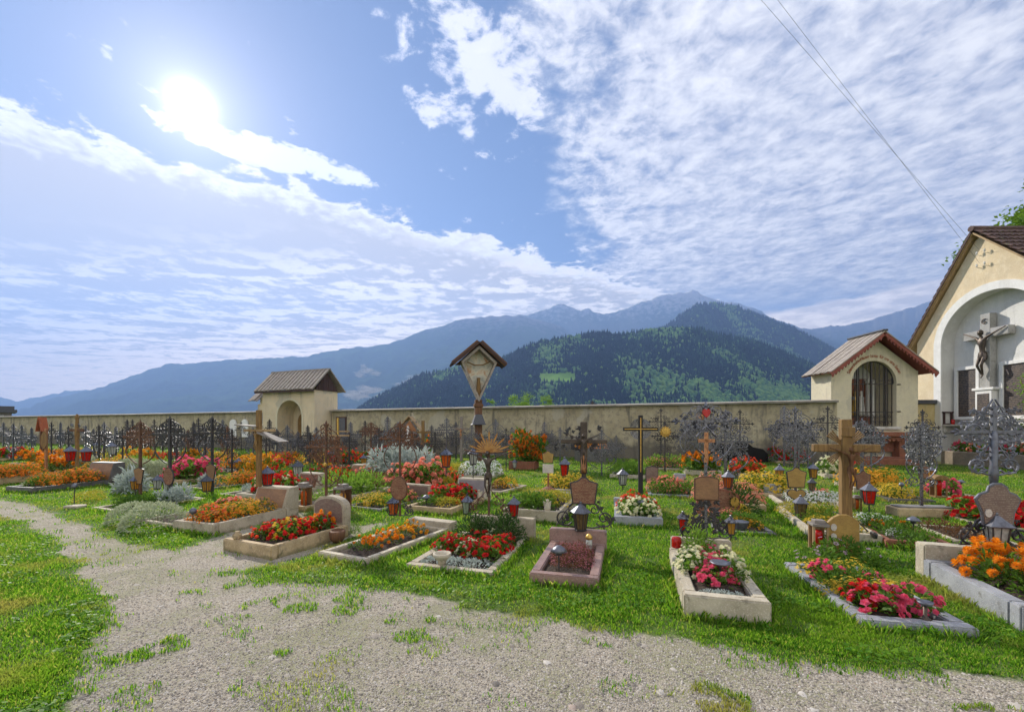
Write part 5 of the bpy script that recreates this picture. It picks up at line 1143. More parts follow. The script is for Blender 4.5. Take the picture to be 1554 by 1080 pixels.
def plaque(r, kind, w, h, z, panel, frame='black_iron', y=-.03):
    P0 = shield(w, h, kind); cz = h / 2
    b = MB().prism([(x, zz + z) for x, zz in P0], y - .012, y + .012); f_ = b.build('nameplate', frame, r, bevel=.004)
    P1 = [(x * .90, (zz - cz) * .90 + cz + z) for x, zz in P0]; MB().prism(P1, y - .017, y - .0125).build('panel', panel, f_)
    return f_
def side_scrolls(r, mat, w, z, th=.012, s=1.0):
    for sg in (-1, 1):
        b = MB(); A = lambda a: (PI - a) if sg < 0 else a
        b.tube(spiral(sg * w * .62, z + .12 * s, .105 * s, 1.5, A(-2.6), sg, 18), th, 5); b.tube([(sg * .02, 0, z + .02), (sg * w * .25, 0, z + .01), (sg * w * .5, 0, z + .03)], th, 5)
        b.tube(spiral(sg * w * .32, z + .22 * s, .075 * s, 1.4, A(2.4), -sg, 16), th * .8, 5); b.tube([(sg * .01, 0, z + .42 * s), (sg * w * .3, 0, z + .30 * s), (sg * w * .55, 0, z + .2 * s), (sg * w * .85, 0, z + .03)], th * .8, 5)
        leafs(b, [(sg * w * random.uniform(.3, .85), z + s * random.uniform(.05, .35)) for _ in range(9)], .06, random); b.build('bracket_scroll', mat, r)
def at_grave(key, px_, v):                       # where the line of sight through column px_ crosses the line v of a grave
    g = GR[key]; k = (px_ - CX) / F; a, c = loc2(g, 0, v), loc2(g, 1, v)
    d0, d1 = a.x - k * a.y, c.x - k * c.y; u = -d0 / (d1 - d0); return loc2(g, u, v, g['top'])
def foot(spec):
    if isinstance(spec[0], str): return at_grave(*spec)
    w = gp(*spec); w.z = 0; return w
CR = 'grave cross'
def cr_root(spec, ytop, label, rz=-.2, nm='grave_cross'):
    p = foot(spec); Hh = zat(ytop, p.y) - p.z; r = thing(nm, label, 'cross', p, rz); return r, Hh, p
B_L = lambda g, e=.05: GR[g]['L'] + e
# -- near ones, each built by hand
r, Hh, p = cr_root(('C', 742, B_L('C')), 640, 'tall openwork iron crucifix with copper rays and dark figure above the dwarf conifers')
b = MB(); b.box(-.013, .013, -.013, .013, 0, Hh * .68); 
for i in range(9): b.tube(spiral(0, Hh * .2 + i * .07, .03, 1.0, i, 1, 8), .004, 4)
b.build('shaft', 'rust_iron', r); side_scrolls(r, 'rust_iron', .38, .0, .008, .95)
b = MB(); b.tube([(-.38, 0, Hh * .70), (-.2, 0, Hh * .675), (0, 0, Hh * .665), (.2, 0, Hh * .68), (.38, 0, Hh * .72)], .010, 5); b.build('crossbar', 'rust_iron', r)
b = MB()
for i in range(15):
    a = PI * (.04 + .92 * i / 14); d = Vector((math.cos(a), 0, math.sin(a))); q = Vector((-d.z, 0, d.x)); c = Vector((0, .01, Hh * .67)); L_ = .33 if i % 2 else .22
    b.add([c + q * .006, c + d * L_ * .85 + q * .014, c + d * L_, c + d * L_ * .85 - q * .014, c - q * .006], [(0, 1, 2, 3, 4)])
b.build('rays', 'gilt_copper', r); corpus('figure', .62, 'bronze', r, (0, -.03, Hh * .665), arms=1.2)
r, Hh, p = cr_root(('D', 886, B_L('D', .06)), 640, 'bronze crucifix rising from a red brown shield nameplate at the pink granite grave')
b = MB(); b.box(-.045, .045, -.03, .03, Hh * .52, Hh); b.box(-.03, .03, -.02, .02, 0, Hh * .52); b.build('shaft', 'bronze', r, bevel=.006); MB().box(-.30, -.046, -.02, .02, Hh * .80, Hh * .835).box(.046, .30, -.02, .02, Hh * .80, Hh * .835).build('crossbar', 'bronze', r, bevel=.005)
plaque(r, 'shield', .37, .36, Hh * .235, 'brown_panel'); side_scrolls(r, 'black_iron', .42, .01, .011, 1.15); corpus('figure', .40, 'bronze', r, (0, -.06, Hh * .87), arms=1.05)
b = MB(); b.lathe([(.028, 0), (.035, .06), (.03, .12), (.035, .2), (.02, .24), (.026, .29), (0, .33)], 8, (0, -.06, Hh * .53)); b.build('statuette', 'copper', r, smooth=True)
b = MB(); leafs(b, [(random.uniform(-.2, .2), Hh * random.uniform(.7, .95)) for _ in range(26)], .07, random); b.build('leaf_ornament', 'black_iron', r)
r, Hh, p = cr_root(('E', 1071, B_L('E', .02)), 612, 'tall silver scroll cross with red heart centre above a brown rectangular nameplate')
plaque(r, 'rect', .27, .28, .46, 'tan_panel', 'rust_iron'); lace_parts(r, Hh, .62, 'silver_iron', 31, .010, .72, .7, .85, base=False)
b = MB(); b.tube(spiral(0, .2, .05, 1.5, 0, 1), .01, 5); leafs(b, [(random.gauss(0, .07), random.uniform(.08, .48)) for _ in range(34)], .09, random); b.build('leaf_cluster', 'black_iron', r); side_scrolls(r, 'black_iron', .34, .0, .009, .8)
b = MB(); b.tube([(.0, -.02, .95), (-.09, -.02, 1.05), (-.11, -.02, 1.2), (0, -.02, 1.32), (.11, -.02, 1.2), (.09, -.02, 1.05), (.0, -.02, .95)], .012, 5); b.build('loop', 'silver_iron', r)
MB().box(-.02, .02, -.04, -.01, .9, 1.25).box(-.09, .09, -.04, -.011, 1.13, 1.17).build('wooden_cross', 'copper', r); MB().prism([(x, z + 1.42) for x, z in shield(.09, .1, 'heart')], -.04, -.01).build('heart', 'red_plastic', r)
r, Hh, p = cr_root(('B2', 607, B_L('B2', .05)), 640, 'ornate rusty iron cross with oval brown nameplate above the orange marigolds')
plaque(r, 'oval', .30, .40, .26, 'brown_panel', 'rust_iron'); lace_parts(r, Hh, .62, 'rust_iron', 12, .009, .70, .9, .62, base=False); side_scrolls(r, 'black_iron', .28, .0, .008, .7)
r, Hh, p = cr_root(('B', 495, B_L('B', .0)), 640, 'ornate rusty cross of iron rosettes standing behind the arched headstone')
lace_parts(r, Hh, .62, 'rust_iron', 22, .010, .62, 1.0, .1); MB().ball((0, -.03, Hh * .42), .035, 8).build('rosette', 'gold_leaf', r)
r, Hh, p = cr_root(('L', 393, B_L('L', -.05)), 622, 'tall thin weathered wooden cross with a small roof behind the slanted brown plaque')
MB().box(-.045, .045, -.03, .03, 0, Hh).build('post', 'ochre_wood', r, bevel=.006); MB().box(-.30, .34, -.032, .02, Hh * .72, Hh * .75).build('crossbar', 'pale_wood', r); b = MB()
b.add(*tilt(-.02, Hh * .78, -.42, Hh * .80, -.12, .12, .02)); b.add(*tilt(.05, Hh * .70, .52, Hh * .58, -.12, .12, .02)); b.build('shelter_board', 'grey_wood', r); corpus('figure', .36, 'ochre_wood', r, (0, -.06, Hh * .72), arms=1.0)
r, Hh, p = cr_root(('E2', 972, B_L('E2', .04)), 630, 'tall slim black cross with gold inlay and silver rays above red and cream begonias', -.12)
b = MB(); b.box(-.042, .042, -.03, .03, 0, Hh); b.build('shaft', 'black_paint', r, bevel=.003); bz = Hh * .835
MB().box(-.335, -.043, -.028, .028, bz - .036, bz + .036).box(.043, .335, -.028, .028, bz - .036, bz + .036).build('crossbar', 'black_paint', r, bevel=.003)
MB().box(-.008, .008, -.036, -.0305, Hh * .32, Hh * .97).box(-.31, .31, -.0355, -.0306, bz - .008, bz + .008).build('inlay', 'gold_leaf', r)
for q in range(4):
    b = MB()
    for i in range(8):
        a = PI / 4 + q * PI / 2 + (i - 3.5) * .13; b.tube([(.09 * math.cos(a), .0, bz + .09 * math.sin(a)), (.21 * math.cos(a), .0, bz + .21 * math.sin(a))], [.005, .014], 4)
    b.build('ray_fan', 'silver_iron', r)
# wooden crucifix
r, Hh, p = cr_root((1283, 836), 636, 'broad oiled wooden crucifix with carved figure, set in the grass', -.15, 'wooden_crucifix'); S_ = Hh
MB().box(-.062, .062, -.045, .045, -.1, Hh).build('post', 'ochre_wood', r, bevel=.01); cz_ = Hh * .785
MB().box(-.39, -.063, -.04, .04, cz_ - .055, cz_ + .045).box(.063, .39, -.04, .04, cz_ - .055, cz_ + .045).build('crossbar', 'ochre_wood', r, bevel=.01)
b = MB(); b.box(-.08, .08, -.07, -.0455, Hh * .87, Hh * .94); b.build('title_board', 'ochre_wood', r, bevel=.005)
for q in range(4):
    b = MB()
    for i in range(4):
        a = PI / 4 + q * PI / 2 + (i - 1.5) * .11; b.tube([(.05 * math.cos(a), 0, cz_ + .05 * math.sin(a)), (.27 * math.cos(a), 0, cz_ + .27 * math.sin(a))], [.006, .010], 4)
    b.build('ray_bundle', 'ochre_wood', r); corpus('figure', .50, 'copper_wood', r, (0, -.09, cz_ - .02), arms=1.0)
b = MB(); b.tube([(-.1, 0, Hh * .20), (-.16, -.02, Hh * .3), (0, -.08, Hh * .27), (.14, -.05, Hh * .22), (.24, -.04, Hh * .16)], .008, 5); b.lathe([(.0, 0), (.045, .01), (.055, .03), (.025, .06), (0, .07)], 10, (0, 0, 0), M=Matrix.Translation((.28, -.04, Hh * .13)) @ Matrix.Rotation(1.2, 4, 'Y')); b.build('holy_water_bowl', 'black_iron', r)
r = thing('nameboard', 'rounded golden wood nameboard with two oval photographs below the wooden crucifix', 'nameboard', (gp(1279, 840)), -.15)
MB().prism([(-.18, -.1), (.18, -.1), (.18, .40), (.12, .46), (.05, .50), (-.05, .50), (-.12, .46), (-.18, .40)], -.025, .025).build('board', 'gold_panel', r, bevel=.006)
for z in (.22, .34): MB().prism([(-.12 + .035 * math.cos(a), z + .045 * math.sin(a)) for a in [2 * PI * i / 14 for i in range(14)]], -.033, -.0255).build('photo_medallion', 'white_panel', r)
# gold heart nameplates
r, Hh, p = cr_root((1207, 790), 618, 'dense silver leaf cross over a gold nameplate with a gold heart beneath')
plaque(r, 'heart', .30, .19, .36, 'gold_panel'); plaque(r, 'shield', .32, .36, .57, 'gold_panel'); lace_parts(r, Hh, .75, 'silver_iron', 41, .011, .62, .9, .95, base=False); MB().box(-.012, .012, -.012, .012, .0, .4).build('stem', 'black_iron', r)
# big right one
r, Hh, p = cr_root(('G', 1508, B_L('G', .05)), 612, 'large ornate wrought iron cross with urn shaped nameplate on the big pale grave')
lace_parts(r, Hh, .62, 'pewter', 51, .012, .62, .7, .72, base=False, heart=False)
side_scrolls(r, 'pewter', .26, Hh * .72, .011, 1.1); side_scrolls(r, 'pewter', .22, Hh * .50, .011, .9); b = MB(); b.box(-.3, .35, -.01, .01, Hh * .0 + .02, .035); b.build('foot', 'black_iron', r); side_scrolls(r, 'black_iron', .34, .01, .013, 1.0)
f_ = plaque(r, 'urn', .40, .44, .24, 'grey_brown_panel', 'pewter', -.04)
MB().prism([(-.09 + .03 * math.cos(a), .37 + .042 * math.sin(a)) for a in [2 * PI * i / 14 for i in range(14)]], -.066, -.058).build('photo_medallion', 'white_panel', f_)
b = MB(); b.lathe([(.03, 0), (.04, .12), (.03, .2), (.035, .5), (.02, .55)], 8, (0, 0, .66)); b.build('collar', 'pewter', r, smooth=True)
# stone block with silver cross, right
w = gp(1410, 786); r = thing('memorial_block', 'low tan stone block on the lawn carrying a silver cross', 'memorial', w, -.12); MB().box(-.50, .50, 0, .32, -.1, .17).build('block', 'tan_stone', r, bevel=.02); MB().box(-.44, .44, .04, .28, .1705, .195).build('cap', 'slate', r, bevel=.008)
r = thing('grave_cross', 'silver leaf cross on the low tan stone block', 'cross', (w.x + .02, w.y + .16, .195), -.12); Hh = zat(645, w.y + .16) - .195; lace_parts(r, Hh, .55, 'silver_iron', 61, .012, .66, 1.2, .3, base=True)
# -- repeated lace crosses
PR = {}
def lace_proto(key, mat, seed, dens, plq=None, cz=.64, th=.015, Wd=.8, heart=True):
    r = thing('grave_cross', '', 'cross'); z0 = .1
    if plq: plaque(r, plq[0], .26, .34, .25, plq[1]); z0 = .6
    lace_parts(r, 1.5, Wd, mat, seed, th, cz, dens, z0, base=not plq, heart=heart); PR[key] = r
lace_proto('s1', 'silver_iron', 1, 1.2); lace_proto('s2', 'silver_iron', 2, 1.3, None, .6, .016, heart=False); lace_proto('s3', 'silver_iron', 3, .8, None, .7, heart=False); lace_proto('k1', 'black_iron', 4, 1.2, heart=False); lace_proto('k2', 'black_iron', 5, .6, None, .7, .014, .7, False)
lace_proto('r1', 'rust_iron', 6, 1.0, heart=False); lace_proto('kp', 'black_iron', 7, .8, ('oval', 'brown_panel')); lace_proto('rp', 'rust_iron', 8, .9, ('coffin', 'tan_panel')); lace_proto('sp', 'silver_iron', 9, 1.0, ('shield', 'brown_panel')); lace_proto('kc', 'black_iron', 10, .7, ('coffin', 'tan_panel'))
lace_proto('s4', 'silver_iron', 14, 1.2, None, .55, .018, 1.0); lace_proto('n1', 'black_iron', 15, .35, None, .74, .010, .6, False)
def cross(proto_, px_, ytop, yg, label, wx=1.0, grp=None, rz=None):
    w = gp(px_, yg); w.z = -.02; Hh = zat(ytop, w.y) + .02; dup(PR[proto_], w, (-.2 + random.uniform(-.12, .12)) if rz is None else rz, (Hh / 1.5 * wx * .95, 1, Hh / 1.5), label, grp)
T = [('s3', 5, 640, 690, 'thin silver cross at the extreme left edge near the wall'), ('s1', 33, 644, 692, 'silver cross second from the left edge near the wall'), ('s2', 92, 640, 693, 'silver leaf cross between roofed marker and carved brown post'), ('s3', 130, 645, 690, 'silver cross just right of the carved brown post'),
     ('s1', 158, 640, 702, 'full silver cross standing above yellow flowers left of the two thin dark crosses'), ('k1', 193, 636, 699, 'dark iron cross, left one of the pair before the left wall'), ('k2', 201, 636, 695, 'thin dark cross, right one of the pair before the left wall'), ('rp', 213, 638, 752, 'rusty cross with tan nameplate over the grey green tufts'),
     ('k2', 228, 652, 694, 'small dark cross left of the black oval plate cross'), ('n1', 234, 636, 700, 'slender dark cross left of the black oval plate cross'), ('k1', 247, 642, 696, 'dark iron cross just behind the black oval plate cross'), ('kp', 258, 632, 756, 'black scroll cross with oval brown plate above pink begonias'),
     ('s3', 275, 648, 690, 'faint silver cross right of the black oval plate cross'), ('r1', 285, 652, 700, 'rust brown cross left of the tan coffin shaped nameplate'), ('k1', 294, 640, 702, 'dark cross with small oval left of the tan coffin shaped nameplate'), ('k2', 301, 634, 690, 'dark cross against the wall left of the tan coffin shaped nameplate'),
     ('kc', 322, 632, 747, 'black cross with tan coffin shaped nameplate above silver leaves'), ('s3', 338, 636, 690, 'silver cross between the coffin shaped nameplate and arched tablets'), ('n1', 366, 640, 690, 'slender dark cross between the two arched tablets'), ('k1', 409, 636, 702, 'dark bushy cross in front of the gatehouse left corner'),
     ('s1', 436, 645, 706, 'silver scroll cross left of centre in the gatehouse arch'), ('s2', 452, 654, 704, 'silver leaf cross in the middle of the gatehouse arch'), ('k1', 467, 645, 702, 'dark cross at the right jamb of the gatehouse arch'), ('k2', 554, 638, 698, 'thin black cross with short arms right of the gatehouse'),
     ('rp', 563, 640, 704, 'cross with red urn shaped plate right of the gatehouse'), ('s2', 588, 632, 704, 'broad silver leaf cross left of the roofed picture shrine'), ('s1', 604, 640, 702, 'silver cross at the left post of the roofed picture shrine'), ('s3', 678, 634, 698, 'pale silver lace cross left of the shrine pillar'), ('s4', 692, 640, 697, 'wide faint silver lace cross left of the shrine pillar'),
     ('s4', 752, 636, 700, 'wide silver lace cross right of the shrine pillar'), ('k2', 803, 616, 690, 'thin dark cross with spoked head above the dahlias'), ('s2', 826, 640, 699, 'dark silver cross right of the dahlias'), ('s4', 850, 648, 702, 'wide low silver lace cross left of the bronze crucifix'), ('n1', 863, 633, 692, 'small slender cross against the wall left of the bronze crucifix'),
     ('k1', 899, 608, 694, 'tall black cross with leafy wreath against the wall'), ('s4', 913, 652, 722, 'curling silver scroll cross right of the bronze crucifix'), ('n1', 1003, 620, 700, 'slim dark cross against the wall above the orange sun'), ('k2', 1009, 640, 716, 'black cross with golden sun right of the tall black cross'), ('s2', 1062, 616, 700, 'silver cross with orange sun disc at its centre'),
     ('s4', 1101, 622, 736, 'large silver cross with sweeping scrolls left of the black wall hollow'), ('n1', 1123, 622, 708, 'thin dark cross above the black wall hollow'), ('s2', 1190, 616, 708, 'dense silver leaf cross right of the black wall hollow'), ('s1', 1226, 640, 708, 'silver cross against the wall beside the chapel corner'),
     ('n1', 1256, 617, 716, 'plain dark cross with two thin arms at the chapel corner'), ('sp', 1308, 636, 762, 'silver cross with red brown plate right of the wooden crucifix'), ('s2', 1322, 644, 716, 'silver leaf cross below the chapel window'), ('n1', 1400, 622, 730, 'thin ringed cross at the chapel right corner'), ('sp', 1401, 640, 742, 'small cross with pinkish plate behind the tan stone block')]
T += [('s1', 20, 642, 700, 'silver cross third from the left edge above red flowers'), ('s2', 48, 648, 694, 'low silver leaf cross left of the red roofed marker'), ('k2', 104, 646, 700, 'thin dark cross left of the carved brown post'), ('s1', 142, 650, 698, 'small silver cross between carved post and yellow bushes'),
      ('s2', 176, 646, 700, 'silver leaf cross above the orange flowers left of the dark cross pair'), ('s3', 220, 648, 692, 'small silver cross behind the orange lantern box'), ('s1', 265, 640, 704, 'bright silver cross crowding the black oval plate cross'), ('s2', 310, 648, 706, 'silver leaf cross behind the left arm of the coffin plate cross'),
      ('r1', 345, 646, 708, 'rusty scroll cross left of the arched tablets'), ('s1', 384, 648, 704, 'silver cross just left of the gatehouse corner'), ('s2', 420, 650, 700, 'silver leaf cross at the left jamb of the gatehouse arch'), ('s1', 480, 648, 708, 'silver cross at the right corner of the gatehouse'), ('s2', 532, 640, 700, 'silver leaf cross beside the cross with yellow upright'),
      ('s1', 572, 650, 700, 'silver cross left of the silver leaf planter'), ('s3', 655, 645, 698, 'slight silver cross right of the brown wooden crucifix'), ('s1', 716, 645, 700, 'silver lace cross just left of the pillar foot'), ('s2', 777, 648, 700, 'silver leaf cross left behind the dahlias'), ('s1', 880, 655, 700, 'silver cross behind the bronze crucifix'),
      ('s4', 935, 660, 704, 'low silver lace cross left of the tall black cross'), ('s1', 1040, 640, 704, 'silver cross left of the orange sun disc'), ('s1', 1212, 640, 716, 'silver cross behind the gold nameplate'), ]
T += [
      ('n1', 78, 640, 712, 'slender dark cross right of the orange varnished post'), ('k2', 150, 644, 716, 'slim black cross in the green hedge bed'), ('n1', 186, 650, 724, 'slender black cross left of the rusty tan plate cross'), ('k2', 268, 652, 722, 'slim black cross among the green plants behind pink begonias'),
      ('n1', 312, 655, 722, 'slender dark cross behind the orange flowers of the coffin plate cross'), ('k2', 352, 650, 722, 'slim black cross above the pair of amber lanterns'), ('n1', 404, 655, 724, 'slender dark cross right of the thin wooden cross'), ('k1', 470, 655, 728, 'dark scroll cross above the orange red begonias'),
      ('k2', 530, 655, 722, 'slim black cross above the row of salmon begonias'), ('n1', 575, 650, 720, 'slender dark cross rising behind the silver planter'), ('k1', 632, 655, 726, 'dark scroll cross left of the orange lantern'), ('k2', 660, 655, 720, 'slim black cross right of the orange lantern stand'), ('n1', 768, 650, 716, 'slender dark cross at the left end of the reddish stone box')]
for q in T: cross(*q)
for k, (px_, y_, yg_, lab, mt) in enumerate(((1062, 632, 700, 'orange', 'copper'), (1009, 655, 716, 'gold', 'gold_leaf'))):
    w = gp(px_, yg_); w.y -= .06; w.z = zat(y_, w.y); b = MB(); b.lathe([(.0, 0), (.12, .005), (.14, .02), (.12, .03), (0, .035)], 16, M=Matrix.Rotation(PI / 2, 4, 'X'))
    for i in range(12): fleur(b, .13 * math.cos(i * PI / 6), .13 * math.sin(i * PI / 6), i * PI / 6, .1, .01)
    o = b.build('sun_disc', mt, None, w); tag(o, f'{lab} sun disc with rays fixed at the centre of an iron cross', 'ornament')
# carved brown post, roofed markers, small shrine
r, Hh, p = cr_root((117, 722), 628, 'carved brown wooden post cross with white iron flowers on both sides', -.2, 'wooden_cross')
b = MB(); b.lathe([(.06, 0), (.065, .3), (.045, .5), (.065, .8), (.05, 1.1), (.07, 1.4), (.045, Hh - .2), (.065, Hh - .1), (.02, Hh)], 8); b.build('post', 'ochre_wood', r); b = MB(); b.box(-.3, .3, -.03, .03, Hh * .72, Hh * .76); b.build('crossbar', 'brown_wood', r)
b = MB(); leafs(b, [(s * random.uniform(.1, .36), Hh * random.uniform(.66, .85)) for s in (-1, 1) for _ in range(9)], .12, random); b.build('iron_flowers', 'silver_iron', r)
r, Hh, p = cr_root((62, 700), 633, 'little wayside marker with bright red roof board at far left', -.2, 'roofed_marker'); b = MB(); b.box(-.03, .03, -.03, .03, 0, Hh * .8); b.box(.13, .19, -.03, .03, 0, Hh * .8); b.build('post', 'brown_wood', r)
b = MB(); b.add(*tilt(.08, Hh, -.08, Hh * .68, -.15, .15, .03)); b.add(*tilt(.08, Hh, .24, Hh * .68, -.15, .15, .03)); b.build('roof', 'roof_red', r)
r, Hh, p = cr_root((70, 728), 650, 'slim orange varnished wooden cross post at far left', -.2, 'wooden_cross'); MB().box(-.032, .032, -.03, .03, 0, Hh).build('post', 'copper', r, bevel=.008); MB().prism([(-.12, Hh * .68), (0, Hh * .6), (.12, Hh * .68), (.12, Hh * .85), (0, Hh * .95), (-.12, Hh * .85)], -.06, -.041).build('board', 'ochre_wood', r)
r, Hh, p = cr_root((622, 700), 632, 'roofed picture shrine with orange boards and white statue panel by the wall', -.2, 'picture_shrine')
b = MB(); b.box(-.42, -.34, -.05, .05, 0, Hh * .72); b.box(.34, .42, -.05, .05, 0, Hh * .72); b.box(-.34, .34, .0, .05, Hh * .25, Hh * .9); b.build('frame', 'grey_wood', r); b = MB(); b.add(*tilt(0, Hh, -.65, Hh * .66, -.15, .25, .04)); b.add(*tilt(0, Hh, .65, Hh * .66, -.15, .25, .04)); b.build('roof', 'pale_wood', r)
MB().prism([(-.36, Hh * .68), (.36, Hh * .68), (0, Hh * .92)], -.03, -.005).build('gable_board', 'copper', r); b = MB(); b.lathe([(.12, 0), (.13, .3), (.1, .7), (.06, .85), (.08, .95), (0, 1.1)], 8, (-.05, -.1, Hh * .3)); b.build('statue', 'white_glaze', r, smooth=True); MB().box(.08, .2, -.06, -.02, Hh * .1, Hh * .62).build('panel', 'copper', r)
r, Hh, p = cr_root((626, 691), 626, 'small white stone cross on the wall side behind the picture shrine'); MB().box(-.05, .05, -.04, .04, 0, Hh).box(-.16, -.051, -.035, .035, Hh * .88, Hh * .92).box(.051, .16, -.035, .035, Hh * .88, Hh * .92).lathe([(.2, 0), (.16, 1.6), (.1, 1.9), (.06, 2.1)], 4, ph=PI / 4).build('cross', 'pale_stone', r)
def wood_cross(px_, yg, ytop, label, mat, fig, w=.34, t=.05):
    r, Hh, p = cr_root((px_, yg), ytop, label, -.2, 'wooden_cross'); MB().box(-t, t, -.04, .04, 0, Hh).build('post', mat, r, bevel=.008); MB().box(-w, -t - .001, -.035, .035, Hh * .7, Hh * .75).box(t + .001, w, -.035, .035, Hh * .7, Hh * .75).build('crossbar', mat, r, bevel=.006)
    if fig: corpus('figure', .5, fig, r, (0, -.07, Hh * .73), arms=1.0)
wood_cross(642, 702, 638, 'carved brown wooden crucifix on a stepped base right of the picture shrine', 'ochre_wood', 'ochre_wood', .36, .07)
wood_cross(700, 700, 632, 'pale grey wooden crucifix with copper figure left of the shrine pillar', 'grey_wood', 'copper', .34, .06)
r, Hh, p = cr_root((513, 726), 634, 'wooden cross with two pale crossbars and a yellow upright right of the gatehouse', -.2, 'wooden_cross'); MB().box(-.04, .04, -.03, .03, 0, Hh * .72).build('post', 'brown_wood', r); MB().box(-.025, .025, -.03, .02, Hh * .72, Hh).build('upright', 'gold_leaf', r)
b = MB(); b.box(-.42, .42, -.05, -.031, Hh * .70, Hh * .725); b.box(-.42, .42, -.05, -.031, Hh * .77, Hh * .79); b.build('crossbar', 'pale_wood', r); corpus('figure', .45, 'copper', r, (0, -.08, Hh * .68), arms=.8)
r, Hh, p = cr_root(('b', 832, B_L('b', .04)), 683, 'short post with fan shaped gold plate and small white card'); MB().box(-.016, .016, -.016, .016, 0, Hh * .5).build('stem', 'brick_red', r)
plaque(r, 'shield', .25, .25, Hh - .26, 'gold_panel'); MB().box(-.11, .11, -.035, -.028, Hh - .46, Hh - .28).build('white_card', 'white_panel', r)
b = MB(); b.lathe([(.22, 0), (.2, .03), (.12, .06), (.05, .1)], 12); b.build('base', 'brick_red', r, smooth=True)
r, Hh, p = cr_root(('c17', 989, B_L('c17', -.1)), 706, 'square dark brown nameplate on a short stand right of the tall black cross', -.15, 'nameplate_stand'); MB().box(-.02, .02, -.02, .02, -.35, .2).build('stem', 'black_iron', r); plaque(r, 'rect', .32, .42, Hh - .43, 'grey_brown_panel')
# ---------------------------------------------------------------- lanterns
def lantern(px_, yc, hpx, spec, col, label, stem='post', kind='box', roof='pewter', rz=-.3):
    """hpx: total height in photo pixels; yc: centre row; spec: grave spec or ground pixel giving its distance"""
    p = foot(spec); d = p.y; h = hpx / F * d; zb = zat(yc, d) - h / 2; base = p.z
    if kind in ('stand',): zb = base
    r = thing('lantern', label, 'lantern', (xat(px_, d), d, base), rz); o_ = zb - base; w = h * .235
    if o_ > .03:
        b = MB(); b.tube([(.0, 0, 0), (.0, 0, o_)], max(.006, h * .03), 5); b.tube(spiral(.05, o_ * .4, min(.07, o_ * .3), 1.2, 2.5, -1, 12), .006, 4); b.build('stem', 'black_iron', r)
    elif o_ < 0: o_ = 0
    k = 4 if kind != 'hex' else 6; ph = PI / 4 if k == 4 else 0; q = 1.15
    b = MB(); b.lathe([(w * .75 * q, 0), (w * .8 * q, h * .04), (w * .55 * q, h * .08)], k, (0, 0, o_), ph=ph)
    for i in range(k):
        a = ph + 2 * PI * i / k; b.tube([(w * .68 * q * math.cos(a), w * .68 * q * math.sin(a), o_ + h * .05), (w * .98 * q * math.cos(a), w * .98 * q * math.sin(a), o_ + h * .64)], h * .022, 4)
        c = ph + 2 * PI * (i + .5) / k; cc = math.cos(PI / k)
        b.tube([(w * .68 * q * cc * math.cos(c), w * .68 * q * cc * math.sin(c), o_ + h * .05), (w * .98 * q * cc * math.cos(c), w * .98 * q * cc * math.sin(c), o_ + h * .64)], h * .010, 4)
    b.build('frame', 'black_iron', r)
    MB().lathe([(w * .64 * q, h * .06), (w * .93 * q, h * .63)], k, (0, 0, o_), ph=ph).build('glass', col + '_glass', r)
    b = MB(); b.lathe([(w * 1.32 * q, h * .62), (w * 1.36 * q, h * .65), (w * .7 * q, h * .80), (w * .22 * q, h * .92), (.0, h * .94)], k, (0, 0, o_), ph=ph); ro = b.build('roof', roof, r)
    MB().ball((0, 0, o_ + h * .96), h * .05, 6).build('finial', roof, ro)
    return r
lantern(1512, 813, 56, ('G', 1512, B_L('G', -.0)), 'white', 'big black pyramid roofed lantern standing on the big pale grave', kind='stand')
lantern(881, 789, 44, ('D', 881, B_L('D', -.03)), 'smoky', 'dark bell roofed lantern in front of the red brown shield nameplate', kind='hex')
lantern(709, 777, 30, ('C', 709, B_L('C')), 'green', 'pale glass lantern on the left of the wide grave with conifers', roof='silver_iron'); lantern(780, 780, 32, ('C', 780, B_L('C')), 'red', 'red glass lantern on the right of the wide grave with conifers')
lantern(1036, 790, 30, ('E', 1036, B_L('E')), 'red', 'red glass lantern left of the brown nameplate stem', roof='silver_iron'); lantern(1109, 796, 30, ('E', 1109, B_L('E')), 'amber', 'brown glass lantern right of the brown nameplate stem', roof='silver_iron')
lantern(597, 777, 30, ('B2', 597, B_L('B2')), 'orange', 'red and yellow glass lantern left of the oval brown nameplate', roof='silver_iron')
lantern(677, 694, 30, ('a', 677, B_L('a', .1)), 'orange', 'orange lantern on a red stand above the slanted grey plaque', roof='silver_iron'); lantern(718, 692, 26, ('a', 718, B_L('a', .1)), 'white', 'white glass lantern on curled bracket above the slanted grey plaque', kind='hex', roof='silver_iron')
lantern(945, 723, 26, (945, 745), 'white', 'white glass lantern on a rod in the grass left of the tall black cross', kind='hex', roof='silver_iron'); lantern(857, 708, 30, ('c14', 857, .6), 'red', 'red lantern among the yellow flowers near the middle')
lantern(1105, 727, 28, ('d', 1103, 1.3), 'orange', 'green and orange lantern above the broad curved brown stone', kind='hex'); lantern(1183, 716, 24, (1183, 752), 'amber', 'amber lantern left of the upper gold nameplate'); lantern(1234, 714, 24, (1234, 750), 'amber', 'amber lantern right of the upper gold nameplate')
lantern(1319, 748, 34, (1319, 778), 'red', 'black lantern with red glass right of the wooden crucifix'); lantern(1215, 772, 34, ('e', 1215, 1.0), 'smoky', 'pewter roofed lantern among the golden plants', kind='stand')
lantern(255, 733, 24, (254, 752), 'white', 'white glass lantern, right one beside the black oval plate cross'); lantern(239, 731, 22, (237, 752), 'white', 'white glass lantern, left one beside the black oval plate cross'); lantern(205, 732, 22, (204, 752), 'amber', 'amber lantern beside the rusty tan plate cross')
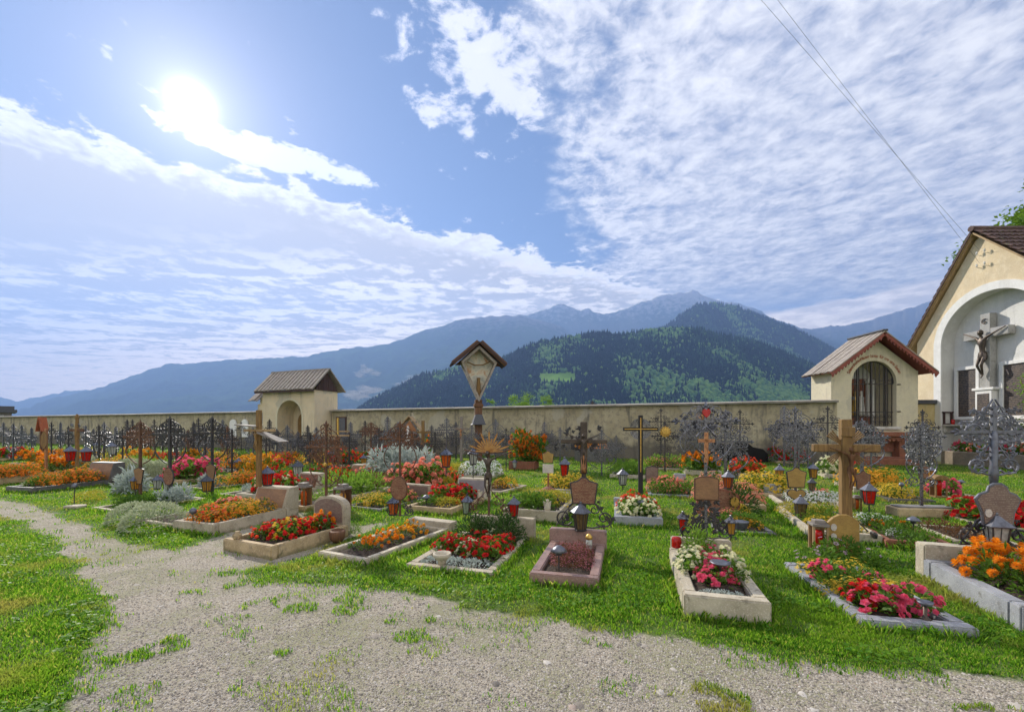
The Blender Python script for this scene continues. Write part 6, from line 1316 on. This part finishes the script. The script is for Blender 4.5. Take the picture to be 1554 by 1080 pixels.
lantern(314, 733, 26, (312, 750), 'amber', 'bright amber glass lantern below the tan coffin shaped nameplate', roof='lead_sheet'); lantern(406, 738, 30, ('L', 406, B_L('L', .1)), 'red', 'red glass lantern on top of the long grey grave headstone'); lantern(452, 711, 26, (453, 740), 'white', 'white lantern with blue roof on a pedestal left of the gatehouse arch foot', roof='lead_sheet')
lantern(107, 697, 24, ('A', 108, B_L('A', .1)), 'red', 'red lantern, left one on the tilted photo plaque'); lantern(131, 698, 24, ('A', 130, B_L('A', .1)), 'red', 'red lantern, right one on the tilted photo plaque'); lantern(148, 677, 16, (148, 703), 'white', 'small white lantern, left one above the yellow bushes'); lantern(170, 680, 20, (170, 706), 'white', 'small white lantern, right one above the yellow bushes')
lantern(288, 712, 14, (288, 722), 'red', 'tiny red and white lantern in the grass left of the tan coffin shaped nameplate'); lantern(362, 703, 18, (362, 722), 'amber', 'amber lantern, left of the pair behind the thin pale kerb'); lantern(380, 704, 18, (380, 722), 'amber', 'amber lantern, right of the pair behind the thin pale kerb'); lantern(781, 703, 14, (781, 716), 'white', 'tiny lantern at the corner of the reddish stone box')
lantern(504, 691, 20, (504, 716), 'red', 'red lantern with white roof right of the gatehouse', roof='silver_iron'); lantern(552, 697, 16, (552, 718), 'amber', 'small wooden lantern below the red begonias at the wall'); lantern(224, 692, 14, (224, 700), 'orange', 'orange lantern box with white lid by the left wall', roof='silver_iron'); lantern(1232, 742, 20, ('c20', 1235, .5), 'smoky', 'blue grey roofed lantern among the white flowers', kind='stand', roof='lead_sheet')
lantern(1414, 716, 18, ('i', 1403, 1.9), 'amber', 'amber lantern hanging at the silver cross behind the tan block')
# wooden lantern houses
def house(px_, yg, hpx, label, mat, col, arched=False, rz=-.3, z=0):
    w = gp(px_, yg); h = hpx / F * w.y; a = h * .205; r = thing('lantern_house', label, 'lantern', (w.x, w.y, z), rz)
    b = MB(); b.box(-a, a, -a, a, 0, h * .06)
    for x in (-a + .012, a - .012):
        for y in (-a + .012, a - .012): b.box(x - .012, x + .012, y - .012, y + .012, h * .06, h * .82)
    b.box(-a, a, a - .01, a, h * .06, h * .82); b.build('frame', mat, r)
    b = MB()
    if arched: b.prism([(a * 1.25 * math.cos(PI * i / 10), h * .75 + a * .9 * math.sin(PI * i / 10)) for i in range(11)], -a * 1.2, a * 1.2)
    else: b.box(-a * 1.08, a * 1.08, -a * 1.08, a * 1.08, h * .82, h * .90); b.box(-a * .7, a * .7, -a * .7, a * .7, h * .90, h)
    b.build('roof', mat if arched else 'grey_wood', r, bevel=.004)
    MB().lathe([(a * .5, h * .07), (a * .55, h * .6), (a * .4, h * .68)], 12).build('candle', col, r, smooth=True)
house(1242, 838, 50, 'wooden candle house with bright red candle left of the rounded nameboard', 'pale_wood', 'red_plastic'); house(1424, 768, 36, 'arched wooden lantern house with red glass on the tan stone block', 'ochre_wood', 'red_glass', True, z=.19)
house(461, 772, 40, 'little slanted roofed wooden candle house with red candle', 'ochre_wood', 'orange_glass'); house(520, 778, 44, 'dark wooden candle house with amber glass right of the arched headstone', 'brown_wood', 'amber_glass'); house(1300, 775, 24, 'orange glass candle house behind the wooden crucifix', 'ochre_wood', 'orange_glass')
# ball lamps on stakes, bowls, candles, ornaments
def stake(px_, yg, hpx, label, shape='ball'):
    w = gp(px_, yg); h = hpx / F * w.y; r = thing('stake_lamp', label, 'lamp', (w.x, w.y, 0), 0); b = MB(); b.tube([(0, 0, -.05), (0, 0, h * .8)], .008, 5); b.build('stake', 'black_iron', r)
    b = MB(); R = .05
    if shape == 'ball': b.lathe([(R * .5, 0), (R * .95, R * .5), (R, R), (R * .8, R * 1.5), (R * .3, R * 1.9), (0, R * 2)], 12, (0, 0, h * .78))
    elif shape == 'dish': b.lathe([(.01, -.03), (.02, 0), (.085, .025), (.09, .035), (.05, .03), (0, .028)], 16, (0, 0, h * .9))
    else: b.lathe([(.03, 0), (.035, .03), (.09, .04), (.06, .075), (.02, .10), (0, .105)], 12, (0, 0, h * .8))
    b.build('head', 'pewter', r, smooth=True)
stake(113, 767, 34, 'small ball lamp on a stick standing by the path'); stake(293, 806, 34, 'grey ball lamp at the front corner of the long grey grave'); stake(1093, 912, 60, 'dark dish shaped lamp over the pink begonias', 'dish'); stake(848, 880, 48, 'dark domed lamp on a curled foot among the heather', 'dome')
stake(1386, 818, 30, 'small dark capped lamp among the orange flowers', 'dome'); stake(972, 790, 30, 'dark pot shaped lamp between red and cream begonias', 'dome'); stake(647, 776, 22, 'small pagoda lamp below the red begonias', 'dome'); stake(1368, 760, 28, 'black disc lamp behind the yellow flowers', 'ball'); stake(1458, 750, 20, 'grey capped lamp above the pink begonias', 'dome')
w = gp(671, 862); o = MB().lathe([(.05, 0), (.045, .03), (.06, .05), (.10, .09), (.105, .125), (.085, .125), (.07, .09), (0, .07)], 18).build('bowl', 'pale_stone', None, (w.x, w.y, .05), smooth=True); tag(o, 'pale stone bowl on the front edge of the wide grey slab grave', 'bowl')
g = GR['F']; w = loc2(g, .5, .12, .07); r = thing('water_bowl', 'small round bronze bowl on a stem at the front of the flat slab grave', 'bowl', w); r.scale = (.7, .7, .8); MB().lathe([(.06, 0), (.04, .01), (.02, .03), (.02, .13)], 12).build('stem', 'bronze', r, smooth=True); MB().lathe([(.02, .13), (.06, .145), (.075, .175), (.06, .17), (0, .15)], 16).build('dish', 'pewter', r, smooth=True)
g = GR['E']; w = loc2(g, .08, 1.48, .19); o = MB().lathe([(.05, 0), (.055, .01), (.052, .11), (.045, .12), (0, .122)], 14).build('grave_candle', 'red_plastic', None, w, smooth=True); tag(o, 'red plastic grave candle at the back left corner of the pale kerbed grave', 'candle')
g = GR['D']; w = loc2(g, .52, 1.05, .1); r = thing('grave_candle', 'clear glass candle with gold lid among the heather', 'candle', w); MB().lathe([(.035, 0), (.04, .01), (.038, .13)], 12).build('glass', 'white_glass', r, smooth=True); MB().lathe([(.042, .13), (.045, .16), (.02, .19), (0, .2)], 12).build('lid', 'gold_leaf', r, smooth=True)
g = GR['B']; w = loc2(g, .2, .06, .15); o = MB().lathe([(.04, 0), (.055, .03), (.05, .07), (.03, .085), (.035, .1), (0, .1)], 10).build('pot', 'tan_stone', None, w, smooth=True); tag(o, 'small stone pot on the front kerb of the arched headstone grave', 'pot')
w = gp(512, 822); o = MB().lathe([(.06, 0), (.10, .05), (.11, .14), (.09, .17), (.08, .12)], 12).build('pot', 'brown_wood', None, (w.x, w.y, .0), smooth=True); tag(o, 'brown round pot lying beside the arched headstone grave', 'pot')
w = gp(1125, 805); o = MB().lathe([(.05, 0), (.08, .05), (.1, .13), (.11, .15), (.08, .13)], 14).build('pot', 'pewter', None, (w.x, w.y, .0), smooth=True); tag(o, 'dark metal pot before the broad curved brown stone', 'pot')
g = GR['d']; w = loc2(g, .62, g['L'] - .05, .28); o = MB().prism([(.07 * math.cos(a), .09 * math.sin(a)) for a in [2 * PI * i / 16 for i in range(16)]], -.03, .0).build('photo_medallion', 'gold_leaf', None, w, g['rz']); tag(o, 'oval gold framed photograph on the broad curved brown stone', 'medallion')
for key, u, v, lab in (('a', .95, 1.25, 'small grey stone angel leaning at the slanted grey plaque'), ('b', .78, .10, 'small white stone figure on the front edge of the golden shrub grave'), ('E2', .42, 1.42, 'pale praying angel figure at the foot of the tall black cross')):
    g = GR[key]; w = loc2(g, u, v, g['kh']); r = thing('angel_figurine', lab, 'figurine', w); MB().lathe([(.05, 0), (.055, .04), (.035, .09), (.03, .12), (.015, .135), (.028, .155), (.028, .175), (0, .19)], 10).build('body', 'pale_stone', r, smooth=True)
    b = MB()
    for s in (-1, 1): b.add([(0, .03, .11), (s * .07, .05, .15), (s * .06, .05, .06), (s * .02, .03, .03), (0, .045, .11), (s * .07, .06, .15), (s * .06, .06, .06), (s * .02, .045, .03)], [(0, 1, 2, 3), (7, 6, 5, 4), (0, 4, 5, 1), (1, 5, 6, 2)])
    b.build('wings', 'pale_stone', r)
w = gp(115, 770); o = MB().hprism([(-.18, -.08), (.12, -.1), (.2, .02), (.1, .12), (-.12, .1)], -.02, .05).build('marker_stone', 'pale_stone', None, w, bevel=.01); tag(o, 'small flat pale stone at the foot of the ball lamp', 'stone')
flush_plants()
def purge(o):
    for q in list(o.children): purge(q)
    bpy.data.objects.remove(o)
for l_ in PROTO.values():
    for r in l_: purge(r)
for r in PR.values(): purge(r)
# ---------------------------------------------------------------- trees beyond the wall and behind the building
def tree(label, loc, h, rad, n, seed, leaf=.16, ch=.62, mat='leaf_tree', trunk_h=None, group=None):
    rnd = random.Random(seed); r = thing('tree', label, 'tree', loc, 0, group); b = MB(); th = trunk_h or h * (1 - ch) ; R = h * .022
    b.tube([(0, 0, -.3), (.05, 0, th * .6), (0, .1, th), (.1, 0, h * .8), (.1, 0, h * .93)], [R * 1.3, R, R * .85, R * .4, .02], 8); tips = []
    for i in range(11):
        z = th * .8 + (h * .88 - th * .8) * i / 11; a = i * 2.4 + rnd.random(); L_ = rad * (1 - .6 * abs(i / 11 - .35)) * rnd.uniform(.7, 1)
        p1 = Vector((math.cos(a) * L_ * .5, math.sin(a) * L_ * .5, z + L_ * .35)); p2 = Vector((math.cos(a) * L_, math.sin(a) * L_, z + L_ * .55)); b.tube([(0.03, 0, z), p1, p2], [R * .45, R * .25, .015], 5); tips += [p1, p2]
    b.build('trunk', 'stem_brown' if False else 'brown_wood', r); c = MB(); cl = []
    for i in range(46):
        v = Vector((rnd.gauss(0, 1), rnd.gauss(0, 1), rnd.gauss(0, 1))).normalized(); k = rnd.uniform(.35, 1.0); cl.append((Vector((v.x * rad * k, v.y * rad * k, h * (1 - ch / 2) + v.z * h * ch / 2 * k)), rad * rnd.uniform(.16, .36)))
    cl += [(q, rad * .25) for q in tips]
    for i in range(n):
        q, s = cl[i % len(cl)]; v = Vector((rnd.gauss(0, 1), rnd.gauss(0, 1), rnd.gauss(0, .8))) * s * .55; p = q + v
        c.leaf(p, Vector((rnd.gauss(0, 1), rnd.gauss(0, 1), rnd.gauss(-.1, .7))), Vector((rnd.gauss(0, .5), rnd.gauss(0, .5), 1)), leaf * rnd.uniform(.7, 1.3), leaf * .6)
    c.build('crown', mat, r)
tree('leafy green tree showing above the tiled roof at the upper right', (31.6, 25.0, 0), 16.3, 3.3, 26000, 1, .24, .66)
tree('rounded bright green tree top over the wall right of the shrine pillar', (xat(790, 46), 46, -14), 19.9, 1.75, 6500, 2, .18, .25, 'leaf_fresh'); tree('small bright green tree top over the wall, rightmost of the three', (xat(829, 47), 47, -14), 19.2, 1.0, 3000, 3, .16, .2, 'leaf_fresh'); tree('tiny green tree top over the wall close to the shrine pillar', (xat(746, 47), 47, -14), 18.9, .9, 2600, 4, .16, .2, 'leaf_fresh')
r = thing('shrub', 'bright leafed tall shrub in the stone planter at the right edge', 'shrub', (19.95, 15.9, .45)); b = MB(); c = MB(); rnd = random.Random(5)
for i in range(14):
    a = rnd.uniform(0, 6.28); e = Vector((math.cos(a) * rnd.uniform(.1, .55), math.sin(a) * rnd.uniform(.1, .7), rnd.uniform(1.2, 3.3))); b.tube([(0, 0, 0), e * .5 + Vector((0, 0, .2)), e], [.02, .014, .006], 4)
    for k in range(110):
        f_ = rnd.random() ** .6; p = e * f_ + Vector((rnd.gauss(0, .14), rnd.gauss(0, .14), rnd.gauss(0, .12))); c.leaf(p, Vector((rnd.gauss(0, 1), rnd.gauss(0, 1), rnd.gauss(0, .6))), ZUP, .12, .07)
b.build('stems', 'brown_wood', r); c.build('foliage', 'leaf_fresh', r)
# moss tufts on the tile ridge are left to the material; grass and gravel follow
# ---------------------------------------------------------------- grass, gravel
def in_graves(x, y):
    k = np.zeros(x.shape, bool)
    for g in GR.values():
        a = g['rz']; dx, dy = x - g['o'].x, y - g['o'].y; u, v = dx * math.cos(a) + dy * math.sin(a), -dx * math.sin(a) + dy * math.cos(a)
        k |= (u > -.0) & (u < g['W']) & (v > -.0) & (v < g['L'] + .12)
    return k
R_ = np.random.RandomState(11)
m, t, p = newmat('grass_blade'); at = t.nodes.new('ShaderNodeAttribute'); at.attribute_name = 'rnd'; rr = S(t, at.outputs['Fac']); v = wpos(t); a = noi(t, v, 1.3, 4); d_ = noi(t, v, .45, 4)
c = ramp(t, rr, [(0, (.035, .12, .012)), (.45, (.12, .30, .02)), (.85, (.26, .46, .04)), (1, (.52, .48, .16))]); c = mixc(t, a.ss(.48, .68) * .5, c, (.22, .38, .03)); c = mixc(t, (a * .5 + d_ * .5).ss(.51, .62) * .7, c, (.40, .34, .12))
bt = t.nodes.new('ShaderNodeBsdfTranslucent'); setin(t, bt.inputs[0], mixc(t, 1.0, c, (1.25, 1.15, .8), 'MULTIPLY')); setin(t, p.inputs['Base Color'], c); p.inputs['Roughness'].default_value = .5; p.inputs['Specular IOR Level'].default_value = .25
mx = t.nodes.new('ShaderNodeMixShader'); mx.inputs[0].default_value = .6; t.links.new(p.outputs[0], mx.inputs[1]); t.links.new(bt.outputs[0], mx.inputs[2]); t.links.new(mx.outputs[0], t.nodes['Material Output'].inputs[0])
def blades(name, x, y, h, w, label):
    n = len(x); z = ground_z(x, y); a = R_.rand(n) * 6.283; la = R_.rand(n) * 6.283; ln = h * R_.uniform(.15, .8, n); rv = R_.rand(n)
    V = np.zeros((n, 4, 3)); sx, sy = np.cos(a) * w / 2, np.sin(a) * w / 2; ox, oy = np.cos(la) * ln, np.sin(la) * ln
    V[:, 0] = np.stack([x - sx, y - sy, z - .01], -1); V[:, 1] = np.stack([x + sx, y + sy, z - .01], -1)
    V[:, 2] = np.stack([x + ox * .4 + sx * .7, y + oy * .4 + sy * .7, z + h * .6], -1); V[:, 3] = np.stack([x + ox, y + oy, z + h], -1)
    T = np.array([[0, 1, 2], [0, 2, 3]])[None] + (np.arange(n) * 4)[:, None, None]
    o = tri_mesh(name, V.reshape(-1, 3), T.reshape(-1, 3), 'grass_blade', {'rnd': np.repeat(rv, 4)}); tag(o, label, 'grass', None, 'stuff')
def sample(n, d0, d1, pw):
    u = R_.rand(n); d = (d0 ** (1 - pw) + (d1 ** (1 - pw) - d0 ** (1 - pw)) * u) ** (1 / (1 - pw)); k = R_.uniform(-1.42, 1.42, n); return k * d, d
def keep(x, y):
    n = x * .363 + y * .932; nw = y - (WD + WA * x)
    pm = pathmask(x, y); dens = vfb(x, y, 2.6, 3)
    k = (pm < -.01 + (R_.rand(len(x)) - .5) * .22 * (dens > .42)) | ((pm > 0) & (dens > .60) & (R_.rand(len(x)) < .4) & (vfb(x + 50, y, 3.2, 3) > .64))
    k |= (pm > 0) & (vfb(x + 20, y + 8, 3.3, 3) > .56) & (R_.rand(len(x)) < .10)
    k &= ~((dens < .36) & (R_.rand(len(x)) < .55))
    k &= (nw < -.05) & ~in_graves(x, y) & ~((x > 19.2)) & ~((x > 14.1) & (y > 18.2) & (x < 18.3)); return k, dens, pm
x, y = sample(900000, 2.05, 46, 1.35); k, dens, pm = keep(x, y); x, y, dens, pm = x[k], y[k], dens[k], pm[k]
h = (.016 + .030 * R_.rand(len(x)) * (.4 + dens)) * np.clip(.8 + y * .035, .8, 1.5) * np.where(pm > -.12, .55, 1.0); blades('grass', x, y, h, .0032 + .0015 * y, 'short lush green grass growing between the graves')
cx_ = []; 
for g in GR.values():                             # longer untrimmed grass along the kerbs
    per = 2 * (g['W'] + g['L']); n = int(per * 260 / max(1, g['o'].y / 6)); s = R_.rand(n) * per; off = -.015 - np.abs(R_.normal(0, .045, n))
    W_, L_ = g['W'], g['L']; u = np.where(s < W_, s, np.where(s < W_ + L_, W_ - off, np.where(s < 2 * W_ + L_, s - W_ - L_, off))); v = np.where(s < W_, off, np.where(s < W_ + L_, s - W_, np.where(s < 2 * W_ + L_, L_ - off + .13, s - 2 * W_ - L_)))
    ca, sa = math.cos(g['rz']), math.sin(g['rz']); cx_.append(np.stack([g['o'].x + u * ca - v * sa, g['o'].y + u * sa + v * ca], -1))
q = np.concatenate(cx_); pm = pathmask(q[:, 0], q[:, 1]); q = q[(pm < -.05) & ~in_graves(q[:, 0], q[:, 1])]; blades('long_grass', q[:, 0], q[:, 1], R_.uniform(.03, .10, len(q)), .004 + .0015 * q[:, 1], 'longer untrimmed grass along the grave kerbs')
# broad leaved weeds / clover in the lawn
x, y = sample(60000, 2.05, 14, 1.5); k, dens, pm = keep(x, y); k &= (vfb(x + 9, y + 4, 1.9, 3) > .53) & (pm < 0); x, y = x[k], y[k]; n = len(x); z = ground_z(x, y) + R_.uniform(.02, .055, n); a = R_.rand(n) * 6.283; s = R_.uniform(.009, .02, n); ti = R_.uniform(-.5, .5, (n, 2))
V = np.zeros((n, 4, 3))
for j, (cx1, cy1) in enumerate(((1, 0), (0, .8), (-1, 0), (0, -.8))):
    dx, dy = s * (cx1 * np.cos(a) - cy1 * np.sin(a)), s * (cx1 * np.sin(a) + cy1 * np.cos(a)); V[:, j] = np.stack([x + dx, y + dy, z + dx * ti[:, 0] + dy * ti[:, 1]], -1)
o = tri_mesh('clover', V.reshape(-1, 3), (np.array([[0, 1, 2, 3]]) + (np.arange(n) * 4)[:, None]), 'grass_blade', {'rnd': np.repeat(.2 + .6 * R_.rand(n), 4)}); tag(o, 'clover and broad leaved weeds in the lawn', 'clover', None, 'stuff')
# gravel
m, t, p = newmat('gravel_stone'); at = t.nodes.new('ShaderNodeAttribute'); at.attribute_name = 'rnd'; rr = S(t, at.outputs['Fac']); f = noi(t, wpos(t), 90, 3)
setin(t, p.inputs['Base Color'], mixc(t, f * .4, ramp(t, rr, [(0, (.08, .07, .06)), (.3, (.25, .215, .17)), (.7, (.40, .355, .29)), (.95, (.55, .51, .45)), (1, (.30, .19, .13))]), (.3, .27, .24))); p.inputs['Roughness'].default_value = .9
def pebbles(n, d0, d1, s0, s1, pw, flat, name, label):
    x, y = sample(n, d0, d1, pw); pm = pathmask(x, y); k = (pm > -.03) & ~in_graves(x, y); x, y = x[k], y[k]; n = len(x); s = s0 + (s1 - s0) * R_.rand(n) ** 3; z = ground_z(x, y) - .012
    base = np.array([(1, 0, 0), (.4, .9, 0), (-.7, .7, 0), (-1, -.2, 0), (-.2, -1, 0), (.8, -.6, 0), (.5, .1, 1), (-.3, .5, .9), (-.4, -.4, 1)])
    J = base[None] * (1 + (R_.rand(n, 9, 3) - .5) * .6); a = R_.rand(n) * 6.283; ca, sa = np.cos(a)[:, None], np.sin(a)[:, None]; X_, Y_ = J[..., 0] * R_.uniform(.6, 1.2, (n, 1)), J[..., 1]
    V = np.stack([x[:, None] + s[:, None] * (X_ * ca - Y_ * sa), y[:, None] + s[:, None] * (X_ * sa + Y_ * ca), z[:, None] + s[:, None] * J[..., 2] * flat], -1)
    T = np.array([(0, 1, 6), (1, 7, 6), (1, 2, 7), (2, 3, 7), (3, 8, 7), (3, 4, 8), (4, 5, 8), (5, 6, 8), (5, 0, 6), (6, 7, 8)])[None] + (np.arange(n) * 9)[:, None, None]
    o = tri_mesh(name, V.reshape(-1, 3), T.reshape(-1, 3), 'gravel_stone', {'rnd': np.repeat(R_.rand(n), 9)}); tag(o, label, 'gravel', None, 'stuff')
pebbles(300000, 2.05, 12, .002, .0095, 1.65, .6, 'gravel', 'fine grey gravel scattered over the path'); pebbles(700, 2.05, 9, .010, .038, 1.3, .25, 'flat_stones', 'larger flat pale stones lying in the gravel path')
